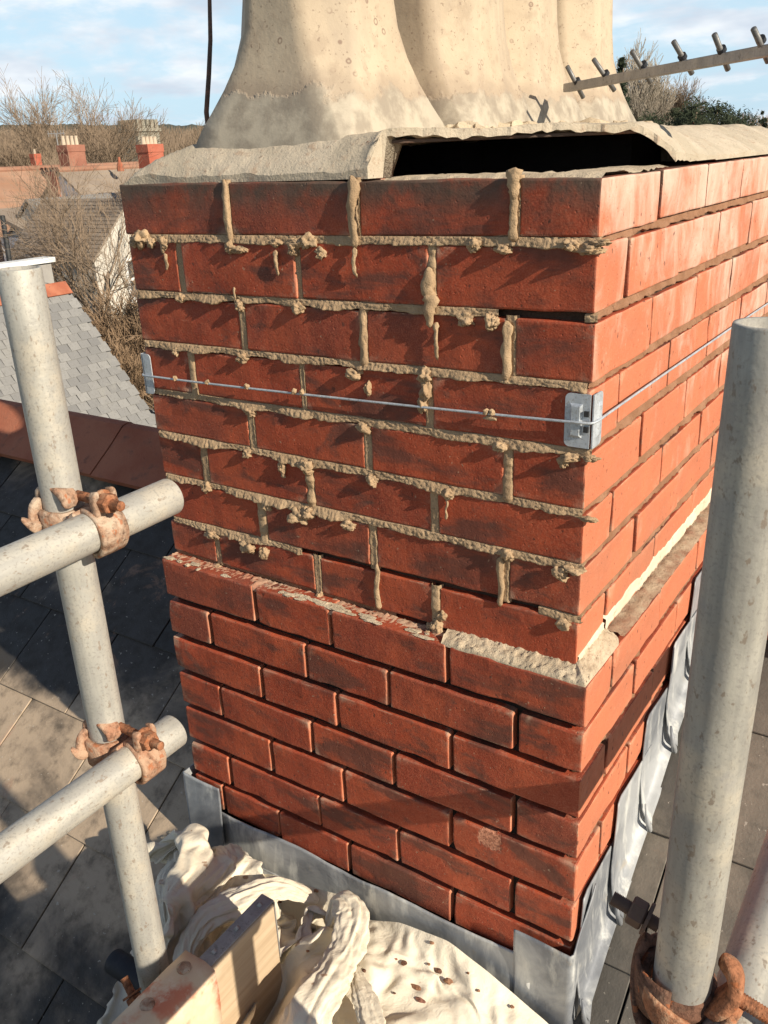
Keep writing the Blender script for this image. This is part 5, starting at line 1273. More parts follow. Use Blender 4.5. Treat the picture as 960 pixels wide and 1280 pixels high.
[-62,-10,-3,-8,-9,-5,-6,-9,-14,-18,-19,-18,-15,-9,-5,-19,-18,-16,-7,-12,-10,-15,-18,-20,-15,-15,-16,-9,-5,-11,-6,-11,-18,-16,-18,-15,-11,-9,-9,-2,-10,-11,-4,-11,-11,-13,-12,-15,-7,-17,-14,-17,-18,-15,-12,-9],
[-62,-6,-9,-7,-9,-10,-9,-6,-4,-10,-20,-23,-20,-16,-7,-8,-18,-18,-16,-5,-13,-11,-15,-15,-15,-19,-17,-17,-8,-5,-12,-6,-14,-17,-12,-14,-12,-10,-7,-11,-6,-6,-11,-12,-6,-12,-12,-11,-13,-8,-15,-17,-18,-16,-15,-12],
[-62,-8,-4,-11,-11,-5,-9,-8,-10,-4,-15,-19,-24,-21,-15,-8,-9,-16,-13,-14,-11,-14,-14,-12,-14,-15,-18,-17,-14,-10,-4,-12,-10,-14,-10,-12,-12,-7,-7,-9,-8,-12,-12,-9,-11,-12,-10,-12,-8,-12,-14,-12,-15,-15,-15,-15],
[-62,-10,-7,-8,-6,-11,-8,-7,-12,-6,-6,-19,-25,-23,-20,-14,-7,-5,-15,-14,-15,-11,-14,-16,-10,-17,-13,-18,-15,-12,-12,-2,-12,-9,-11,-10,-8,-8,-4,-10,-10,-10,-12,-13,-13,-12,-13,-10,-13,-12,-11,-13,-14,-14,-13,-8],
[-62,-8,-9,-8,-6,-7,-11,-12,-9,-10,-9,-7,-22,-27,-23,-18,-14,-6,-3,-14,-15,-15,-14,-11,-13,-15,-15,-15,-16,-14,-11,-9,-5,-9,-8,-8,-9,-8,-7,-8,-9,-11,-11,-12,-13,-13,-14,-13,-14,-12,-13,-11,-12,-14,-12,-9],
[-62,-11,-6,-10,-6,-7,-6,-12,-16,-10,-11,-9,-10,-25,-25,-22,-17,-11,-8,-2,-13,-16,-15,-15,-11,-13,-14,-16,-14,-14,-11,-8,-9,-8,-9,-5,-8,-8,-9,-9,-11,-9,-9,-12,-12,-13,-14,-14,-15,-13,-15,-12,-12,-11,-12,-10],
[-62,-12,-11,-6,-10,-6,-6,-7,-13,-15,-13,-12,-5,-18,-24,-25,-21,-14,-9,-11,-1,-13,-16,-15,-16,-12,-11,-15,-14,-13,-11,-8,-10,-8,-9,-8,-3,-8,-9,-10,-11,-10,-12,-12,-11,-12,-12,-13,-15,-15,-15,-15,-13,-13,-8,-12],
[-62,-11,-11,-11,-8,-10,-5,-4,-12,-13,-15,-14,-8,-8,-21,-26,-25,-16,-15,-9,-10,-1,-14,-16,-15,-15,-12,-12,-14,-13,-12,-10,-7,-7,-8,-8,-6,-6,-10,-11,-11,-13,-9,-10,-12,-14,-12,-10,-12,-17,-16,-18,-14,-14,-13,-8],
[-62,-12,-11,-8,-11,-9,-10,-3,-11,-12,-13,-14,-15,-8,-11,-23,-26,-23,-12,-16,-9,-9,-1,-16,-15,-15,-14,-14,-10,-11,-14,-11,-4,-10,-6,-6,-7,-7,-11,-12,-10,-10,-17,-13,-8,-8,-12,-15,-7,-15,-18,-18,-18,-7,-18,-16],
[-62,-10,-13,-12,-4,-10,-7,-12,-10,-12,-13,-11,-15,-14,-10,-14,-24,-26,-15,-15,-16,-10,-5,-5,-15,-14,-15,-14,-13,-9,-10,-12,-11,-5,-8,-2,-11,-1,-10,-14,-14,-7,-12,-18,-14,-12,-8,-8,-14,-9,-10,-16,-21,-17,-15,-18],
[-62,-11,-12,-9,-10,-8,-13,-2,-11,-12,-12,-16,-13,-14,-14,-9,-21,-25,-20,-17,-12,-15,-11,-1,-11,-13,-14,-13,-14,-10,-7,-12,-10,-7,-10,-5,-4,-10,-7,-9,-12,-16,-8,-10,-17,-14,-13,-9,-14,-13,-9,-10,-15,-19,-17,-18],
[-62,-13,-9,-7,-9,-15,-13,-8,-2,-11,-13,-14,-16,-15,-14,-12,-14,-21,-22,-20,-14,-11,-15,-9,-6,-9,-13,-12,-11,-12,-6,-13,-7,-9,-12,-11,-4,-5,-11,-10,-12,-10,-14,-8,-10,-16,-18,-15,-10,-13,-13,-8,-13,-14,-18,-17],
[-62,-11,-10,-8,-8,-13,-17,-14,-2,-6,-11,-14,-17,-15,-14,-13,-12,-16,-20,-21,-20,-13,-11,-14,-5,-9,-7,-10,-11,-11,-11,-11,-6,-11,-12,-11,-11,-8,-3,-12,-7,-14,-13,-15,-9,-11,-15,-18,-17,-12,-10,-12,-13,-11,-15,-16],
[-62,-14,-8,-9,-10,-7,-14,-20,-12,0,-8,-12,-16,-16,-15,-14,-13,-9,-16,-20,-23,-21,-11,-9,-9,-13,-5,-5,-9,-11,-15,-9,-2,-13,-12,-11,-13,-11,-10,-4,-11,-11,-11,-14,-15,-13,-11,-15,-16,-18,-13,-10,-12,-13,-13,-11],
[-62,-13,-11,-10,-8,-11,-7,-16,-21,-6,-3,-10,-14,-17,-15,-14,-12,-13,-7,-17,-21,-25,-21,-5,-6,-7,-18,-8,-5,-8,-15,-11,3,-12,-12,-14,-12,-12,-12,-11,-9,-13,-12,-11,-10,-13,-15,-13,-14,-15,-14,-13,-13,-13,-14,-12],
[-62,-13,-12,-10,-11,-8,-11,-9,-18,-19,1,-9,-11,-15,-16,-15,-15,-12,-11,-5,-19,-23,-23,-24,5,-2,-3,-16,-18,-10,-13,-12,5,-9,-12,-14,-12,-12,-12,-11,-10,-12,-13,-13,-15,-12,-12,-15,-15,-13,-14,-14,-13,-14,-12,-10],
[-62,-14,-13,-13,-7,-10,-6,-13,-11,-21,-12,-2,-11,-12,-15,-14,-16,-15,-11,-11,-6,-20,-24,-22,-4,1,-7,-2,-9,-33,-19,1,-7,-1,-12,-13,-13,-12,-12,-12,-13,-12,-12,-12,-13,-16,-15,-13,-14,-15,-15,-14,-13,-13,-13,-13],
[-62,-14,-13,-12,-11,-7,-11,-4,-21,-12,-19,-4,-7,-10,-13,-14,-16,-16,-13,-11,-11,-11,-20,-21,-12,-3,4,-7,-15,-17,-27,-1,-4,-8,-11,-13,-15,-13,-14,-13,-15,-13,-13,-11,-11,-9,-14,-16,-15,-13,-16,-15,-15,-12,-11,-9],
[-62,-15,-13,-13,-10,-8,-13,-5,-10,-18,-14,-17,-2,-10,-10,-13,-15,-16,-15,-12,-11,-12,-15,-18,-16,-2,-9,6,-11,-24,-23,-10,2,-9,-13,-13,-13,-14,-15,-14,-15,-15,-12,-11,-13,-7,-12,-13,-17,-15,-15,-17,-13,-9,-12,-4],
[-62,-15,-14,-13,-13,-8,-12,-11,2,-19,-14,-16,-11,-6,-8,-12,-15,-15,-16,-14,-11,-12,-13,-15,-13,-7,-4,-9,1,-13,-21,-13,-9,-8,-13,-13,-14,-15,-16,-15,-16,-14,-11,-12,-12,-11,-7,-12,-17,-18,-16,-17,-13,-6,-12,-7],
[-62,-15,-13,-13,-15,-14,-6,-14,-5,-3,-20,-11,-14,-8,-11,-10,-13,-14,-15,-14,-12,-13,-12,-14,-13,-13,-11,-10,-8,-6,-9,-9,-9,-10,-12,-14,-12,-13,-14,-16,-18,-12,-14,-12,-14,-12,-4,-18,-9,-17,-20,-17,-12,-6,-11,-9],
[-62,-16,-15,-10,-13,-17,-12,-10,-10,-1,-8,-19,-7,-14,-11,-11,-11,-13,-14,-13,-13,-13,-13,-13,-13,-14,-13,-13,-9,-1,-10,-8,-14,-9,-13,-10,-13,-12,-12,-14,-14,-15,-14,-13,-11,-14,-15,-6,-14,-13,-18,-17,-15,-16,-9,-2],
[-62,-15,-15,-14,-10,-15,-17,-10,-11,-8,-1,-11,-15,-6,-15,-11,-9,-13,-12,-12,-13,-13,-13,-14,-15,-14,-11,-14,-4,0,-12,-11,-13,-13,-16,-13,-13,-8,-14,-6,-14,-16,-16,-12,-11,-12,-19,-9,-15,-10,-13,-14,-14,-19,-20,-5],
[-62,-15,-15,-10,-13,-13,-18,-15,-10,-13,-6,-4,-10,-11,-5,-3,-15,-17,-14,-13,-12,-11,-12,-13,-15,-13,-12,-16,-12,-7,-5,-9,-11,-22,-5,-17,-14,-8,-6,-13,-12,-10,-16,-14,-13,-11,-15,-13,-14,-17,-9,-13,-6,-14,-18,-16],
[-62,-14,-15,-11,-9,-15,-14,-18,-13,-10,-14,-9,-7,-5,-3,0,-18,-16,-14,-14,-14,-12,-12,-13,-10,-14,-17,-10,-11,-11,-8,-7,-9,-17,-11,-12,-11,-14,-7,-12,-18,-8,-13,-16,-11,-12,-12,-14,-11,-14,-13,-10,-12,-12,-16,-4],
[-62,-12,-12,-16,-14,-8,-14,-10,-20,-12,-12,-14,-10,-2,-1,-1,-11,-20,-18,-14,-13,-10,-13,-13,-10,-12,-14,-3,-11,-10,-12,-9,-9,-19,-6,-20,-19,-12,-9,-13,-7,-11,-9,-16,-15,-6,-13,-12,-11,-16,-16,-13,-12,-15,-7,-12],
[-62,-11,-13,-11,-17,-15,-9,-12,-8,-17,-16,-9,-10,-5,-4,-4,-3,-20,-19,-18,-11,-10,-10,-10,-12,-14,-13,-16,-11,-6,-10,-11,-11,-14,-16,-14,-17,-13,-9,-9,-13,-11,-8,-4,-10,-17,-11,-10,-10,-13,-17,-13,-14,-17,-15,-3],
[-62,-13,-11,-11,-13,-16,-16,-10,-11,-7,-11,-13,-11,-9,-6,-6,-11,-10,-13,-14,-13,-12,-11,-12,-14,-14,-11,-12,-16,-13,-9,-13,-12,-11,-14,-16,-12,-10,-6,-13,-10,-13,-13,-10,3,-8,-21,-13,-9,-12,-14,-14,-13,-11,-16,-9],
[-62,-12,-12,-12,-10,-15,-19,-9,-14,-12,-9,-9,-11,-9,-7,-13,-7,-8,-9,-10,-13,-13,-12,-12,-13,-13,-14,-11,-8,-15,-17,-13,-12,-11,-15,-14,-10,-11,-7,-12,-11,-12,-12,-10,-8,4,-19,-16,-13,-14,-11,-11,-12,-13,-13,-9],
[-62,-11,-10,-10,-13,-13,-15,-18,-12,-13,-13,-9,-9,-7,-7,-12,-10,-7,-11,-9,-9,-12,-12,-12,-13,-13,-14,-9,-11,-12,-14,-15,-10,-11,-15,-13,-10,-13,-12,-13,-12,-11,-10,-9,-9,-2,-16,-14,-16,-14,-8,-8,-10,-2,-9,-8],
[-62,-9,-11,-7,-12,-12,-15,-17,-14,-13,-14,-10,-11,-11,-8,-12,-7,-9,-11,-12,-10,-9,-8,-10,-10,-12,-13,-12,-12,-12,-11,-10,-11,-12,-12,-14,-14,-13,-13,-13,-12,-12,-12,-11,-8,-12,-11,-11,-14,-13,-8,-9,-13,-10,-10,-2],
[-62,-10,-9,-7,-10,-10,-11,-15,-15,-17,-16,-14,-11,-12,-9,-12,-8,-11,-10,-13,-8,-12,-9,-2,-12,-9,-9,-11,-12,-10,-12,-14,-15,-10,-15,-15,-12,-12,-14,-12,-12,-13,-12,-11,-11,-10,-7,-9,-12,-12,-9,-10,-15,-13,-11,-4],
[-62,-9,-9,-10,-11,-9,-10,-18,-12,-10,-17,-16,-16,-12,-9,-10,-11,-7,-12,-8,-13,-9,-7,-12,-3,-11,-12,-9,-9,-12,-14,-14,-13,-14,-11,-15,-13,-14,-13,-13,-11,-13,-12,-11,-11,-10,-5,-6,-14,-8,-11,-10,-9,-13,-16,-10],
[-62,-10,-7,-10,-14,-8,-12,-15,-12,-13,-11,-14,-17,-16,-10,-7,-11,-10,-9,-10,-7,-12,-13,-10,-2,-10,-9,-10,-12,-12,-14,-14,-14,-14,-14,-13,-13,-14,-12,-11,-13,-12,-12,-12,-9,-9,-8,-10,-5,-13,-6,-11,-8,-11,-15,-16],
[-62,-11,-5,-11,-14,-11,-11,-16,-9,-12,-12,-12,-14,-16,-15,-6,-11,-12,-10,-10,-9,-6,-11,-14,-12,-4,-8,-11,-10,-11,-14,-13,-14,-14,-14,-13,-13,-12,-13,-13,-11,-12,-12,-12,-7,-11,-8,-10,-9,-10,-10,-5,-8,-9,-14,-16],
[-62,-8,-12,-8,-12,-11,-10,-14,-13,-12,-12,-12,-12,-13,-15,-14,-10,-12,-10,-10,-10,-9,-6,-11,-12,-12,-8,-7,-10,-12,-12,-13,-12,-14,-12,-14,-12,-13,-14,-12,-11,-11,-12,-7,-11,-11,-9,-10,-10,-11,-12,-10,-5,-6,-12,-15],
[-62,-8,-8,-14,-12,-8,-12,-13,-15,-12,-10,-12,-12,-12,-13,-14,-12,-14,-13,-9,-9,-10,-10,-6,-11,-12,-12,-11,-4,-12,-12,-11,-11,-13,-11,-13,-14,-13,-13,-12,-10,-12,-9,-6,-13,-10,-12,-11,-11,-10,-10,-11,-11,-5,-9,-14],
[-62,-9,-9,-13,-12,-10,-10,-12,-13,-12,-12,-5,-15,-14,-14,-13,-14,-14,-14,-12,-9,-8,-11,-11,-5,-12,-13,-12,-11,-6,-10,-12,-9,-10,-12,-12,-14,-14,-13,-14,-10,-7,-11,-9,-10,-12,-11,-11,-12,-9,-8,-10,-14,-5,-10,-14],
[-62,-6,-12,-15,-10,-10,-10,-7,-9,-16,-16,-10,-6,-17,-15,-14,-15,-13,-14,-13,-9,-10,-11,-9,-12,-5,-12,-11,-9,-12,-11,-7,-13,-11,-9,-11,-14,-14,-13,-12,-12,-9,-6,-11,-11,-10,-14,-12,-9,-11,-9,-9,-8,-14,-8,-13],
[-62,-10,-12,-10,-12,-7,-3,-12,-9,-15,-16,-13,-10,-14,-15,-15,-15,-14,-12,-14,-9,-11,-10,-12,-7,-13,-12,-6,-11,-11,-8,-12,-6,-11,-13,-10,-13,-15,-12,-13,-11,-8,-11,-10,-11,-11,-12,-10,-12,-8,-13,-10,-10,-6,-14,-10],
[-62,-8,-12,-12,-8,-9,-2,-10,-13,-11,-16,-15,-14,-13,-15,-14,-15,-16,-13,-11,-14,-9,-11,-10,-11,-11,-9,-12,-8,-9,-10,-9,-13,-7,-11,-11,-11,-14,-14,-12,-13,-4,-14,-11,-11,-9,-13,-11,-9,-12,-10,-11,-11,-7,-12,-7],
[-62,-12,-8,-9,-8,-8,-5,-9,-10,-13,-14,-17,-15,-15,-14,-15,-15,-17,-15,-11,-11,-13,-10,-10,-10,-12,-11,-7,-12,-8,-10,-10,-9,-11,-7,-11,-11,-15,-13,-11,-14,-5,-12,-12,-11,-11,-11,-12,-10,-10,-13,-7,-10,-12,-5,-14],
[-62,-11,-11,-6,-10,-4,-6,-9,-11,-12,-14,-14,-20,-17,-13,-14,-16,-14,-15,-15,-12,-12,-11,-11,-10,-10,-12,-10,-8,-9,-10,-10,-8,-11,-8,-11,-11,-12,-13,-11,-11,-11,-11,-11,-10,-12,-11,-10,-12,-10,-11,-9,-8,-12,-10,-6],
[-62,-13,-8,-11,-2,-9,-4,-6,-12,-14,-12,-15,-20,-19,-15,-11,-15,-15,-15,-15,-15,-12,-11,-11,-10,-12,-9,-10,-12,-9,-6,-10,-11,-9,-11,-9,-11,-11,-14,-9,-11,-9,-12,-14,-9,-12,-12,-9,-12,-10,-9,-10,-10,-5,-11,-10],
[-62,-9,-10,-10,-9,-3,-7,-5,-11,-14,-12,-16,-20,-18,-14,-15,-14,-11,-17,-17,-15,-14,-11,-11,-8,-12,-12,-8,-9,-11,-9,-7,-12,-8,-12,-11,-9,-11,-10,-13,-11,-11,-10,-14,-11,-8,-11,-12,-10,-13,-8,-7,-12,-4,-11,-11],
[-62,-12,-10,-7,-8,-7,-4,-7,-8,-13,-14,-15,-19,-21,-15,-12,-14,-14,-14,-16,-16,-14,-13,-13,-9,-9,-10,-13,-9,-7,-11,-8,-11,-9,-11,-9,-13,-6,-12,-11,-14,-11,-12,-12,-11,-10,-11,-11,-7,-10,-13,-8,-4,-12,-9,-9],
[-62,-8,-13,-7,-9,-6,-1,-8,-11,-16,-12,-14,-17,-20,-16,-15,-10,-12,-16,-17,-15,-15,-14,-11,-11,-11,-12,-11,-11,-7,-11,-11,-7,-10,-9,-12,-11,-6,-11,-13,-15,-10,-12,-7,-12,-12,-7,-11,-13,-7,-6,-10,-12,-8,-12,-10],
[-62,-12,-4,-11,-11,-10,-5,-7,-5,-12,-13,-14,-18,-18,-17,-15,-14,-6,-17,-17,-16,-16,-14,-11,-13,-13,-10,-12,-10,-10,-9,-9,-10,-11,-10,-7,-11,-11,-9,-13,-14,-12,-10,-10,-8,-10,-12,-7,-14,-11,-9,-5,-1,-13,-11,-11],
[-62,-15,-5,-7,-11,-8,-5,-7,-8,-11,-13,-14,-15,-20,-17,-15,-12,-10,-15,-17,-16,-15,-16,-13,-10,-12,-12,-12,-12,-10,-9,-10,-7,-11,-11,-9,-11,-12,-8,-15,-14,-12,-10,-9,-11,-9,-7,-11,-7,-12,-6,-8,-8,-5,-11,-8],
[-62,-13,-14,-2,-9,-5,-7,-6,-10,-12,-11,-13,-16,-19,-18,-15,-9,-16,-12,-15,-16,-16,-17,-14,-12,-12,-13,-11,-9,-13,-9,-9,-12,-10,-10,-9,-11,-11,-12,-11,-14,-12,-11,-11,-10,-10,-6,-7,-10,-6,-10,-4,-10,-6,-7,-10],
[-62,-15,-12,-7,-5,-7,-6,-8,-9,-9,-12,-12,-16,-17,-18,-15,-11,-16,-12,-14,-15,-16,-16,-16,-14,-12,-14,-11,-8,-12,-11,-9,-11,-11,-11,-10,-10,-12,-12,-11,-14,-13,-9,-10,-12,-11,-7,-6,-8,-10,-3,-9,-1,-9,-9,-10],
[-62,-15,-15,-8,-6,-7,-1,-10,-6,-10,-11,-13,-15,-16,-18,-14,-14,-14,-14,-14,-14,-14,-14,-17,-17,-14,-12,-12,-10,-10,-9,-13,-10,-12,-12,-10,-11,-11,-12,-9,-15,-15,-12,-10,-10,-10,-10,-2,-10,-8,-1,-9,-6,-3,-13,-9],
[-62,-15,-14,-11,-8,-7,1,-9,-8,-11,-11,-10,-13,-16,-17,-16,-14,-13,-14,-14,-15,-13,-13,-16,-18,-16,-12,-11,-11,-10,-10,-13,-10,-11,-13,-11,-11,-9,-12,-11,-14,-16,-13,-14,-13,-8,-6,-5,-7,-9,0,-6,-10,-2,-12,-12],
[-62,-16,-15,-9,-9,-10,-1,-9,-8,-10,-9,-9,-10,-15,-15,-17,-13,-16,-15,-15,-11,-13,-14,-14,-19,-17,-14,-12,-10,-10,-10,-13,-9,-12,-12,-12,-11,-12,-11,-12,-14,-14,-13,-14,-14,-10,-3,-10,-2,-10,-6,1,-10,-8,-10,-13],
[-62,-14,-15,-13,-6,-10,-9,-6,-7,-9,-9,-9,-10,-14,-13,-16,-16,-14,-16,-15,-15,-12,-12,-12,-17,-17,-14,-13,-11,-10,-10,-11,-13,-10,-12,-12,-12,-13,-12,-12,-13,-14,-13,-13,-13,-9,-5,-8,-6,-12,-2,-7,-1,-9,-14,-13],
[-62,-16,-14,-10,-11,-4,-9,-9,-13,-7,-8,-10,-10,-13,-13,-13,-15,-16,-16,-14,-15,-15,-9,-15,-14,-15,-14,-13,-11,-11,-12,-11,-11,-11,-12,-11,-12,-13,-14,-13,-13,-13,-13,-12,-14,-9,-3,-4,-10,-6,-9,-4,-9,-5,-14,-12],
[-62,-15,-15,-12,-9,-9,-7,-11,-8,-9,-9,-12,-11,-11,-12,-12,-15,-15,-15,-15,-14,-15,-11,-11,-14,-14,-14,-13,-12,-12,-11,-12,-11,-12,-12,-11,-12,-13,-14,-13,-14,-13,-13,-12,-13,-9,0,-11,-6,-10,2,-10,-12,-6,-12,-11],
[-62,-14,-15,-14,-10,-10,-9,-8,-6,-10,-11,-12,-13,-12,-10,-12,-14,-13,-15,-14,-14,-13,-13,-11,-12,-14,-13,-13,-12,-13,-13,-12,-12,-11,-12,-11,-12,-13,-14,-13,-13,-14,-13,-12,-13,-7,-6,-2,-12,-5,-9,1,-12,-10,-13,-11],
[-62,-16,-14,-14,-11,-8,-5,-9,-10,-11,-12,-12,-12,-14,-12,-12,-10,-12,-13,-14,-13,-13,-13,-13,-11,-13,-13,-13,-13,-12,-13,-15,-11,-12,-11,-12,-11,-13,-13,-13,-13,-13,-14,-13,-13,-7,-7,2,-12,-8,-12,-1,-7,-13,-13,-11],
[-62,-15,-15,-13,-12,-10,-8,-9,-10,-9,-10,-12,-15,-12,-14,-11,-9,-11,-12,-12,-13,-14,-12,-12,-13,-13,-13,-12,-13,-12,-14,-15,-13,-10,-13,-10,-12,-13,-13,-12,-13,-13,-14,-13,-13,-8,-7,-3,-1,-11,-11,-10,-3,-12,-14,-9],
[-62,-15,-14,-15,-12,-11,-10,-9,-8,-11,-10,-10,-14,-15,-16,-10,-10,-7,-12,-13,-11,-11,-12,-14,-11,-13,-13,-13,-12,-12,-14,-15,-13,-14,-11,-12,-10,-14,-11,-12,-13,-13,-14,-13,-13,-9,-6,-5,0,-6,-11,-12,-13,-6,-11,-10],
[-62,-15,-15,-14,-11,-12,-13,-12,-9,-5,-10,-11,-14,-14,-13,-13,-13,-10,-9,-6,-14,-13,-9,-11,-14,-12,-14,-13,-11,-12,-14,-15,-13,-13,-13,-12,-11,-14,-12,-10,-13,-13,-13,-14,-14,-10,-6,-1,0,-7,-13,-12,-11,-13,-9,-9],
[-62,-14,-16,-15,-12,-11,-12,-11,-14,-2,-11,-12,-13,-14,-15,-13,-11,-8,-12,-7,-9,-11,-13,-12,-11,-11,-13,-13,-12,-13,-12,-15,-13,-14,-14,-13,-11,-13,-12,-12,-11,-13,-14,-13,-14,-9,-3,-1,-5,-7,-13,-12,-12,-12,-14,-12],
[-62,-14,-15,-15,-14,-11,-11,-14,-11,-7,-9,-9,-13,-14,-15,-13,-13,-12,-7,-11,-6,-11,-11,-8,-13,-12,-12,-13,-12,-13,-13,-13,-14,-14,-15,-14,-12,-13,-11,-11,-12,-13,-13,-14,-14,-11,0,-4,-3,-9,-11,-13,-12,-14,-14,-10],
[-62,-15,-14,-15,-14,-12,-12,-11,-12,-8,-11,-10,-12,-13,-14,-13,-12,-12,-11,-9,-11,-7,-11,-11,-5,-12,-12,-13,-13,-13,-13,-13,-14,-13,-16,-15,-12,-12,-11,-12,-11,-13,-13,-13,-15,-10,-7,-1,-9,-7,-10,-11,-11,-14,-10,-14],
[-62,-14,-15,-15,-14,-12,-12,-13,-11,-11,-10,-11,-10,-13,-13,-13,-11,-11,-11,-12,-10,-11,-8,-11,-9,-4,-13,-13,-13,-14,-13,-12,-14,-13,-16,-15,-13,-11,-12,-12,-10,-13,-12,-12,-11,-10,-13,-1,-6,-13,-13,-11,-11,-11,-12,-12],
[-62,-15,-13,-15,-13,-14,-10,-15,-12,-11,-12,-11,-12,-9,-12,-13,-9,-12,-12,-11,-11,-11,-10,-6,-9,-7,-12,-13,-13,-14,-14,-14,-13,-11,-17,-16,-11,-11,-12,-12,-11,-11,-11,-14,-10,-10,-10,-12,-6,-6,-13,-12,-10,-14,-11,-11],
[-62,-15,-13,-13,-13,-12,-12,-15,-12,-13,-14,-12,-10,-12,-11,-10,-10,-11,-12,-12,-11,-10,-8,-12,-9,-9,-11,-12,-10,-14,-14,-15,-12,-13,-17,-15,-12,-9,-10,-10,-12,-13,-13,-9,-11,-10,-9,-9,-13,-7,-8,-12,-14,-14,-14,-10],
[-62,-14,-14,-12,-13,-10,-14,-15,-13,-13,-14,-12,-10,-9,-12,-13,-7,-12,-12,-11,-11,-13,-11,-9,-7,-11,-12,-12,-12,-11,-14,-14,-16,-14,-15,-14,-12,-10,-12,-11,-8,-11,-10,-11,-11,-11,-5,-13,-13,-13,-5,-7,-14,-14,-14,-15],
[-62,-12,-12,-13,-13,-13,-13,-14,-13,-12,-13,-12,-11,-12,-11,-11,-11,-10,-11,-10,-11,-11,-11,-11,-12,-12,-12,-12,-13,-12,-13,-15,-15,-14,-14,-13,-13,-12,-11,-12,-11,-10,-12,-9,0,-8,-7,-11,-13,-14,-9,-11,-8,-14,-15,-14],
[-678,19,-9,0,8,6,-3,-4,-15,-19,-15,-13,-11,-10,-7,-4,0,14,15,15,14,14,7,-4,0,-8,-1,-4,-9,-11,-11,-9,-6,-2,4,11,6,3,1,-1,-1,1,1,2,0,1,0,-1,5,3,5,9,11,4,4,6],
[-675,22,-8,-12,7,8,9,0,-11,-13,-15,-12,-12,-12,-11,-7,-4,0,7,13,14,13,12,10,-3,1,1,-3,-1,1,-5,-15,-11,-7,-8,-3,1,2,-6,-2,2,1,3,0,2,4,6,3,-1,12,9,9,11,12,7,2],
[-671,20,-13,-1,-2,2,4,7,-9,-6,-7,-6,-3,-12,-11,-11,-8,-3,-1,0,5,11,12,16,16,-1,-7,3,9,5,1,-6,-12,-14,-11,-8,-8,-10,-6,-7,-3,1,4,8,5,5,2,0,6,8,13,11,10,10,10,4],
[-667,18,-10,-3,1,-1,-2,-3,-6,-5,1,6,-1,-3,-9,-11,-9,-5,-4,-6,-4,0,9,13,16,17,5,-5,-1,16,9,0,-7,-13,-11,-9,-11,-13,-14,-11,-8,-1,-2,2,4,5,7,8,9,8,7,12,12,9,8,11],
[-663,14,-6,-6,1,3,-2,-1,0,0,0,-1,1,-3,-2,-5,-6,-6,-7,-7,-6,-5,-2,4,9,15,16,10,-11,6,17,9,-1,-9,-12,-5,-7,-13,-15,-13,-8,-6,-3,-2,0,1,2,8,9,9,9,10,11,11,9,8],
[-657,8,-8,4,-3,-1,1,1,0,-2,1,0,0,-1,-1,0,1,-1,-2,-5,-7,-8,-5,-3,1,6,13,17,-3,-6,13,10,-3,-1,-2,-7,-7,-7,-4,-10,-8,-7,-5,-4,-3,-3,0,3,6,8,5,4,9,12,10,2],
[-651,4,-4,0,7,-5,0,-7,3,-1,1,4,-1,-2,-3,-2,2,4,-2,-2,2,0,-4,-6,-3,-4,1,12,10,-7,4,8,-9,-3,1,2,2,-5,2,-4,-5,-3,-3,-4,-4,-4,-3,-1,3,4,3,3,1,-1,6,7],
[-644,-2,11,4,2,0,-2,-3,-16,1,-2,-3,1,2,6,-2,-7,-3,8,5,-8,-6,2,3,3,1,-6,-4,5,5,-5,10,-9,-1,0,-4,1,10,5,-3,-3,0,1,-2,-1,-2,-3,1,1,2,1,-1,-5,-1,-4,-5],
[-641,1,15,11,4,2,-1,-4,-16,-16,0,-5,2,7,1,-4,3,-9,-8,6,8,-6,4,-4,4,-2,-1,-3,-5,7,-5,7,2,-4,2,5,-1,-1,1,4,4,-1,1,-3,0,-7,-6,1,-5,-2,5,2,-5,-1,4,-6],
[-642,0,14,13,13,9,4,-1,-17,-16,-16,-3,-3,-2,6,0,4,-1,-9,-9,3,7,2,-7,-1,-3,0,5,0,-6,6,-4,1,5,2,0,6,4,2,1,0,0,1,-2,-1,-3,-8,-4,8,-1,-5,-3,-3,-2,3,-5],
[-643,1,15,11,8,12,14,7,-14,-14,-14,-15,-8,-3,-4,3,15,2,-7,-9,-7,-5,9,3,-9,-5,2,1,3,-3,-2,10,-4,-7,3,2,3,-2,-2,-2,1,3,3,4,1,0,5,-8,-2,12,5,-2,-7,-7,-10,0],
[-644,1,12,11,10,11,11,13,-4,-12,-10,-10,-13,-9,-5,-3,3,14,3,-6,-9,-13,-7,9,2,-8,-4,1,3,-1,1,2,6,-5,-4,10,8,2,-4,-9,0,-8,0,-1,5,6,8,-6,-10,9,10,10,-3,-9,-14,-7],
[-645,5,3,9,5,9,10,14,4,2,-8,-12,-11,-5,-2,-6,-6,2,6,4,-6,-12,-12,-4,3,7,-2,-1,1,3,-6,-3,3,3,-3,12,1,1,0,-10,7,-5,-7,-6,1,7,11,0,-13,-3,11,11,6,-3,-13,-14],
[-646,7,2,2,9,2,6,7,9,9,6,-7,-13,-12,-3,2,-3,-8,-3,8,-3,-1,-7,-14,-6,2,8,7,2,-1,-12,-6,5,1,-2,15,8,-7,-9,0,4,-5,0,0,-5,-5,5,12,-3,-11,4,6,1,-1,0,-13],
[-649,3,9,-2,2,4,5,6,13,10,6,3,-7,-13,-14,-1,3,1,-10,-2,9,-5,-8,-5,-13,1,-1,9,10,4,-12,-13,3,3,4,-4,11,9,-5,-8,6,-5,-9,0,2,-3,-4,6,7,3,-12,-3,-1,0,0,3],
[-651,8,-2,4,-5,4,3,6,4,17,9,8,1,-6,-13,-14,5,3,-4,-12,-1,7,5,-12,-13,-3,3,-2,7,10,-3,-15,3,-6,9,-6,10,-2,8,-8,2,-3,2,-4,-10,0,4,6,-5,13,4,-3,-4,-4,-4,-5],
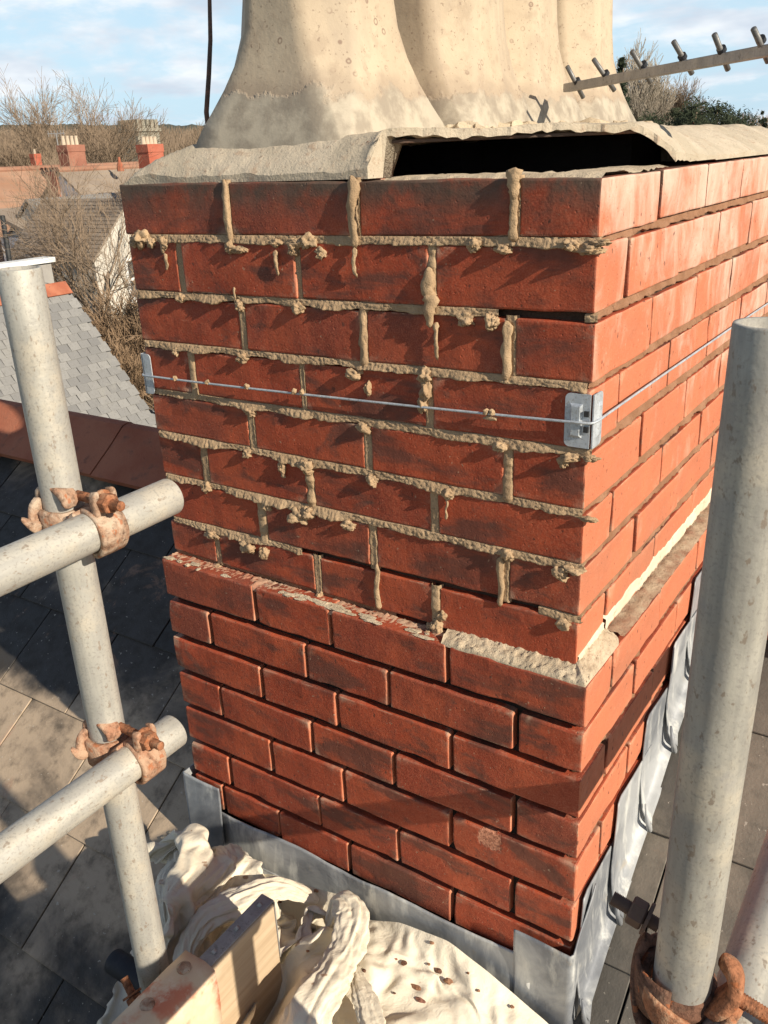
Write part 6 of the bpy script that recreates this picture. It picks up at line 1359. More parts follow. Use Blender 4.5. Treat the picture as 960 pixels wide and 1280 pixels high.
[-654,9,10,4,-2,-6,-5,0,8,6,12,11,6,4,-6,-13,-11,9,-7,-6,-8,-1,7,8,-9,-12,-5,4,1,4,-2,-8,-1,-4,10,-5,6,-3,3,-4,-7,1,3,6,0,-2,-6,7,-2,-1,5,6,-3,-7,-4,1],
[-651,5,7,4,7,3,-7,1,-13,10,11,13,3,5,5,-6,-11,-9,2,1,-4,-8,-5,2,9,-7,-12,-5,4,4,1,-10,-5,2,0,6,-6,3,-8,6,6,5,2,3,1,0,-1,-5,4,-3,-6,0,6,2,-7,-3],
[-645,9,0,3,-1,5,-1,1,-2,-9,11,16,8,1,3,6,-6,-10,-7,-3,-1,2,-4,-7,-3,4,-5,-9,-4,-1,4,1,-9,8,-7,0,-1,-4,6,-4,-2,3,2,1,-2,0,0,-1,4,9,6,-6,-6,0,6,-1],
[-639,0,13,4,-5,1,6,-6,-8,3,-2,12,17,1,2,2,7,-5,-7,-8,-7,-3,2,0,-8,-7,4,-2,-6,-2,-3,0,-2,-2,4,-7,-1,-2,7,2,-2,-5,-4,-2,0,2,1,0,0,3,7,11,-2,-7,-6,7],
[-633,-1,5,13,4,-3,-3,8,-10,-10,1,3,16,8,6,-4,6,9,-6,-6,-8,-9,-7,-2,2,-4,-8,3,0,-6,-2,-6,-3,0,1,3,-4,-1,0,-5,4,4,2,-1,1,-1,-1,0,0,0,-7,8,7,4,-9,-8],
[-627,-4,10,3,10,7,-1,-4,2,-7,-12,-1,8,16,9,-5,0,14,4,-3,-7,-9,-11,-10,-6,2,0,-8,-2,3,-3,-2,-8,-1,5,4,-6,-3,2,-5,-10,1,6,9,8,5,0,-3,3,-3,-12,-7,4,6,7,-12],
[-621,0,-2,13,5,9,10,-1,-15,4,-4,-12,-2,11,16,0,-5,9,16,0,-2,-9,-10,-11,-10,-9,1,0,-6,-6,0,3,-8,2,-6,6,4,-7,2,3,-10,-12,-4,9,10,12,9,1,-12,2,-3,-6,-5,-8,5,7],
[-615,-3,5,-1,13,8,16,6,-8,-14,0,1,-12,-1,11,13,-9,3,17,10,2,-5,-9,-11,-10,-9,-10,-1,1,-9,-7,3,-1,-6,1,-8,1,7,6,-1,0,-13,-14,-4,11,11,8,7,0,-11,-10,-8,1,-4,-4,7],
[-609,0,0,4,-1,13,10,17,1,-7,-15,2,1,-10,1,13,-3,-3,13,7,14,3,-6,-6,-13,-9,-8,-10,0,-7,-11,1,-7,-6,5,-7,-10,-1,8,9,10,-6,-14,-14,1,3,9,6,6,2,-11,-11,-11,3,-4,0],
[-605,3,-5,10,0,-1,12,15,12,-5,-6,-11,4,-1,-8,5,8,-7,3,6,14,14,3,-4,-8,-9,-10,-10,-5,-6,-14,-5,-9,-7,-3,3,-11,-8,-1,9,9,11,-2,-13,-13,-9,2,10,3,6,3,-8,-11,-7,1,-2],
[-603,4,2,0,11,-1,-3,12,16,9,-7,-8,-7,5,-3,-6,9,1,-5,0,7,17,15,4,-5,-8,-7,-10,-7,-9,-13,-10,-9,-7,-5,-7,-5,-7,-1,2,12,2,7,0,-10,-11,-12,-6,4,6,5,6,-5,-12,-4,1],
[-601,0,11,-4,4,11,2,-4,14,16,1,-7,-10,0,3,-4,-3,11,-1,-4,-2,6,18,17,-5,-3,-4,-7,-6,-9,-12,-10,-12,-5,-5,-9,-7,-5,-2,2,3,7,-2,-2,-1,-5,-8,-11,-9,-3,3,6,4,-2,-7,-6],
[-598,4,2,7,-5,6,12,4,-3,16,13,-6,-7,-6,3,2,-8,2,11,-1,-3,-3,5,18,13,-5,2,-3,-9,-8,-13,-7,-12,-3,-3,-6,-7,-5,-3,1,2,1,-2,-5,-6,-5,-2,-6,-10,-9,-1,-6,-4,5,2,-3],
[-596,4,1,6,5,-4,6,14,4,2,16,5,-7,-7,1,2,-4,-7,5,11,2,-4,-1,0,13,9,7,4,-6,-14,-12,-8,-4,-3,-2,-4,-5,-5,-4,-3,-5,-4,-3,-5,-1,-5,-7,-4,-3,-6,-8,-8,-5,-7,1,4],
[-594,2,4,1,12,-1,6,1,19,-3,9,14,-4,-7,1,2,-6,-4,-7,7,13,2,-4,-7,5,12,15,-8,-8,1,-3,-15,-1,-1,-3,-3,-4,-3,-3,-2,-1,-2,-6,-9,-11,-7,3,-8,-6,0,-5,-6,-6,-7,-9,-6],
[-592,5,-2,4,8,10,-5,13,0,19,-2,13,6,-7,0,2,-8,-5,-3,-5,7,13,0,-6,-11,5,15,6,-9,0,-4,-9,14,-7,-3,-1,0,-1,0,0,0,-1,-5,-9,-13,-15,-12,2,-5,-5,-1,-3,-5,-7,-7,-8],
[-590,0,9,-5,8,14,-5,9,10,7,11,3,13,-2,-3,2,-7,-4,-2,-6,-3,8,6,-1,-6,-10,11,12,8,-11,-15,1,16,0,-2,-5,-5,-1,1,3,6,-1,1,-7,-10,-17,-12,-13,-4,-3,-6,0,-3,-8,1,-11],
[-588,4,2,4,-4,16,5,-1,14,6,14,8,7,7,-5,2,-6,-5,-5,-2,-1,-1,7,-2,-1,-7,-11,2,9,2,-7,6,4,-6,0,6,-1,-5,-1,6,2,3,7,-3,-7,-8,-16,-11,-12,-10,-2,-4,0,-11,7,-11],
[-586,2,8,1,-3,5,17,-4,11,13,5,17,6,10,-3,-2,-4,-4,-3,-2,0,-1,0,0,-2,-3,-5,-11,-9,-2,-3,0,5,8,-1,-2,7,1,0,8,1,-2,5,8,-1,-4,-11,-9,-15,-10,-11,-3,1,-13,2,-8],
[-583,-1,6,9,-6,1,13,11,-4,13,15,8,17,9,3,-5,-3,-2,-2,-1,-2,-1,-1,-4,-6,-8,-3,-2,-7,-9,-7,-12,-1,4,10,5,0,1,0,1,4,-1,8,2,2,7,-2,-5,-16,-6,-10,-2,-5,-7,-4,-10],
[-581,6,0,5,5,-6,5,16,-2,7,13,16,11,13,-2,11,-2,1,-1,0,0,-1,-2,-6,-9,-12,-8,-5,-11,-12,-10,-10,-4,-4,10,10,-1,2,-2,4,-2,5,6,5,5,-6,-4,14,0,-7,-7,-1,-4,-7,-7,-7],
[-578,-2,6,11,5,-2,-3,7,4,3,13,13,17,15,1,19,4,0,2,1,1,0,-2,-6,-12,-14,-15,-4,-10,-11,-11,-11,-4,-3,-8,3,-3,6,5,-3,10,8,2,-1,1,-2,-4,0,19,4,-11,5,-9,7,-18,2],
[-575,-4,4,11,13,4,-4,-1,5,7,-1,12,16,16,12,19,3,1,2,-3,0,0,6,-2,-5,0,-13,-26,-8,-14,-12,-7,-7,0,-5,-8,-9,-2,15,-4,-2,10,9,6,4,1,-2,-2,3,1,5,-3,-2,-12,-3,9],
[-572,-7,8,4,12,15,3,0,0,4,-2,4,10,13,17,16,12,2,-2,5,2,1,-1,-1,-4,-1,0,-35,-22,-9,-13,-14,-7,8,-15,5,10,5,3,7,-6,0,-13,-1,-1,11,1,1,-8,6,7,1,13,-2,-8,-9],
[-569,-6,1,9,8,14,16,-4,8,2,-1,4,5,10,0,17,15,6,4,-2,4,0,-4,-6,-7,-5,6,-3,-24,-12,-9,-9,-9,-2,-6,1,8,10,10,-3,-3,-2,-4,-6,-18,-6,-2,0,4,1,5,4,6,9,5,-7],
[-564,-2,-8,4,13,13,15,14,-9,10,10,3,4,6,-7,-6,16,7,6,3,0,-1,-3,-5,-6,-5,0,5,-1,-14,-8,-6,-8,-8,-6,2,8,10,11,-3,-6,0,-3,-11,-14,-10,-1,-8,-5,1,3,3,3,2,7,11],
[-563,-2,-5,-3,13,17,12,16,1,-5,6,5,3,3,8,-2,-6,6,5,2,0,-1,-2,-3,-4,-3,-1,0,6,3,-9,-9,-10,-7,1,1,10,6,7,-5,-3,-5,-8,-10,-11,-14,1,-4,-5,-2,-4,1,6,3,-9,11],
[-577,-3,4,-1,3,8,22,19,3,0,-1,0,0,2,11,6,6,-8,0,4,3,1,-1,-2,-2,-1,-1,-5,-1,2,-4,-4,-7,-9,2,-7,8,4,2,-2,-5,-6,-7,-5,-7,-12,3,-6,0,-6,-7,-3,0,0,4,14],
[-593,4,1,1,-3,8,15,10,18,4,0,0,0,5,10,5,10,-7,-7,-3,-2,-2,-4,-5,-1,-1,-1,-3,-3,1,-7,-4,-3,0,1,2,1,-3,-1,-2,-3,-4,-3,1,-5,-6,7,-8,-1,-5,-5,-8,-1,-3,3,12],
[-597,3,7,-10,11,-7,17,-6,4,16,9,5,7,4,9,4,8,3,-9,-5,-11,-4,-2,-12,-6,5,-2,5,-5,-9,-6,-5,0,5,-4,2,3,1,0,-4,0,0,-2,-3,5,-5,0,-5,-5,-5,-3,-4,-2,-5,-3,9],
[-592,9,-7,5,9,-8,-1,14,-11,7,11,10,4,5,8,6,-1,8,1,-11,-1,-9,-10,-4,-11,-3,2,9,-5,-6,0,-6,-7,3,8,-3,-6,-1,1,2,-3,1,0,-2,-2,1,-7,5,-4,-10,-5,-4,-6,-6,-2,8],
[-587,-1,7,2,8,-8,-6,16,0,-7,3,7,3,6,10,9,5,-7,5,2,-11,-2,-1,-8,-12,-8,8,-4,-2,-1,-4,-3,-1,-1,2,2,1,-3,-5,-7,0,2,2,4,-5,-4,-4,-3,3,-3,-11,-5,-8,-8,-5,4],
[-582,-5,6,4,2,-1,-6,7,18,-11,-7,-4,4,5,9,14,6,3,-6,2,1,-12,-4,-1,-2,-10,-8,3,-2,-7,-1,-6,-3,0,3,4,0,-4,0,-4,1,1,4,-1,-6,1,-8,0,-7,1,-2,-11,-9,-9,-6,-3],
[-576,-6,-2,11,-9,2,-6,9,20,0,-13,-8,-3,0,7,12,7,5,6,-4,-2,0,-11,-5,-3,1,-5,-10,-1,0,-7,-3,-5,2,0,0,-3,0,-2,3,3,3,-2,-8,-1,1,-2,-6,-1,-7,-2,1,-12,-12,-8,-4],
[-571,-6,-4,3,1,-8,-3,2,19,16,-8,-14,-10,-4,5,10,8,3,4,8,-6,-3,0,-10,-5,-4,2,-3,-9,-4,-1,-6,-8,5,-3,-3,0,3,0,3,7,-7,-6,-7,5,-5,-1,-4,2,-1,-6,-5,-3,-12,-9,-4],
[-566,-6,-5,3,3,-1,-7,-5,9,17,-3,-13,-9,-5,2,8,5,4,2,6,8,-9,-4,2,-11,-1,-3,2,-3,-12,-6,0,-10,9,-1,-8,-1,3,4,-4,2,1,-4,-7,-4,-2,-1,-2,-4,7,-9,-4,-2,-9,-8,-6],
[-564,-9,-6,-1,10,2,-5,-9,4,9,0,-7,-12,0,3,3,1,4,2,6,9,-1,-4,-8,5,-12,-4,3,-6,-3,-6,-9,2,-5,8,-6,-4,1,4,2,-11,7,-9,-2,-1,-8,-1,6,-6,-2,5,-10,-9,2,-11,-5],
[-562,-3,-7,-4,1,5,-10,-3,-3,3,0,2,-7,-3,3,5,3,-5,4,3,9,4,-6,4,-10,1,-2,-9,-3,-3,-7,3,-10,3,6,-7,2,-3,-5,4,-9,1,4,-8,-3,-3,-5,8,-5,-5,-2,5,-9,-11,2,-11],
[-561,-7,-7,3,-4,2,-9,3,-5,-7,0,-1,6,-5,1,3,6,0,1,3,-1,9,-2,-6,6,-5,-7,3,-9,-4,0,-8,3,-10,8,-5,-5,5,-2,-5,3,-11,-1,5,-5,-6,-1,3,-1,1,-10,-1,2,-10,-5,-6],
[-559,-5,-9,-3,0,-4,-4,3,-7,4,0,-3,-4,4,-2,-3,5,0,1,7,2,-2,7,-5,-6,6,-1,-10,1,-5,-4,0,-6,-1,-4,2,-7,-1,5,-6,5,-12,3,-4,-1,-3,-3,0,-2,0,-2,-9,1,0,-11,-2],
[-558,-8,-3,-9,0,-5,0,3,-6,0,6,-8,-3,3,5,-7,-2,6,0,1,8,2,-7,4,0,-8,1,3,-9,-1,0,-2,-2,-5,-9,2,3,-6,-3,6,-5,-3,0,-3,-9,3,-3,-5,3,-5,-1,-3,-5,-1,-1,-13],
[-556,-6,-11,-1,-8,-2,-8,9,-9,5,7,-7,-5,3,4,4,-1,-8,2,6,-1,3,4,-7,2,2,-7,-3,0,-6,5,-1,4,-8,-8,-6,0,6,-4,-8,6,-9,1,0,-6,-2,1,-9,-5,5,-7,2,-5,-7,3,-5],
[-555,-11,-10,-3,-1,-6,-1,-5,2,1,3,0,-6,8,6,0,1,-13,-1,2,8,-3,2,4,-10,0,5,-6,-5,-3,3,8,2,-9,-3,-2,-9,-2,-1,2,-6,4,-7,-2,4,-6,-7,-4,-8,2,4,-7,-2,-9,-4,6],
[-553,-9,-10,-11,-8,5,8,-7,-7,4,5,-5,1,7,8,-2,0,-9,-3,-4,6,2,-5,2,3,-6,0,-1,0,1,1,-8,2,5,-8,-5,2,-10,0,3,1,-6,1,1,-2,-2,-9,-7,-5,3,3,-10,-11,-2,1,-9],
[-553,-12,-8,-9,-9,5,7,-9,-12,6,6,-4,9,8,5,1,-9,-9,2,-6,6,3,-6,5,0,-9,2,3,4,-10,2,4,-10,6,-3,-3,-2,-6,4,-6,-4,6,-7,4,-5,1,-12,-8,-3,10,-10,-9,1,-9,2,0],
[-556,-7,-14,-11,2,-5,8,1,-18,8,1,1,3,12,0,2,-6,-7,-4,-3,7,-2,5,-6,4,1,-5,-2,4,3,-3,-6,6,-7,4,-4,0,-1,-5,3,-8,4,-4,0,-2,-8,-1,-5,-2,-5,0,-11,-10,-4,-5,6],
[-560,-2,-13,-14,1,6,-7,3,-11,6,0,0,8,6,0,-3,-2,-9,2,0,-3,4,0,6,-1,-2,-2,-2,0,3,0,0,-7,4,4,-6,0,5,-8,-3,2,-7,5,-6,3,-8,-10,-1,-10,3,-7,-5,-6,-8,2,-4],
[-564,-5,-4,-15,5,-5,4,-9,3,-6,7,-3,3,2,2,5,-9,3,-5,0,1,-1,2,9,-7,5,1,-4,-6,2,6,-3,1,-8,3,7,-5,0,3,-7,0,-3,-4,4,-5,-2,-12,-10,1,-9,-1,-8,-2,-4,-2,-3],
[-568,1,-8,-10,-4,2,-6,5,-6,1,0,4,0,-2,1,8,-11,6,-4,3,-3,2,0,6,2,-6,3,5,-7,0,1,5,-6,3,-3,-1,7,-5,-1,6,-7,1,-7,-4,1,0,-10,-10,-8,-4,-10,2,-10,1,-6,1],
[-571,-4,1,-9,-4,-1,-8,2,-1,0,6,-4,1,1,0,5,-7,4,-3,1,5,6,-6,5,4,-7,3,3,-1,-3,2,3,-6,1,2,0,-2,6,-5,4,-1,-6,-1,-5,-7,-4,3,-13,-5,-9,-10,-2,-6,-11,4,-4],
[-575,-2,-5,0,-1,-2,-11,3,-2,1,-2,6,-3,2,1,-2,2,0,-2,3,4,7,0,-5,3,3,-6,5,-4,4,-4,-1,5,-4,0,1,1,1,-2,2,-1,0,-1,0,-5,-11,2,-10,-7,-8,-12,-5,-4,-12,-5,8],
[-579,-1,-1,-8,1,3,-9,-7,6,-4,4,-5,5,-3,3,3,-3,5,-3,1,10,5,-4,4,-2,-3,4,-5,6,-6,8,-2,-6,3,0,-1,4,-6,6,-5,3,-1,-2,-1,0,-6,-11,1,-13,-7,-10,-10,-5,-8,-2,-4],
[-584,-4,-2,1,-7,2,1,-12,6,-6,6,-7,3,4,-6,-1,4,8,3,-1,0,7,-1,1,2,3,1,2,-3,-3,6,-5,4,-4,2,0,1,1,-5,6,-6,1,2,-4,3,-9,-10,-3,-7,-7,-9,-7,-11,-11,-3,3],
[-589,3,-5,-8,-3,6,-3,-9,-1,6,-5,4,-8,4,6,-8,8,1,3,-1,1,2,7,-2,9,3,-2,2,-3,4,-5,6,-6,4,-2,1,0,-1,1,-3,5,-4,-1,4,-2,-6,-12,-11,-3,-11,-4,-8,-6,-11,-1,-3],
[-593,-4,0,0,-9,2,7,-6,-11,10,-8,0,6,-8,5,2,-5,5,0,0,2,3,7,9,6,-2,1,2,-1,-3,5,-5,6,-5,3,-3,2,-1,-1,2,-3,2,2,-3,3,-9,-12,-6,-10,-6,-12,-8,1,-12,-5,5],
[-598,-5,-3,2,3,-5,0,1,-7,2,1,-1,5,-3,-8,9,-2,-4,0,2,4,6,5,7,7,2,-1,-1,4,-1,-4,5,-5,5,-4,3,-3,0,1,-1,2,-2,0,1,2,-10,-10,-12,-5,-10,-7,-11,0,-9,1,-7],
[-603,1,-3,-5,1,6,-10,2,-5,-4,0,4,7,4,-7,-3,0,6,-2,4,2,6,4,5,10,-2,2,-1,-1,2,-1,-2,5,-4,3,-3,3,-2,-2,1,1,0,-2,1,3,-9,-11,-13,-6,-10,-5,-11,-5,2,-2,-6],
[-608,-2,1,-2,-6,6,-3,-7,6,-5,0,3,-1,5,5,-4,-5,4,5,4,4,2,4,6,4,4,-2,3,-3,3,-1,1,-4,5,-4,4,-4,2,1,-3,0,-1,0,0,3,-9,-10,-12,-14,-6,-6,-3,-12,-3,0,7],
[-613,-3,-3,3,-2,-3,5,-8,4,4,-8,7,2,-3,2,10,-2,-8,3,3,7,8,2,3,8,-1,4,-4,4,-3,2,0,-3,0,6,-5,4,1,-5,3,-2,-1,-1,0,3,-9,-11,-12,-13,-12,-7,-1,0,-9,4,-4],
[-617,-2,-1,-5,4,-6,1,2,-3,8,-8,6,0,2,6,6,4,-5,-3,10,-3,2,10,7,0,3,0,3,-4,5,-5,0,5,0,-4,4,-5,1,4,-5,3,1,-2,-1,2,-9,-11,-14,-13,-13,-3,-7,-5,1,0,6],
[-622,-3,-1,0,-5,6,-5,-3,1,10,-6,2,2,1,1,4,7,9,-5,6,4,2,2,1,6,7,0,1,0,-4,4,-1,-3,4,1,-5,5,-3,-2,4,-5,0,2,1,-1,-8,-13,-12,-14,-12,-6,-8,4,-6,-3,6],
[-628,-3,1,1,0,-5,7,-1,-9,10,-5,5,-4,6,5,4,3,1,9,-4,9,0,1,10,3,2,2,-2,0,0,4,-1,-3,-1,5,0,-5,3,1,-3,5,-2,-1,-3,2,-8,-13,-12,-14,-11,-10,-4,-3,3,0,2],
[-634,-2,-1,-1,4,-2,0,3,-8,10,-5,6,0,0,6,5,6,2,0,8,-2,8,1,1,10,4,0,1,0,0,-2,5,-2,-1,-2,4,-4,2,-1,0,0,0,2,-3,-3,-8,-8,-12,-10,-11,-10,-9,-1,4,-7,2],
[-639,-2,-4,1,3,6,-6,4,-1,-2,4,-2,8,-2,3,4,5,7,3,3,5,-2,9,0,3,11,-2,1,1,0,3,-4,1,3,-4,-1,-2,1,1,-2,0,-1,-2,-2,-5,-5,-4,-12,-12,-5,-4,-9,-9,3,3,-7],
[-645,3,-7,3,4,3,-3,-1,4,0,1,2,-2,8,1,-1,9,3,1,6,6,4,0,9,-7,9,7,3,0,0,1,1,-4,-1,-3,-3,-5,-1,1,0,-2,-1,-1,-4,-3,-5,-1,-4,-11,-14,-1,-5,-10,1,5,-7],
[-651,6,-4,3,2,5,-6,-2,8,-1,0,2,3,-2,7,5,-4,5,3,3,5,7,8,6,-2,-8,6,7,-3,0,1,2,2,-7,-5,-1,-1,-4,6,-6,0,-2,-3,-1,-4,0,-5,-3,-6,-8,-9,-7,-3,-1,-1,4],
[-657,5,3,7,-2,3,-2,2,-4,1,2,2,6,3,0,3,3,2,4,5,1,3,4,6,-1,0,-2,5,3,-3,0,-1,1,0,-6,-8,0,3,3,5,-3,-8,-3,-8,-3,0,-4,-2,1,-2,-12,-11,-2,2,0,-1],
[-660,0,0,0,0,0,0,0,0,0,0,0,0,0,0,0,0,0,0,0,0,0,0,0,0,0,0,0,0,0,0,3,2,4,2,4,2,0,3,1,5,5,0,-5,-10,-6,3,-8,-2,-2,7,5,-9,0,1,-3]]
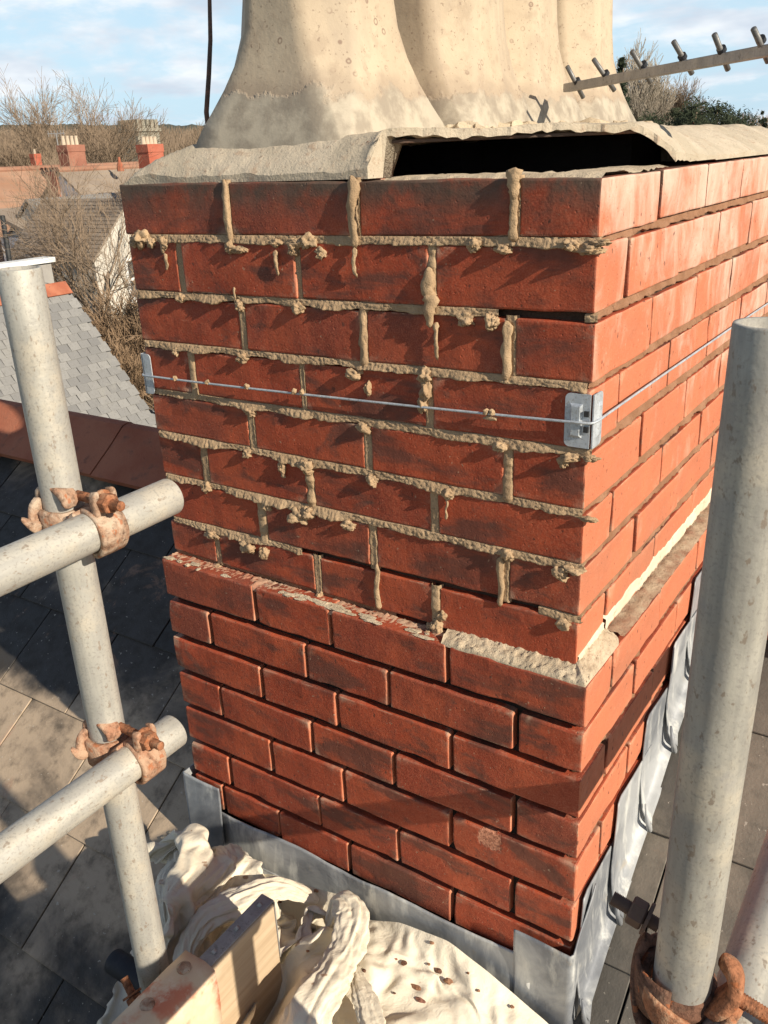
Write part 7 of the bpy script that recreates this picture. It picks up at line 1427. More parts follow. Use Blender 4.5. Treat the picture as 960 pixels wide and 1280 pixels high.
BUNDLE = [
[-604,4,17,-2,-2,-6,12,-1,-10,8,9,7,3,-12,-6,-2,7,5,3,-10,1,3,-4,5,7,-4,-2,-6,-4,-9,-8,-3,-5,-2,-3,-5,-2,-3,-4,5,-4,0,-3,-7,2,-10,-1,9,9,2,6,5,7,6,6,0,6,-5,7,9],
[-586,5,5,-8,-1,2,-12,-8,-1,13,7,11,-3,4,-6,5,5,2,-2,-5,-3,2,1,-2,1,5,-2,1,-6,-6,-6,-3,-10,0,-2,-9,1,-1,-5,-1,0,-4,1,-8,-7,-2,1,-2,13,12,2,6,5,-4,8,1,4,6,3,2],
[-575,-8,2,-5,2,-17,-8,-2,11,7,9,9,5,3,7,2,6,2,-5,-2,-4,-2,-1,-3,-3,4,2,2,-5,-9,-7,-10,-7,-3,3,-5,-6,5,4,-6,-2,-1,-3,-1,-7,-5,-9,6,4,12,10,7,-8,4,8,6,5,-5,4,9],
[-585,9,-4,-15,-14,-8,3,14,13,8,4,10,-3,9,9,2,5,3,-3,-4,-3,-2,-1,-3,-6,2,-7,3,-1,-9,-9,-3,-6,3,-5,2,-6,-4,8,1,-3,-4,-4,-3,-3,-6,-8,-3,6,13,13,4,-2,13,-3,7,4,-3,8,0],
[-574,-9,-14,-11,-4,1,17,5,11,12,1,2,4,8,4,5,1,6,-1,-3,-5,-1,2,-4,-5,-1,0,-8,2,-5,-5,-5,1,-7,-5,-12,-1,1,5,2,2,-4,-3,0,-2,-8,-6,-3,0,13,16,11,-5,4,2,2,4,5,3,-4],
[-590,-11,-3,3,0,4,16,8,7,8,5,-1,2,7,7,1,4,2,-1,0,-3,-2,-2,-1,-4,-2,-3,-3,-7,-3,-4,-3,-9,-6,-8,-6,0,6,5,4,1,-1,4,-1,-3,-5,-9,-4,2,0,16,16,-5,6,-1,4,3,0,5,-3],
[-587,-6,-5,4,8,9,9,10,1,5,9,0,0,6,3,5,4,2,-3,2,-6,-3,-3,3,-8,1,-1,-6,-7,-3,-4,-5,-5,-5,-7,-3,-5,5,8,4,7,3,-1,-1,-4,-6,-10,-8,-1,2,10,11,9,0,3,7,-1,5,2,1],
[-581,-2,1,5,5,11,7,2,6,6,5,5,-1,5,6,2,3,-4,1,-7,1,-5,-1,2,-1,-6,-4,-1,-7,-1,-5,-6,-3,-2,-5,-2,-3,0,8,8,3,6,-4,-5,-3,-11,-11,-6,-4,7,14,6,11,-5,7,5,7,6,3,2],
[-577,9,-1,5,5,4,6,4,1,9,9,7,0,4,8,-1,5,-6,-4,-6,-10,5,1,3,2,-10,-3,-4,-6,0,-3,-3,-4,1,-2,-3,-1,1,5,1,2,1,-4,-6,-6,-8,-14,-4,1,8,12,15,0,4,8,8,1,6,4,2],
[-566,2,6,6,3,5,7,4,2,4,6,7,0,7,2,4,5,-7,-7,-6,-7,-3,9,6,-1,-8,-6,3,-6,-2,-1,-5,-3,-2,3,-2,-2,2,-1,3,0,-2,-3,-8,-10,-14,-3,-4,4,5,13,14,7,2,5,9,2,0,5,4],
[-559,10,4,5,4,5,-3,7,6,3,6,5,2,1,3,8,-1,-5,-6,-5,-12,4,1,11,4,-9,-6,1,-2,-4,-3,-2,-5,-3,2,1,-7,2,-3,6,1,-6,-7,-9,-8,-13,1,1,-2,7,10,14,14,2,9,3,2,3,-3,3],
[-554,15,10,2,4,2,-1,3,8,-1,9,2,6,-2,1,6,4,-9,-6,-7,-8,1,1,3,13,-4,-7,-6,-4,2,-1,-6,0,-4,0,1,-3,-4,2,0,-3,-3,-8,-13,-9,-6,-1,7,3,1,11,14,13,10,12,-2,0,-4,4,-2],
[-536,4,10,5,5,1,-1,3,6,0,5,5,4,4,-4,3,4,-6,-10,-2,-7,-8,8,-1,5,0,-5,0,-8,-5,2,1,-2,-2,-1,-4,-2,-3,-1,-5,3,-8,-10,-9,-3,-4,1,6,6,3,12,7,18,15,2,1,-7,3,-1,-3],
[-520,-1,6,2,4,4,0,2,7,5,1,5,0,7,-4,-9,9,-4,-9,-4,-6,-4,-3,7,9,-2,-9,1,-3,-3,-2,-2,0,-2,-1,-4,-3,3,-3,-4,-8,-6,-5,-10,-3,1,3,2,6,7,11,10,17,13,-3,0,-7,-2,0,-5],
[-514,-1,7,8,-6,4,3,1,4,3,9,1,0,-2,9,-5,-2,0,-6,-8,-13,-11,-2,3,12,10,-2,-6,-1,-5,3,-3,0,-2,-4,-2,-4,1,-3,-3,-6,-9,-3,-11,-6,11,2,4,7,9,5,10,17,5,2,-6,4,-7,-7,-3],
[-506,-1,5,4,2,1,5,1,0,4,3,8,-4,-6,4,10,-1,-6,-7,-8,-13,-12,-11,-4,9,13,7,9,-3,-7,4,-3,-4,-1,-6,2,-3,-5,-3,-7,-6,2,-10,-6,-4,15,3,0,10,6,4,9,18,-9,6,-2,-4,-4,-2,-9],
[-487,-1,-3,1,0,-1,6,4,-5,9,-1,7,-3,-4,1,2,5,-5,-9,-6,-13,-13,-8,-10,0,13,7,7,6,-4,8,0,-7,-4,-3,-1,-2,0,-7,-12,2,-2,-9,-13,8,18,3,1,6,4,6,6,16,-8,-1,1,-10,-3,0,0],
[-469,-6,0,-2,-4,0,0,6,-6,5,5,1,1,-1,-4,8,1,-7,-7,-11,-8,-12,-12,-7,-7,6,8,5,11,2,5,0,0,-4,-3,1,-2,-3,-9,-7,0,-5,-9,-12,4,21,10,1,0,10,6,-1,9,-2,-7,1,0,-7,3,1],
[-462,0,2,-2,-4,-3,-2,2,-4,3,1,0,1,3,-5,2,6,-8,-9,-11,-10,-7,-9,-12,-4,1,5,3,10,4,5,5,4,3,-5,-6,-2,0,-4,-7,-5,-10,-9,-9,7,17,17,-3,2,0,18,-5,-4,1,-5,4,3,-1,2,-3],
[-455,2,1,1,1,-10,1,-4,1,-6,6,-2,-3,0,5,-3,3,0,-17,-13,-11,-8,0,-10,-5,1,6,0,9,5,1,5,3,2,5,-3,-6,-7,-2,-5,-11,-6,-7,-11,5,16,18,5,4,-2,0,10,-9,-3,1,-2,4,-5,1,8],
[-456,6,-1,-1,-3,2,0,-3,2,-8,-1,4,-2,-1,3,5,-3,1,-14,-14,-11,-9,-2,-9,-2,1,2,3,8,5,1,1,5,-3,3,7,-4,-11,-8,-5,-5,-9,-7,-8,-3,16,14,12,9,-1,-4,2,1,-2,-4,0,-7,10,3,6],
[-450,3,2,-10,-2,5,7,-4,-5,-5,2,2,-1,-1,5,6,-1,-8,-9,-10,-10,-10,-2,-8,-1,-6,0,5,6,2,4,3,4,2,-1,-1,3,-10,-7,-6,-8,-4,-11,-9,-6,13,14,11,11,11,-4,-11,11,-9,-7,5,-4,14,3,5],
[-441,-1,4,-9,-1,-10,6,0,3,-6,-1,4,0,4,2,1,3,-2,-12,-9,-5,-11,-6,-6,-5,-6,-1,4,9,4,-4,3,3,5,3,-4,-7,-4,-4,-6,-9,-9,-5,-9,-6,4,14,13,12,12,1,-9,6,-13,-8,4,2,13,7,1],
[-437,0,-4,1,-8,-2,-5,11,1,-8,0,1,3,5,1,6,-6,-1,-7,-4,-7,-9,-8,-7,-7,-5,0,-2,3,1,6,-3,4,6,0,4,-7,-5,-5,-6,-6,-9,-6,-8,-4,-3,9,8,12,12,5,4,-7,-5,-6,-2,8,11,13,-7],
[-432,1,-1,-1,-5,-5,-3,6,-2,-2,-2,1,2,7,1,1,3,-8,1,-6,-9,-10,-7,-9,-5,-2,-4,-2,0,0,-3,3,-6,7,0,6,6,-1,-5,-9,-7,-5,-5,-8,-9,-6,-1,5,10,13,12,11,-6,-4,-2,3,3,7,12,-6],
[-423,-2,4,-3,-2,-8,1,0,-3,0,-6,1,6,6,0,-2,0,-1,-3,-2,-9,-10,-8,-6,-5,3,-2,0,-7,3,-4,5,-6,-6,1,8,9,3,-10,-6,-7,-5,-2,-8,-10,-6,-4,3,-6,15,17,13,-2,0,0,3,2,2,16,-8],
[-423,9,-1,2,1,-7,-6,-4,-2,0,-2,-5,7,9,-5,3,-3,-8,3,-5,-4,-7,-5,-1,-6,6,-4,-2,-5,-1,-7,-3,2,2,-7,6,8,1,-6,-5,-6,-2,-3,-8,-12,-6,-7,-4,-3,12,17,14,7,1,2,-2,-2,2,14,1],
[-416,8,0,0,-7,2,-5,-3,-4,2,-8,2,-7,11,6,-3,4,-8,-6,4,-2,-10,2,-4,-2,-2,-9,-4,2,-1,-5,-4,-2,-1,2,-4,11,3,-11,-2,-4,-4,3,-13,-9,-7,-7,-7,0,13,19,16,6,0,3,-3,-4,-7,4,12],
[-413,5,9,-1,-6,3,-7,-2,-8,-3,3,-2,-4,-3,5,8,-5,5,-2,1,-6,-9,4,-6,-7,-4,-6,3,3,3,-5,-9,1,-3,-1,-2,-4,11,-6,-6,0,-5,-1,-9,-6,-8,-6,-7,5,6,18,5,6,3,3,7,-8,-6,-3,4],
[-404,3,2,4,-3,-2,-4,-5,-4,0,0,-2,2,-9,0,4,4,0,4,0,-6,-11,-4,1,-4,-2,2,4,5,0,-7,-6,-6,1,-4,1,-7,-3,7,-7,-1,-6,-8,0,-1,-9,-5,-8,5,2,16,6,7,-1,-3,2,-2,-3,-3,-5],
[-392,2,5,-4,-2,-1,-4,-4,-7,6,-4,-3,1,-2,-6,3,6,-2,5,-4,-2,-9,-1,0,1,-3,5,-3,1,1,-7,-2,-5,-5,1,-4,-4,-5,2,3,-8,-1,0,1,-4,-13,-7,-3,-5,7,1,13,10,2,-9,-8,8,-5,-7,-2],
[-379,1,-5,4,-5,0,-5,-3,-5,1,-3,-6,2,0,-3,2,-7,8,6,-3,0,-6,-2,1,0,-4,4,-6,4,-4,-6,-3,-2,-3,-3,-7,-2,1,-4,6,-5,-3,-1,0,-6,-10,-6,-3,-4,5,2,-1,10,6,-8,-9,12,-8,-5,0],
[-370,-4,1,2,-3,-5,-1,-5,-3,-4,3,-7,-2,-1,-1,5,-8,0,4,8,-3,-3,-3,2,-1,-2,1,-2,-2,-4,-3,1,-3,1,-1,-5,-5,-2,-4,-3,0,-4,-1,-6,-11,2,-7,-4,-1,-6,8,-1,-4,11,-1,-10,13,-7,-4,3],
[-366,1,-1,1,-5,-5,-9,7,-8,-6,2,3,-1,-3,-4,3,-6,-7,8,7,3,-4,-5,-7,9,4,-4,-7,-1,4,-6,4,0,-1,2,-2,-3,-5,-3,-8,-5,-3,-2,-3,-11,-5,0,-5,0,-2,-4,0,-7,8,-2,-3,4,0,0,0],
[-357,-1,2,-5,-3,-7,-1,-5,2,-3,-2,-3,2,-4,-9,-2,2,-8,11,13,1,-6,-7,-7,1,1,5,-1,-1,4,-3,-1,6,-6,7,1,-1,-5,-6,-5,-7,-5,-6,-3,-2,-4,-6,1,-1,-2,-7,-9,-3,-6,6,1,-1,4,-2,-3],
[-343,-4,1,-5,-5,-1,-2,-4,1,-2,-1,-3,-4,-7,-7,-2,-4,2,10,16,-2,-8,-10,-5,-2,-5,1,-1,10,7,-5,-4,8,-6,3,4,-5,-3,-6,1,-9,-2,-3,-5,6,-6,-7,-2,5,-5,-2,-10,-7,-8,-2,-1,6,3,3,-4],
[-335,5,0,-6,-3,-3,-3,-5,0,-2,1,-8,-6,-7,-7,-4,0,6,17,9,-6,-13,-13,0,-7,2,-11,3,3,14,0,-6,7,-4,-12,6,1,5,-4,-8,3,-5,-6,1,-2,7,-11,-9,8,-8,0,-12,-16,-5,-1,3,10,8,5,-3],
[-328,0,1,2,1,-6,-9,-5,-2,-2,-10,-8,4,-6,-3,7,5,12,-3,3,-9,-14,-9,-10,3,-3,3,-1,5,1,4,-6,0,-1,-7,10,5,-6,5,-4,-8,4,-6,2,-8,0,-3,-1,-7,-10,-4,3,11,13,3,7,5,6,8,-7],
[-318,-1,3,-6,-4,-4,-9,1,1,-4,-8,-5,4,-6,1,5,1,12,-3,-3,-15,-14,-2,-7,0,-6,0,-1,8,-2,6,-6,-7,6,-4,1,0,-4,2,-8,-1,4,5,2,4,-6,-1,-2,-9,-7,-8,8,9,8,12,7,0,0,4,0],
[-308,-1,-7,0,-1,-11,5,2,-2,-2,-10,-8,-1,2,-4,4,2,3,1,-14,-10,-5,-8,-6,-1,1,-10,1,5,8,-4,-2,-6,-2,6,-6,-5,-6,6,4,-4,3,-4,3,9,9,-8,-4,-4,0,0,3,5,-7,5,4,8,1,5,6],
[-306,1,-6,4,-17,10,10,1,-3,-8,-11,-9,-4,-1,3,3,2,2,-3,-13,-10,-3,-16,-8,-2,5,-5,-9,13,11,-4,-2,-6,-6,-4,7,-6,-2,-6,0,5,-5,6,11,8,1,-10,-5,6,-3,-12,15,4,-7,-2,2,8,1,9,2],
[-299,-10,5,-14,10,14,5,2,-10,-12,-13,-7,-6,-1,3,9,4,-6,-9,-6,-11,-9,-6,-6,-2,-7,3,-5,2,13,2,-5,-3,-7,-5,-4,8,-5,0,-3,-4,7,-1,9,13,-6,-15,-12,8,6,1,-6,6,6,6,-3,-5,11,-2,1],
[-309,5,-7,10,8,10,-8,-1,-10,-10,-7,-13,-3,2,8,7,5,-6,-10,-12,-7,-6,-12,-1,-11,-1,2,-7,0,10,12,-5,-3,-7,-3,-6,-5,3,3,-1,6,-3,6,4,9,-10,-10,-6,3,4,3,-4,-6,2,7,-2,0,3,4,4],
[-305,-5,8,4,11,4,-2,-8,-13,-1,-16,-6,2,4,0,11,9,-9,-11,-12,-9,-3,-6,-9,-6,-11,-7,4,3,6,12,1,-9,-8,-5,4,-6,-4,7,1,-5,5,7,11,-7,0,-13,-13,-3,2,10,-8,10,-3,-1,2,4,4,7,5],
[-302,-8,5,8,6,-1,-6,2,-10,-9,1,-4,-3,10,6,12,4,-10,-13,-13,-11,-5,-8,-9,-8,-9,-6,-7,5,9,8,6,-2,-9,-8,2,3,-5,0,9,2,-2,8,-5,6,-14,-5,-11,8,-9,-3,-4,7,5,6,-5,7,2,4,7],
[-308,5,-3,7,2,5,-6,-8,-3,5,3,2,1,5,11,12,-4,-12,-14,-15,-14,-8,-11,-7,-6,-6,-6,-7,-3,-1,7,12,-1,1,-8,-6,7,-2,-1,9,-4,7,-1,2,0,-9,-12,1,5,-12,-10,-1,6,5,6,-1,10,-2,0,11],
[-305,-1,-2,10,6,4,-3,-6,-4,9,-1,10,9,0,8,3,-4,-14,-20,-11,-14,-10,-9,-6,-4,-7,-5,-5,-5,2,-3,8,3,0,2,-7,-2,5,-9,7,7,-8,6,-7,3,-6,-9,-3,4,-6,-6,2,0,6,6,9,-3,10,0,-3],
[-300,-7,5,8,10,3,2,-3,-4,5,5,-5,7,12,3,3,-11,-18,-13,-16,-10,-10,-2,-5,-8,-4,-3,-7,-5,-8,1,0,6,-1,4,3,-6,0,-3,-6,10,-8,5,3,-10,-3,-7,-1,1,-9,0,11,7,-4,7,-3,2,5,13,3],
[-301,5,-1,14,11,1,-2,3,-4,3,-2,-1,4,5,9,0,-18,-17,-10,-16,-12,-6,-7,0,-7,-7,2,-2,-2,-11,-10,2,-4,8,0,2,7,-2,2,-13,3,1,-7,9,1,-7,-5,-6,6,-6,-5,9,10,3,8,-5,0,5,-3,9],
[-298,12,8,2,11,-2,4,-1,-8,9,-6,3,3,1,11,-12,-13,-18,-16,-11,-4,-10,-6,-6,0,-3,-8,-5,9,-4,-16,-2,-11,2,2,5,-1,5,5,0,-10,9,-2,2,4,-1,-6,-2,-2,0,-6,6,10,14,5,-2,-3,1,2,-4],
[-276,1,10,1,1,3,3,-9,3,4,0,-3,2,6,-2,-8,-16,-16,-10,-8,-9,-6,-5,-8,-4,3,-11,-8,1,7,-10,-10,-9,-6,-3,-1,5,2,6,5,6,-5,6,7,2,-2,-5,-4,4,-1,2,3,20,7,0,-3,4,3,3,-5],
[-267,2,5,6,0,3,-10,4,-2,4,1,1,0,2,-8,-6,-14,-10,-9,-10,-9,-3,-4,-7,-9,0,-7,-6,-4,2,-2,-10,-8,-11,3,-9,-6,2,8,6,10,3,-1,8,8,3,-4,-1,2,3,5,5,9,14,-1,3,-4,0,-3,4],
[-264,5,5,-7,6,4,5,-5,-2,2,2,2,-1,2,-4,-10,-12,-9,-10,-10,-7,-7,-4,-1,-4,-8,-3,-8,-4,-2,-2,-7,-11,-10,2,-3,-7,1,6,3,8,3,7,1,8,9,-1,-1,3,5,4,9,1,8,-4,9,-6,6,1,-1],
[-262,7,-4,9,1,0,11,-7,3,-3,3,3,-2,2,-7,-4,-16,-15,-10,-9,-3,-4,1,-1,-3,-5,-10,-1,-7,-9,3,-7,-13,-8,-6,4,-6,3,6,3,6,-1,2,7,3,10,2,2,1,8,2,9,4,1,5,3,7,-3,7,5],
[-253,-1,8,0,3,4,3,-1,5,-3,-7,9,0,2,-4,-9,-14,-13,-9,-9,-9,-4,5,-5,-4,0,-3,-4,-6,-9,1,-12,-7,-7,-4,-8,6,2,5,2,-4,4,-1,6,5,8,7,2,5,3,7,2,7,9,0,5,10,5,-1,7],
[-239,-3,-1,6,-5,8,4,1,3,-2,-7,10,-5,0,5,-12,-14,-13,-11,-12,-8,-9,2,5,-4,-3,-4,-2,-2,-8,-8,-8,1,-7,-1,-6,0,3,4,0,-3,3,0,6,10,8,-3,6,11,1,2,6,7,5,8,8,4,2,5,1],
[-227,-6,-3,6,-3,1,4,6,-6,4,-4,1,5,-3,2,-14,-14,-14,-10,-5,-7,-8,-5,-3,4,1,1,-4,-4,-6,-9,-11,-7,0,-3,5,-3,4,5,-1,-3,5,2,3,8,8,-11,15,5,6,1,9,5,9,5,9,5,0,1,4],
[-220,-7,-4,-5,9,-8,0,10,5,-6,0,5,4,-1,-8,-6,-14,-13,-8,-6,-6,-2,-3,-7,-5,-8,3,0,7,-3,-14,-11,-5,-2,-1,5,-2,3,-2,5,4,4,-1,4,-1,-6,1,13,17,3,4,8,6,5,6,4,7,6,-2,7],
[-214,-7,-10,-7,1,-1,6,3,13,0,-3,-3,9,0,-8,-14,-13,-5,-4,-8,-5,0,-4,-4,-5,-3,-5,-7,3,8,-6,-11,-6,-1,-1,1,-1,-4,4,2,1,5,-2,6,-5,-4,6,13,13,7,8,7,5,3,5,6,0,4,4,3],
[-215,-7,-5,-9,2,4,0,10,7,7,0,-7,-3,6,-8,-15,-10,-7,-3,-5,-7,0,-7,-1,-1,-4,-3,-6,-6,-3,5,1,-6,0,0,-2,-4,-1,-1,0,6,0,0,6,-3,-2,6,18,12,6,10,2,0,9,-1,7,5,-1,3,-2],
[-211,-14,-10,-1,4,4,6,2,14,13,-4,-2,-12,1,-5,-14,-11,-4,-6,-6,-7,3,-5,-2,-4,-1,-4,-5,-4,-8,3,1,2,1,-4,-2,-3,-6,7,-1,0,2,8,-4,6,3,6,17,7,3,11,1,2,9,-5,10,7,1,1,-6],
[-210,-10,-10,1,3,-1,2,17,15,6,-2,-10,-6,1,-3,-12,-13,-7,-4,-1,-9,-3,-2,-3,-3,-5,-3,-3,-6,-1,2,2,0,-4,1,-5,-8,1,3,6,0,-6,1,8,4,10,8,13,5,5,7,5,0,2,8,9,6,4,-4,1],
[-208,-9,-3,-1,3,-8,7,18,14,5,-6,-10,-7,6,-5,-9,-11,-7,-3,1,-4,-3,-7,-2,-5,-2,-3,-2,-6,-3,-1,0,1,-8,-8,1,1,-2,0,2,7,-3,2,5,9,10,9,6,9,4,9,2,4,3,5,12,6,0,-4,2],
[-202,-8,-4,0,-9,4,8,15,17,2,-12,-12,8,0,-2,-7,-12,-10,1,-3,-1,-5,-4,-4,-2,-8,0,1,-6,-4,-5,-8,-4,-1,-6,-3,4,5,-2,1,0,8,4,5,7,9,10,6,8,10,4,6,0,4,6,10,2,2,-1,-7],
[-196,-8,0,-7,-5,-4,10,11,16,6,-15,-5,14,-3,-6,-3,-12,-5,-4,-9,-4,1,-5,-5,-4,-5,-3,-3,-5,-4,-3,-8,-7,2,3,-5,-1,8,3,-1,6,9,0,6,7,10,6,12,5,9,7,-1,4,4,3,10,4,-4,-1,4],
[-194,-4,-6,-4,-4,-1,-2,13,9,8,-10,8,2,4,-7,-6,-8,-9,-2,-2,-7,-4,-3,-5,-4,-3,-4,-4,-3,-5,-8,-3,-3,-1,2,1,-1,4,1,6,13,6,-3,6,7,7,9,6,10,3,9,0,6,-3,8,0,3,-4,1,15],
[-190,-4,-2,-9,-3,-1,-1,2,6,12,-1,8,0,2,-1,-11,-9,-4,-4,2,-10,-5,-4,-3,-4,-2,-6,-3,-1,-3,-8,-6,3,-2,1,2,1,1,6,9,11,2,-1,5,-2,14,8,3,12,3,10,1,1,5,-6,6,-1,4,8,4],
[-184,-4,-4,-7,-7,-3,2,4,1,6,12,9,-3,3,-3,-9,-10,-2,-5,-1,-14,0,-2,-3,-2,-7,-2,-4,-8,-5,3,-4,-3,5,1,-1,6,1,8,10,6,1,-1,5,-1,8,9,2,15,5,6,4,-1,-1,7,-5,9,0,7,5],
[-177,-8,-1,-10,1,-6,-2,5,7,2,3,8,4,3,-3,-7,-9,-3,-12,-2,-7,0,0,-4,-5,-1,-5,-3,-7,-5,1,2,-3,-1,3,4,4,1,7,9,2,0,7,-4,6,2,12,0,14,10,-6,3,7,5,-1,7,1,5,2,4],
[-169,-7,-12,3,-9,-1,-1,-7,4,13,8,2,3,2,6,-5,-8,-9,-11,-10,0,-4,6,-7,-4,-3,1,-6,-5,-7,-1,-2,4,2,-2,2,8,5,-4,5,10,5,0,5,1,6,0,11,13,0,4,-10,4,7,7,3,10,3,5,4],
[-162,-11,-10,-7,3,-1,-3,-5,-3,8,13,11,-2,1,-6,4,-6,-10,-7,-7,-3,-4,2,-7,-2,2,-1,-7,-3,-6,-2,-3,0,7,4,-3,6,7,2,-5,4,12,6,-3,8,8,2,3,12,-8,9,-6,2,7,4,8,9,6,5,7],
[-162,-3,-11,-8,-8,8,-5,-4,-6,15,11,10,7,-3,-7,-13,1,-4,-7,-6,-3,0,-7,-10,-5,8,-2,-6,-10,0,6,-1,-2,7,10,-3,0,8,5,3,3,-3,5,8,9,1,7,0,6,-4,0,1,5,10,3,3,10,7,9,6],
[-157,-12,0,-7,-8,4,-7,0,-8,9,15,7,12,5,-11,-12,-8,-3,1,-6,-8,-6,1,-6,-8,-2,-6,-6,3,2,-3,7,4,1,3,0,-6,7,7,4,8,4,1,8,5,7,0,9,-3,-1,0,6,2,0,11,3,6,13,14,8],
[-157,-3,-12,3,-8,2,-4,-8,-1,8,9,13,5,6,-1,-13,-7,-7,0,-10,-8,1,-9,-8,0,-8,-11,0,3,7,-3,4,7,-9,3,-3,7,7,5,3,3,1,10,14,5,6,1,-1,6,-8,6,0,4,6,10,6,2,14,14,3],
[-153,-10,3,-4,-3,-2,-6,-6,-5,9,14,3,14,6,-2,-12,-7,-8,0,-9,-11,-9,3,-7,-7,-3,2,-7,-3,7,4,-5,-1,-1,2,2,9,-1,9,7,-1,3,7,10,13,6,-5,4,4,1,3,5,7,4,-1,6,5,8,11,12],
[-140,-17,-3,5,-5,-5,-3,-8,-2,-3,13,14,7,9,-2,-9,-6,-6,-10,-11,-4,-6,-10,1,-7,-2,-6,1,5,1,4,1,1,-2,2,3,-2,6,6,6,3,4,5,14,7,4,1,1,7,-1,13,0,6,0,4,2,5,7,9,8],
[-134,-16,-3,1,-5,-13,0,-5,-6,9,1,10,11,4,-2,-4,-1,-9,-3,-14,-6,-4,-10,-9,-10,1,6,5,2,3,6,1,2,3,-3,8,3,-1,9,1,-2,3,11,8,9,-2,4,7,-1,6,11,3,1,2,1,4,3,4,5,4],
[-137,-5,-9,-4,0,-10,-11,-4,0,5,9,1,0,4,1,-1,5,-2,-8,-10,-2,-11,-7,-12,-8,6,5,5,5,11,3,5,4,2,-7,1,4,0,3,7,-1,3,7,9,6,2,-2,-2,14,3,5,9,-1,5,-1,7,2,8,2,0],
[-132,-9,-7,2,-10,-13,-6,-13,-7,5,11,9,1,1,1,-2,3,5,-10,-6,2,-7,-10,-10,-6,3,7,7,4,17,-4,-8,2,8,0,7,-1,-1,-1,7,8,3,7,5,6,0,3,-1,7,8,2,8,3,-1,-2,12,5,9,6,-3],
[-137,-2,1,-7,-10,-13,-6,-13,-11,-1,12,10,-3,2,-1,-1,4,10,1,-6,-9,-4,-2,-9,-5,5,11,-1,8,-4,-8,-3,9,2,5,11,1,4,1,4,10,0,12,3,6,-1,-11,13,3,13,2,6,3,-9,6,11,6,0,0,8],
[-129,0,-10,-6,-7,-10,-13,-10,-6,-9,5,9,10,-6,-1,5,7,6,-1,2,-5,-2,-5,-9,-1,-2,11,-5,6,-9,-8,9,13,4,6,3,0,-3,10,3,9,3,6,5,8,-2,-6,11,2,10,3,1,0,-4,11,7,9,1,-4,-2],
[-131,0,-4,-7,-5,-14,-13,-12,-7,6,1,-3,5,8,4,4,10,3,0,-5,-3,-3,-5,-11,-2,7,-5,12,0,-9,-3,5,16,6,5,0,7,-2,-1,9,6,6,2,8,6,-2,-11,13,6,4,6,-7,5,1,5,12,8,-1,-3,-1],
[-135,18,6,-6,-12,14,-2,1,2,-1,6,1,11,10,-4,-5,-5,4,-8,2,-9,-4,-10,-2,0,-1,2,-2,6,2,-5,-6,-8,-12,-13,-1,-8,-4,-3,-8,3,-7,8,3,4,-1,-16,-10,4,-6,6,1,2,-4,9,3,-2,-2,7,-1],
[-120,-1,-2,-1,15,-2,12,-4,-4,1,6,3,7,9,3,-8,-12,0,-5,-6,-4,0,-3,-8,-5,-3,-9,0,4,7,-4,-6,-1,-9,-11,-2,-6,-10,-1,0,-2,-1,-10,4,-6,0,1,-7,1,5,-12,-5,5,14,-7,4,-8,1,1,11],
[-125,-3,15,13,-4,7,3,-1,0,4,-3,-5,13,-2,4,6,-8,-10,-5,-1,-9,4,-2,-8,-1,-6,-7,-9,1,0,-2,-1,6,-10,-5,-5,-2,-6,-8,2,-1,-3,-3,-10,1,5,0,-8,-11,-4,-3,0,7,13,4,1,-6,1,-3,3],
[-120,10,12,1,12,1,-2,0,1,-7,-4,-3,3,-2,5,7,-1,0,-13,-6,3,-6,5,-8,3,-7,-3,-4,-1,1,-4,-1,-6,-9,-4,-5,-3,-7,4,-2,-4,-3,-8,-3,-5,0,1,2,-7,-9,-5,8,12,2,11,3,-6,0,-2,5],
[-102,5,6,10,2,-4,1,-2,-8,0,0,-1,-6,-2,0,3,6,-2,-5,-12,-2,0,4,-3,-1,4,-6,2,-10,-3,-4,-6,-9,3,-3,-4,0,-8,-10,1,-1,-3,-7,-4,1,4,0,0,4,-11,-3,6,13,11,4,5,-4,-1,0,4],
[-93,5,5,2,7,-3,-5,1,0,-3,-9,-2,1,-6,-5,4,11,6,-13,-9,-6,-3,2,0,-3,10,-2,-3,-4,-6,-6,-3,1,-8,2,-3,-5,-7,-8,-7,3,-3,-11,1,2,2,0,0,3,-9,6,4,10,10,8,3,-5,-8,5,5],
[-86,11,6,3,-9,-3,-5,0,-5,-4,-3,3,4,-8,-1,4,7,-5,-10,-10,5,-5,-9,0,-5,10,8,-2,-5,-5,-1,-5,-4,-4,0,-1,-8,0,-10,-6,-3,-12,5,-9,-2,11,2,3,-1,-11,10,8,3,7,9,2,-11,8,-4,-5],
[-75,6,4,-6,-7,-9,9,-8,-4,7,-4,-7,4,-5,-2,8,6,-9,-6,-5,-9,1,-3,-12,-3,5,7,1,-3,-2,2,-3,-9,-2,-4,3,-3,-8,-3,-11,-2,-13,1,-1,-5,9,10,1,2,-10,-5,15,5,14,6,-6,-7,3,5,-5],
[-61,-6,-4,-3,-7,4,0,-3,-4,-5,4,-4,-4,-3,0,11,0,-11,-2,-6,-1,-6,-6,-9,-6,-2,9,2,-6,0,1,7,-3,-6,-7,-5,5,-5,-7,-4,-11,-7,-8,11,-1,10,6,5,-1,-7,-5,-2,13,11,9,-5,0,-6,5,-1],
[-55,-11,-7,0,-7,9,-4,-4,-5,-3,-3,3,-3,-3,6,-2,-3,-7,-7,-4,7,-7,-7,-11,-7,-5,2,8,-6,-5,11,0,0,-5,2,2,-8,-4,-6,-3,-9,-9,-2,1,9,13,0,10,-4,-7,-4,-3,5,15,7,-5,0,5,1,-1],
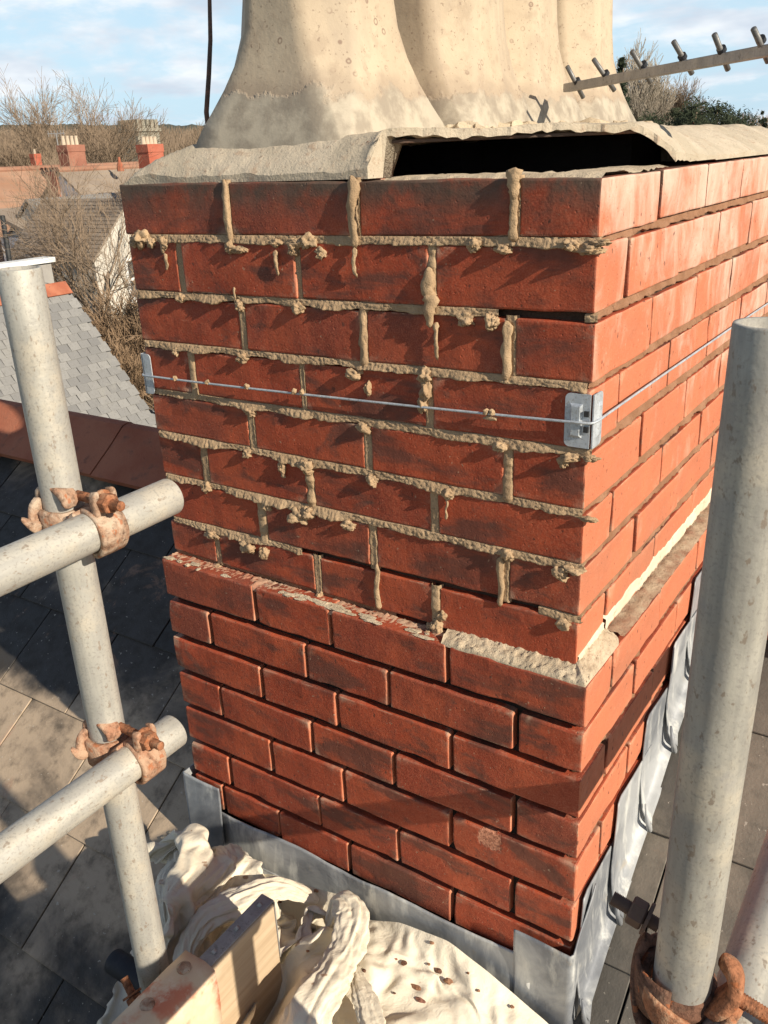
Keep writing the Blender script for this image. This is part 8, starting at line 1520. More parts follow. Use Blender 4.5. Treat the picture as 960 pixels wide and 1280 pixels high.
[-55,-14,-7,3,-5,4,-9,2,-3,3,-1,-4,-4,-5,2,7,-13,-4,1,-6,5,-6,-10,-8,-9,-9,1,7,0,-5,-1,12,-2,-3,-6,3,-2,1,-5,-2,-6,-5,-1,3,3,12,0,-1,6,-9,-14,7,3,18,7,-4,-10,3,-4,-3],
[-63,-4,-4,-6,3,2,-7,0,0,-2,1,-4,-4,-5,-4,4,-4,-5,-7,6,-2,-5,-8,-10,-8,-10,-3,5,-3,3,3,-1,6,-1,0,-3,1,3,0,-2,-2,-3,-3,2,5,2,2,-10,6,-12,-4,-2,15,15,2,-3,-4,0,-6,-3],
[-62,-13,-3,3,0,4,-3,-2,2,-9,5,-4,-9,-5,-5,1,-5,-4,-1,4,5,-6,-8,-9,-9,-6,-2,-2,-6,-2,5,10,-3,2,6,2,-3,6,-3,6,-2,-6,-2,2,-1,0,0,-5,-8,-9,-6,12,9,13,-7,-4,-1,-3,-4,1],
[-66,-1,-6,2,2,-7,9,-6,-3,-7,-1,-1,-6,-4,-5,-5,-5,-6,-2,10,11,-5,-7,-8,-7,-11,2,-5,-4,-6,2,11,-1,3,5,-6,2,10,1,8,1,-9,-11,9,-3,-1,-6,0,-8,-6,-9,7,9,9,-5,-8,-2,-4,-1,-6],
[-58,-3,-1,-7,6,-4,-9,8,-7,-4,-5,0,-4,-8,-2,-8,-4,-6,6,5,2,2,-11,-7,3,-5,-5,-2,-7,2,-5,2,5,-5,1,0,5,11,10,1,1,-9,-9,1,3,-4,0,-7,-6,-9,-9,10,3,4,-1,-2,-8,-9,-6,-6],
[-51,-2,-2,-5,-4,-1,-10,2,4,-8,-1,-10,-3,-6,-7,1,-9,-6,9,5,1,-1,-3,-4,-4,1,-4,-4,-7,2,-6,-2,3,1,3,-3,4,6,18,2,-9,-12,-6,8,3,-7,0,-2,-7,-15,-8,5,1,6,-1,-4,-4,-14,-11,0],
[-52,-2,-8,6,-5,-3,-5,-6,5,-8,4,-10,-10,-3,-4,-8,-2,-3,4,9,-8,4,6,-1,-5,-2,-9,-3,0,-5,-3,-5,2,5,2,-1,5,3,14,7,-11,-13,-2,9,-1,-6,-3,2,-13,-17,-1,-4,-4,3,5,-6,-1,-13,-12,1],
[-58,-3,-5,-5,1,9,-1,-7,6,-9,-7,-2,-11,-4,-6,-3,-7,-1,6,7,-3,3,6,3,-3,-5,-9,-10,2,-5,-1,-6,-2,0,2,3,4,5,10,8,-13,-17,15,4,-8,3,-4,-5,-13,-8,-7,-9,-4,-3,8,-4,-6,-9,-8,7],
[-75,10,-2,-3,-7,11,9,-4,2,-12,-3,-3,-11,-7,-5,-5,-8,-8,7,6,3,9,7,4,-1,-8,-11,-10,0,-3,-2,-6,3,-6,-5,0,2,10,11,6,-10,-10,11,10,-9,4,-5,-6,-10,-12,-11,-11,-2,-5,-3,-3,-1,-9,-6,2],
[-85,3,8,3,-1,1,8,7,0,-10,-10,-1,-5,-9,-8,-5,-6,-9,0,7,3,9,12,2,1,-7,-10,-8,0,-1,-3,0,-3,-4,-1,-5,-1,-4,10,6,-3,0,12,4,-11,4,-1,-11,-2,-17,-17,-8,-5,-5,-7,-4,0,-4,-7,-1],
[-80,0,5,7,4,0,1,8,-2,-12,0,-11,-6,-3,-7,-7,0,-10,-2,2,7,7,9,4,-1,-6,-9,-6,2,5,-6,-4,0,-4,-3,0,-7,-1,-4,9,2,-3,13,5,-11,4,-3,-13,-2,-13,-19,-6,-12,-3,1,-8,-6,-2,-6,3],
[-88,11,7,3,8,1,-3,-4,4,-2,-11,-4,-4,-3,-9,-8,-6,0,2,3,6,4,5,6,-6,-2,-10,-1,3,-9,0,1,5,-4,-6,-4,-11,-4,8,6,-6,6,9,-1,-9,-3,-3,-9,-10,-7,-15,-8,-14,1,-4,-7,2,-8,-5,-9],
[-87,4,11,5,9,5,-5,0,-1,-12,3,-11,-7,3,-7,-8,-7,-7,1,9,11,2,4,6,-5,-4,-7,-2,1,-5,-5,4,6,-3,-8,-5,-7,-11,6,4,-9,8,18,-4,-10,-13,-2,-8,-9,-8,-11,-9,-12,-2,-5,-6,-3,-5,-8,-14],
[-85,7,1,9,6,8,-1,-4,-1,-6,-9,2,-13,-3,-2,-9,3,-6,1,4,6,1,5,5,-3,-4,-5,-2,-4,-4,-3,-2,2,3,-3,-5,-10,-7,1,8,-8,10,14,-2,-12,-14,-9,-11,-9,-10,-7,-4,-9,-7,-4,-8,-4,-4,-4,-23],
[-89,6,8,5,1,9,10,-7,-11,-2,-1,-7,-2,-13,7,-7,-7,2,-5,9,5,7,-5,5,-2,-6,1,-7,-2,-3,-3,-3,-4,-1,-5,5,-9,-11,6,5,-3,12,8,-3,-9,-15,-16,-14,-11,-8,-3,-5,-8,-8,-2,-7,-6,-2,-7,-18],
[-91,2,9,3,10,2,12,0,-9,-13,9,-9,-7,-6,-2,1,-5,-4,2,1,9,9,-5,5,-3,-8,1,-7,1,-7,0,-5,-2,-5,-7,4,-8,-9,0,1,5,10,9,-4,-12,-14,-15,-15,-14,-10,1,-7,-3,-9,-1,-6,-6,-6,-2,-23],
[-90,-7,9,0,12,13,3,2,-11,-3,2,1,-9,-8,2,-8,1,2,-3,4,9,-2,6,3,1,-8,-2,-7,-2,-7,0,-5,-4,-4,-4,-2,-3,-7,-4,-9,9,12,8,-6,-12,-14,-14,-14,-15,-7,-9,-4,0,-9,-7,-5,-6,-5,-4,-9],
[-84,-7,3,-1,8,12,2,7,-10,-8,3,4,-3,-6,-8,2,-7,3,7,1,5,12,-1,1,-2,-6,0,-7,-11,-6,0,-2,-4,-4,-4,-5,0,-4,-8,-7,-2,10,11,-5,-14,-13,-12,-13,-16,-4,-9,-5,-8,-8,-3,-4,-9,-7,-7,-3],
[-82,4,-6,-7,5,15,10,-6,-4,3,-6,-6,10,-4,-3,0,-4,-6,5,8,10,-5,4,-6,-4,-6,-4,0,-11,-8,-1,3,-4,-2,-5,-4,-5,-3,-8,1,-6,3,6,2,-14,-11,-11,-13,-11,-13,-9,-7,-10,-2,-6,-2,-9,-10,-8,2],
[-78,4,-3,-5,3,13,6,-1,-7,-1,-1,-1,-7,6,6,1,-6,-7,-7,12,8,-6,-4,-1,-6,0,-11,-7,-9,-5,-2,8,-5,-3,-4,-4,0,-8,-5,-7,6,-4,-2,0,-5,-12,-12,-12,-8,-17,-2,-12,-1,-2,-3,-11,-13,-11,-5,-5],
[-73,-4,-5,4,6,11,3,-4,5,-10,4,3,-10,-1,-5,9,-1,-3,-8,-2,13,-5,-1,-12,3,-9,-8,-3,-10,-9,1,8,2,-1,-8,-5,-4,-3,-8,-8,1,3,1,-6,-13,-9,-10,-12,-13,-7,-10,-6,2,-5,-2,-11,-18,-12,-1,-9],
[-73,-6,10,-2,12,6,-4,-5,3,0,3,2,-11,-10,-2,4,-6,0,3,1,-3,-2,-5,1,-9,-8,-2,-4,-7,-1,-1,-4,4,1,-5,-1,-4,-7,-7,-8,-6,4,-4,-2,-4,-10,-18,-12,-14,-6,-7,-10,-1,-5,-2,-12,-14,-11,-3,-6],
[-78,9,10,-2,7,2,-3,0,-7,1,5,-2,-8,-13,-5,4,-9,0,4,10,1,-6,-8,0,-8,-7,-2,-5,-2,1,-4,-6,-8,0,-1,-4,3,-5,-4,-5,-11,3,1,-9,-1,-10,-15,-18,-12,-11,-6,-6,-5,-2,-10,-11,-9,-6,-9,-4],
[-68,-2,7,9,-7,5,-6,0,-4,-4,1,1,-7,-13,-3,-7,-4,1,10,10,2,-5,-6,-6,-2,-7,-6,-4,-8,-3,-6,1,-4,-8,-1,-1,5,1,-7,-7,-4,-7,8,-4,-12,-11,-9,-15,-14,-13,-12,-8,-5,-1,-6,-13,-8,-1,-4,-8],
[-68,10,-7,0,6,-2,-7,-3,2,-10,-2,-6,-3,-1,-15,-4,1,3,12,15,3,-7,-9,-9,-4,-7,-5,-5,-10,-4,-5,-2,5,-3,3,-1,0,-7,-5,-4,-6,-6,-4,1,-10,-12,-16,-9,-13,-14,-11,-3,-11,-8,-2,-2,-9,-7,4,0],
[-67,2,8,-4,-9,1,-4,-6,3,-9,-6,1,-5,-8,-6,-8,0,8,17,14,-3,-7,-6,-8,-8,-8,-6,-5,-4,-7,-5,-4,4,0,-3,1,2,-4,-5,-6,-4,-11,-4,-7,-7,-13,-11,-12,-11,-6,-4,-7,-8,-9,-7,-6,-7,-2,11,-6],
[-62,-9,5,-3,0,-10,1,-8,4,-6,-10,-3,1,-8,-4,8,0,4,13,9,-3,-10,-10,-8,-7,-9,-7,-6,-6,-1,-6,-3,-2,1,2,0,-2,-2,-4,-5,-5,-7,-13,-7,-10,-9,-12,-14,-11,-1,-23,15,-6,-18,-8,0,-3,1,3,1],
[-54,-8,-5,-1,-9,-3,-3,-9,-4,6,-1,-5,-7,-2,-6,-4,13,3,4,-2,-11,-14,-7,-8,-8,-10,-10,-6,-6,-10,-8,1,-6,-4,-2,-1,-6,-2,-7,-6,-3,-8,-10,-6,-13,-8,-14,-12,-16,8,-15,2,1,-9,-11,3,-9,1,4,5],
[-56,-7,1,-8,-7,-13,-5,2,-10,-3,3,-3,1,-9,4,7,0,6,-1,-9,-5,-8,-19,-5,-8,-7,-9,-9,-4,-11,-9,0,-3,-7,-2,-5,-7,-2,-4,-1,-8,-8,-11,-3,-5,-11,-13,-13,-7,-16,-4,1,3,-8,0,-7,-7,-8,3,9],
[-60,-9,0,-8,-10,-6,-4,-3,-5,-5,-1,-5,2,2,3,8,2,-8,-4,-1,-6,-18,-10,-6,-6,-6,-4,-8,-11,-9,-10,-5,2,-6,-6,-2,-4,-7,-4,-7,-6,-5,-8,-10,-2,-7,-9,-14,-1,-3,-11,1,-9,-4,-14,-11,1,-11,4,11],
[-75,0,-9,-1,-17,0,8,0,-10,-8,-7,-2,-5,1,9,11,5,-9,-11,-2,-13,-3,-6,-9,-9,-5,-7,-6,-7,-10,-11,-10,2,-4,-5,-4,-5,-4,-8,-5,-5,-9,-3,-1,-9,-10,-6,-5,-10,-3,-8,0,-13,-12,-11,-9,-7,-2,9,11],
[-91,-2,-6,-9,8,9,-5,-4,-7,-7,-10,-15,-6,4,5,14,11,-10,-6,-10,-4,-6,5,-13,-6,-8,-8,-7,-12,-6,-7,-7,-7,-1,-5,-6,-3,-6,-3,-8,-9,-5,-8,-2,-1,-13,-5,-10,-8,-4,-6,-6,-8,-4,-10,-8,-3,-2,5,12],
[-105,-2,-3,8,-2,5,0,-10,-7,-12,-23,-14,-3,4,13,18,16,-9,-11,-7,0,-5,-3,-5,-6,-10,-7,-7,-12,-11,-1,-8,-8,-5,-4,-4,-5,-2,-3,-6,-4,-3,-6,-11,-9,-7,-7,-3,-6,-6,-11,-6,-10,-2,-3,-5,-8,7,5,-14],
[-114,-4,1,8,6,-4,-8,-9,-11,-23,-16,-10,4,15,20,14,6,-9,-6,-7,-9,3,0,-10,-8,-4,-6,-8,-8,-9,-7,-9,-4,-6,-6,-8,-5,-7,-2,-5,-7,-3,-5,-8,-7,-9,-4,6,-14,-14,-5,-7,1,-8,-3,-5,-10,3,1,-12],
[-125,-3,-1,9,3,-2,-8,-18,-17,-14,-10,6,9,13,25,7,-10,-1,-9,-9,-6,-1,0,0,-2,-8,-10,-9,-8,-8,-8,-7,-10,-5,-3,-7,-8,-3,-9,1,-9,-7,-2,-9,-9,-2,-12,0,-9,-4,-8,-14,-1,9,-9,-11,0,-11,-6,-1],
[-135,-7,-3,7,6,-2,-6,-14,-15,-11,1,11,11,17,6,1,-5,-5,-10,-6,1,-8,1,-2,-3,-3,-7,-9,-10,-9,-6,-8,-8,-11,-4,-4,-7,-5,-7,-3,-4,-7,-7,-7,-9,-5,-3,-10,-8,-7,-4,-16,0,8,-6,-14,-3,-9,-9,-1],
[-141,4,-8,-6,12,0,-6,-8,-11,-2,11,4,7,5,-5,-1,-2,3,-3,-8,-2,-2,-7,-5,-3,-6,-6,-6,-3,-6,-13,-7,-8,-9,-11,-3,-6,-6,-5,-7,-4,-5,-6,-6,-8,-4,-6,-11,-8,-12,-10,-11,-10,8,-8,-6,-9,2,-7,-8],
[-151,3,6,-7,10,8,-3,-13,-8,3,11,12,-4,-4,-7,-6,-8,2,0,-7,-7,-4,-3,0,0,-6,-9,-8,2,-6,-6,-14,-5,-9,-7,-10,-6,-6,-6,-4,-8,-2,-7,-8,-3,-13,-5,-10,-9,-9,-18,-2,-6,-13,6,-10,-10,-2,1,2],
[-141,3,8,-3,6,8,0,-15,-13,-3,16,11,-9,-13,-4,-8,-3,-2,-13,-6,-2,-5,0,1,3,-1,-9,-7,-6,4,-8,-8,-9,-5,-10,-10,-5,-8,-10,-6,-6,-8,-5,-8,-12,-3,-11,-8,-12,-8,-7,-9,-2,-7,0,-7,-3,-6,-7,-4],
[-132,2,8,10,2,5,-7,-19,-13,-5,12,11,-7,-8,-11,-5,-10,1,-3,-12,-11,-2,-2,1,2,3,-5,-5,-7,-7,1,-9,1,-9,-10,-7,-8,-6,-13,-13,-6,-3,-7,-7,-11,-12,-6,-9,-10,-10,-3,-11,-11,-1,-8,-7,-3,-2,-6,-7],
[-128,16,6,8,0,-3,-16,-18,-15,2,12,6,3,-9,-17,-11,-4,-1,-1,-13,-8,-7,-2,-2,2,5,2,-1,-8,-5,-8,-5,-3,-3,-10,-5,-7,-12,-13,-13,-8,-8,-4,-7,-12,-15,-7,-8,-6,-12,-1,-14,-3,-18,-8,-8,-5,-2,-2,-7],
[-117,16,4,-2,-8,-5,-18,-19,-17,3,17,16,-1,-5,-11,-13,-7,-7,-2,-4,-8,-10,-3,1,-7,7,0,3,-4,-7,-6,-5,-8,0,-6,-2,-8,-15,-15,-15,-6,-8,-10,-5,-13,-13,-10,-9,-10,-3,-9,-17,-9,-3,-5,-11,-5,-7,-4,-5],
[-115,9,0,-5,-9,-6,-19,-17,-15,6,20,18,3,-9,-9,-12,-8,-9,-5,1,-4,-7,-8,-6,-2,0,3,-1,3,-7,-9,-4,-3,-3,-5,-4,-6,-13,-14,-14,-6,-7,-10,-14,-11,-12,-13,-10,-12,-1,-9,-15,-15,-1,-10,-4,-5,-6,-6,-7],
[-127,12,-4,0,-11,-9,-14,-13,-12,10,21,12,-1,-5,-7,-11,-8,-4,-6,-6,-4,-2,-8,-4,-5,-7,-2,2,1,-3,-7,-7,1,-5,-6,-6,-5,-10,-16,-10,-7,-9,-8,-5,-18,-15,-11,-12,-7,-11,-7,-14,-9,-9,-4,-10,-7,-4,-5,-5],
[-143,12,4,-4,-5,-6,-8,-13,-8,9,7,13,8,-14,-3,-8,-9,-8,-3,-6,-6,2,0,-2,-6,-9,-6,-8,-3,-5,-6,-2,0,-3,-7,-6,-4,-15,-12,-9,-5,-8,-7,-11,-10,-18,-14,-7,-10,-8,-11,-15,-11,-6,-7,-7,-4,-3,-6,-2],
[-152,14,3,-2,-7,0,-3,-7,-5,4,10,7,11,-13,-14,-9,-8,-7,-7,-1,-6,-3,-1,1,-2,2,-8,-11,-11,-7,-9,-5,-2,-2,-5,-9,-5,-7,-5,-11,-5,-8,-9,-9,-22,-16,-4,-13,-8,-10,-11,-11,-12,-5,-11,5,-4,-7,-6,-4],
[-149,6,12,-6,2,1,0,-8,-3,-4,8,10,3,-10,-15,-5,-10,-12,-9,-7,-2,-4,1,0,-2,1,-2,-8,-10,-11,-11,-8,-4,-3,-6,-4,-8,-2,-6,-10,-8,-8,-10,-11,-18,-13,-10,-3,-10,-12,-14,-9,-13,-5,-4,2,-2,-8,-3,-2],
[-152,17,11,0,0,4,-6,-6,-10,-1,-7,11,3,-4,-9,-17,-14,-5,-7,-2,-7,-7,-1,1,-3,-1,-1,-4,-6,-7,-6,-8,-9,-10,-4,-8,-8,1,-7,-13,-11,-10,-8,-15,-3,-15,-16,-6,-4,-17,-10,-12,-5,-13,0,-5,-1,-3,-9,10],
[-141,17,13,2,-4,0,-7,-12,-3,-10,-3,-2,4,-3,-12,-10,-11,-12,0,-3,-5,-7,-6,-4,-2,-1,-3,-2,-7,-4,-5,-5,-5,-11,-1,-7,-12,-12,-3,-9,-9,-11,-13,-3,-15,-9,-13,-10,-10,-9,-13,-10,-9,-8,5,-2,-12,-4,-6,0],
[-125,17,9,1,-5,-6,-7,-13,-7,-5,-7,-7,-2,-2,-6,-11,-15,-12,-3,0,1,-2,-6,-6,-7,-1,-5,3,-1,-11,-8,-10,-3,0,-2,-10,-8,-15,-7,-11,-5,-14,-15,-2,-12,-9,-13,-9,-11,-15,-11,1,-7,-7,-1,-9,-6,-12,-1,-6],
[-111,17,3,-2,-8,-9,-11,-13,7,-3,-6,-14,-6,-9,-5,-12,-11,-12,-9,-1,0,0,-1,-7,0,-6,-5,4,-7,-7,-11,-2,-9,-2,-5,-7,-9,-9,-11,-11,-11,-9,-12,-12,-7,-7,-16,-8,-12,-6,-8,-4,-6,-3,-11,-8,-10,-7,-8,-1],
[-105,16,5,-6,-11,-12,-12,-7,9,3,-11,-11,-17,-6,-8,-8,-12,-10,-9,-8,-6,1,3,-6,-5,3,-6,-6,0,-6,-8,-9,-10,-4,-3,-7,-5,-16,-11,-4,-12,-12,-13,-12,-12,-3,-13,-6,-8,0,-7,-9,-1,-11,-18,-9,-9,-6,-7,-1],
[-103,8,7,-13,-11,-1,-10,1,11,-7,-4,-19,-15,-16,-8,-5,-6,-11,-9,-12,-8,-6,-1,-5,0,-4,-5,-4,-3,-1,-10,-14,-10,2,4,-11,-9,-15,-10,-7,-3,-11,-11,-14,-9,-4,-12,-11,-6,1,-9,-13,-6,-10,-15,-11,-3,-12,-6,7],
[-99,2,-4,-3,-5,-10,-6,7,2,-6,-5,-14,-22,-12,-10,-7,-5,-4,-13,-8,-12,-10,-5,-4,-6,1,-8,-9,-1,-7,-3,-11,-4,-4,2,-7,-12,-9,-3,-8,-7,-7,-10,-15,-10,-8,-9,-13,-6,0,-12,-13,-10,-9,-2,-8,-13,-7,-6,4],
[-106,0,3,-4,-2,-8,-12,13,4,-12,-2,-21,-21,-17,-5,-7,-3,-11,-3,-8,-10,-12,-7,-6,-6,-5,0,-7,-4,-9,-12,2,-7,-7,-4,-4,-14,-1,-4,-5,-13,-4,-12,-9,-13,-5,-14,-7,-14,-3,-10,-7,-10,-9,-9,0,-10,-6,-3,-8],
[-91,-16,-7,7,-8,-6,-7,1,10,-3,-15,-15,-18,-19,-8,-10,0,-8,-8,-4,-7,-16,-11,-3,-5,-4,-3,-2,-11,-7,-10,-4,-5,-6,-5,-4,-7,4,-10,-10,-12,-10,-5,-11,-8,-10,-3,-15,-7,-13,-8,-9,-3,-9,-6,-10,-7,-3,-9,-2],
[-92,-10,-10,2,1,-7,-8,-10,1,1,-11,-16,-11,-16,-13,-9,-5,-5,-4,-4,-11,-17,-8,-8,-4,-2,-5,-4,-8,-10,-6,-2,-7,-4,-8,-7,-8,0,2,-14,-14,-8,-4,-8,-11,-3,-7,-8,-10,-13,-11,-9,-6,-6,-8,-4,-6,-4,-6,-4],
[-89,-19,-6,3,5,1,-11,-8,-12,-8,-2,-11,-14,-11,-15,-10,-6,-7,-8,1,-11,-18,-13,-4,-8,-4,-5,-5,0,-9,-7,-7,-8,1,-6,-5,-8,-6,-2,-8,-14,-7,-5,-8,-10,-9,-2,-11,-5,-18,-9,-9,-9,-6,0,-9,2,-6,-6,-6],
[-95,-5,-3,1,-6,1,-3,-9,-8,-13,-11,-7,-11,-9,-12,-12,-10,-8,-6,-6,-10,-15,-14,-6,-7,-7,-5,-2,-6,-7,-4,-6,-8,-2,-6,-3,-4,-6,-5,-8,-7,-10,-7,-5,-11,-13,-3,-12,-4,-15,-15,-9,-7,-1,-8,4,-9,4,-8,-6],
[-104,4,8,-5,-1,-6,-3,-9,-10,-9,-11,-12,-8,-11,-11,-14,-13,-11,-7,-4,-5,-17,-14,-6,-6,-8,-4,-8,-7,-3,-8,-2,-6,-4,-5,-7,-1,-3,-9,-10,0,-6,-9,-9,-10,-8,-16,-3,-11,-13,-15,-7,-10,-2,3,-1,0,-6,-6,-7],
[-104,4,12,0,-6,-12,-2,-7,-8,-14,-10,-8,-10,-8,-9,-15,-14,-8,-10,-7,-7,-15,-13,-12,-3,-6,-13,-4,-7,-5,-4,2,-8,-10,-6,-6,-5,5,-6,-11,-10,2,-6,-8,-13,-11,-11,-10,-9,-13,-15,-9,-10,-2,3,7,-5,-4,-4,-10],
[-113,18,10,1,-8,-12,-10,-8,-4,-5,-16,-12,-10,-8,-6,-6,-13,-12,-10,-7,-13,-14,-9,-10,-10,-10,-10,-1,-3,-6,-6,-10,0,-12,-9,-4,-5,2,7,-8,-11,-11,-6,-3,-10,-12,-9,-12,-12,-16,-12,-8,-7,-4,4,10,-3,-8,-11,-6],
[-106,3,15,0,-1,-10,-10,-12,-8,-10,-10,-15,-7,-8,-8,-3,-8,-12,-11,-12,-10,-10,-14,-11,-8,-13,-3,-3,-5,-12,-8,-3,-8,-6,1,-4,-5,-3,-1,-5,1,-10,-8,-13,-12,-8,-11,-15,-10,-14,-12,-5,-3,-1,4,5,-13,-2,-14,-10],
[-92,-15,7,13,-4,-12,-7,-7,-10,-11,-16,-8,-13,-6,-9,4,-10,-10,-13,-8,-14,-13,-8,-9,-11,-9,-7,-9,-11,-2,-7,-7,-4,-4,-5,-7,-4,-1,-3,-5,-4,-9,-2,-8,-16,-11,-14,-11,-11,-10,-4,-2,-1,-5,3,-5,-9,-6,-11,-18],
[-82,-10,-12,7,7,-15,-7,-11,-7,-9,-11,-16,-3,-9,-11,7,-9,-7,-14,-16,-13,-9,-13,-5,-9,-12,-12,-8,-4,-9,-7,0,0,-4,-7,-9,-3,2,-6,-6,-12,-10,-3,-13,-5,-12,-11,-11,-14,-11,-7,1,3,-5,-8,-4,-4,-5,-12,-10],
[-85,-2,-3,-13,9,-11,-14,-6,-6,-13,-10,-6,-12,-3,-10,-3,-5,-8,-7,-16,-18,-5,-9,-12,-8,-9,-12,-10,-4,-6,-7,-8,0,-5,1,-1,-7,-2,-7,-9,-10,-6,-12,-4,-11,-10,-11,-16,-12,-8,-8,1,-5,4,-3,-7,-5,-5,-11,-8],
[-85,-10,0,-2,-4,2,-12,-9,-7,-10,-16,-11,-2,-10,-8,-3,-11,-3,-13,-9,-16,-15,-1,-9,-6,-14,-13,-9,-9,-5,-8,-6,-3,-1,-6,3,-5,-7,2,-10,-10,-12,-6,-16,3,-13,-13,-14,-11,-10,4,-1,-3,-8,-2,-4,-5,4,-12,-7],
[-90,-5,9,-5,-11,-8,7,-12,-5,-11,-12,-15,-8,-10,-9,-5,-5,-8,-11,-14,-12,-9,-12,1,-12,-10,-13,-11,-9,-3,-3,-5,-2,-6,-5,-8,-2,-8,-3,0,-11,-10,-16,-5,-7,-10,-11,-16,-2,-7,-3,3,2,-12,-7,-7,-9,5,7,-5],
[-87,-5,-3,-1,-2,-1,-12,4,-12,-12,-10,-11,-11,-10,-6,-8,-8,-7,-10,-15,-15,-13,-4,-6,-10,-14,-7,-9,-9,-4,-11,0,-6,-1,-4,-1,-10,-7,-9,1,-4,-10,-16,-11,0,-16,-14,-10,-2,0,-9,4,0,-8,-18,-4,-10,1,2,12],
[-80,-6,-15,-3,-5,0,3,-5,-7,-11,-7,-11,-8,-11,-10,-10,-11,-9,-9,-11,-11,-13,-15,-9,-5,-8,-13,-4,-12,-11,-1,-6,-5,-7,-4,2,-3,-8,-4,-5,-7,-13,-5,-16,-4,-10,-7,-13,-2,-1,-11,7,-9,-6,-14,-13,7,10,-5,-5],
[-91,5,-11,1,-9,-9,-4,2,-8,-9,-10,-7,-7,-6,-10,-9,-11,-10,-13,-13,-13,-9,-13,-11,-8,-5,-11,-7,-11,-5,-6,-9,-1,-9,-7,0,3,0,-9,-4,-10,-12,-10,-14,-10,-12,5,-7,-2,-13,-9,-2,-7,-11,-11,10,5,0,-5,-12],
[-102,4,2,-11,-8,-5,-4,-3,0,-5,-10,-12,-9,-8,-5,-7,-10,-8,-13,-14,-14,-13,-10,-7,-9,-10,-9,-8,-12,-7,-1,-16,-6,4,2,-5,-1,-2,-5,-6,-11,-11,-15,-4,-13,-12,-4,6,-10,-7,-11,-7,-5,-10,1,6,-6,-5,-8,-4],
[-624,7,-5,10,-10,-8,-11,-11,2,-7,4,-8,-7,-10,-6,-8,6,10,5,-2,10,9,5,1,4,1,2,-4,-3,0,-1,-4,5,5,8,15,-2,4,9,4,6,-3,7,0,10,4,4,8,7,4,-6,-9,-9,1,-2,0,-2,-3,0,3],
[-621,2,6,-9,-11,-19,0,-5,-11,-5,6,4,-6,-8,-10,-7,2,6,9,-2,9,8,9,0,-1,4,2,6,1,0,-5,-6,0,1,14,14,2,1,11,5,5,5,-1,7,1,14,14,13,2,-1,-8,-12,-9,5,-4,-2,-1,-3,-5,2],
[-624,0,-3,-11,-25,-6,1,-4,-5,6,9,3,-4,-9,-7,-5,-7,-1,6,13,3,9,6,2,6,-5,6,4,8,-1,-8,2,-2,5,7,11,8,-4,1,5,6,3,8,6,6,11,18,14,9,-8,-8,-10,-5,-6,-5,-8,1,7,5,-3],
[-636,-3,-11,-14,1,1,-13,-3,9,8,15,-1,-6,-9,-2,-6,-7,-12,3,10,9,6,8,4,6,-1,-1,6,4,-3,1,6,6,-3,13,12,8,0,-7,-1,0,-1,4,11,9,12,16,13,8,4,-5,-11,-7,0,-6,-5,1,7,3,0],
[-641,-14,-14,1,-3,-7,4,18,8,4,9,-11,3,-7,-10,-6,-7,-9,-7,6,13,10,11,2,5,5,1,4,-1,6,3,4,5,5,11,8,7,2,-4,-8,-9,-5,2,13,11,8,15,17,15,4,0,-10,0,-6,-2,-8,2,4,-5,-6],
[-645,-11,-5,-10,-5,13,8,9,9,2,-2,-12,-4,3,-7,-10,-5,-12,-6,11,7,11,11,5,4,6,7,3,-1,4,6,7,3,2,7,11,11,1,-7,-11,-9,-11,10,10,6,9,13,15,15,0,4,5,-6,-1,-6,-7,4,0,-5,-2],
[-647,-8,-4,-8,2,11,8,-1,2,2,1,-6,-8,3,-10,-6,-4,-10,-1,4,10,11,7,7,2,8,9,8,2,-3,10,8,0,0,4,9,4,1,-4,-7,-11,-3,13,6,8,2,14,17,17,9,-1,-2,-5,-2,-2,2,5,0,-1,-3],
[-639,-8,-8,-3,-1,6,7,5,-6,4,2,-7,-13,3,-9,-7,-11,-6,12,4,8,8,9,-1,5,8,9,8,-1,5,7,10,1,-5,0,8,5,-4,1,1,-8,5,8,3,9,4,9,21,17,12,0,0,-7,0,-4,11,5,-1,-3,3],
[-644,-7,-10,7,-1,2,6,6,-10,3,-3,-3,-9,-2,-5,-12,-10,1,13,8,4,4,9,2,3,6,9,5,0,5,6,12,-1,-6,1,3,6,6,0,-7,0,12,10,0,3,9,14,20,20,12,1,-4,0,0,-6,3,12,0,1,-3],
[-648,-13,-2,2,0,8,4,-1,-5,-2,-5,1,-7,3,-11,-8,-7,4,8,10,7,8,0,2,-1,7,8,8,-1,3,7,7,4,-4,8,5,-1,7,-1,-8,2,10,9,8,4,5,21,19,21,12,-2,-1,-7,5,-5,-3,2,-1,4,3],
[-654,-8,-8,4,0,6,-2,4,-7,2,1,-5,5,3,-15,-7,-5,3,9,10,7,1,6,-3,-1,4,7,8,5,1,4,3,8,-3,2,5,3,4,-1,3,5,9,6,7,13,6,19,19,21,8,1,-5,-7,6,-9,-8,5,6,-2,1],
[-669,-5,-3,3,-1,4,-1,4,-2,-2,7,4,0,8,-12,-12,-7,8,7,5,10,1,6,1,-3,1,7,3,4,5,3,6,1,3,-2,6,7,3,5,4,4,8,10,2,10,15,18,16,19,13,-7,-4,-4,1,-8,-7,6,-3,2,-3],
[-681,-8,1,2,1,6,2,1,7,-5,11,8,-1,-3,1,-9,-6,5,8,4,2,8,-1,5,-1,0,2,5,1,7,7,-1,7,1,1,2,3,3,7,8,9,3,5,9,13,15,16,15,15,14,-6,-8,-4,-1,-13,-2,-1,9,3,-3],
[-680,-11,-5,4,4,5,5,1,4,-1,13,10,4,-3,0,-3,-4,3,6,4,0,1,2,4,-2,5,-3,6,1,4,8,0,4,2,1,5,3,2,14,2,4,9,7,7,13,16,16,17,14,2,-2,-8,-2,-10,-16,2,4,3,8,-5],
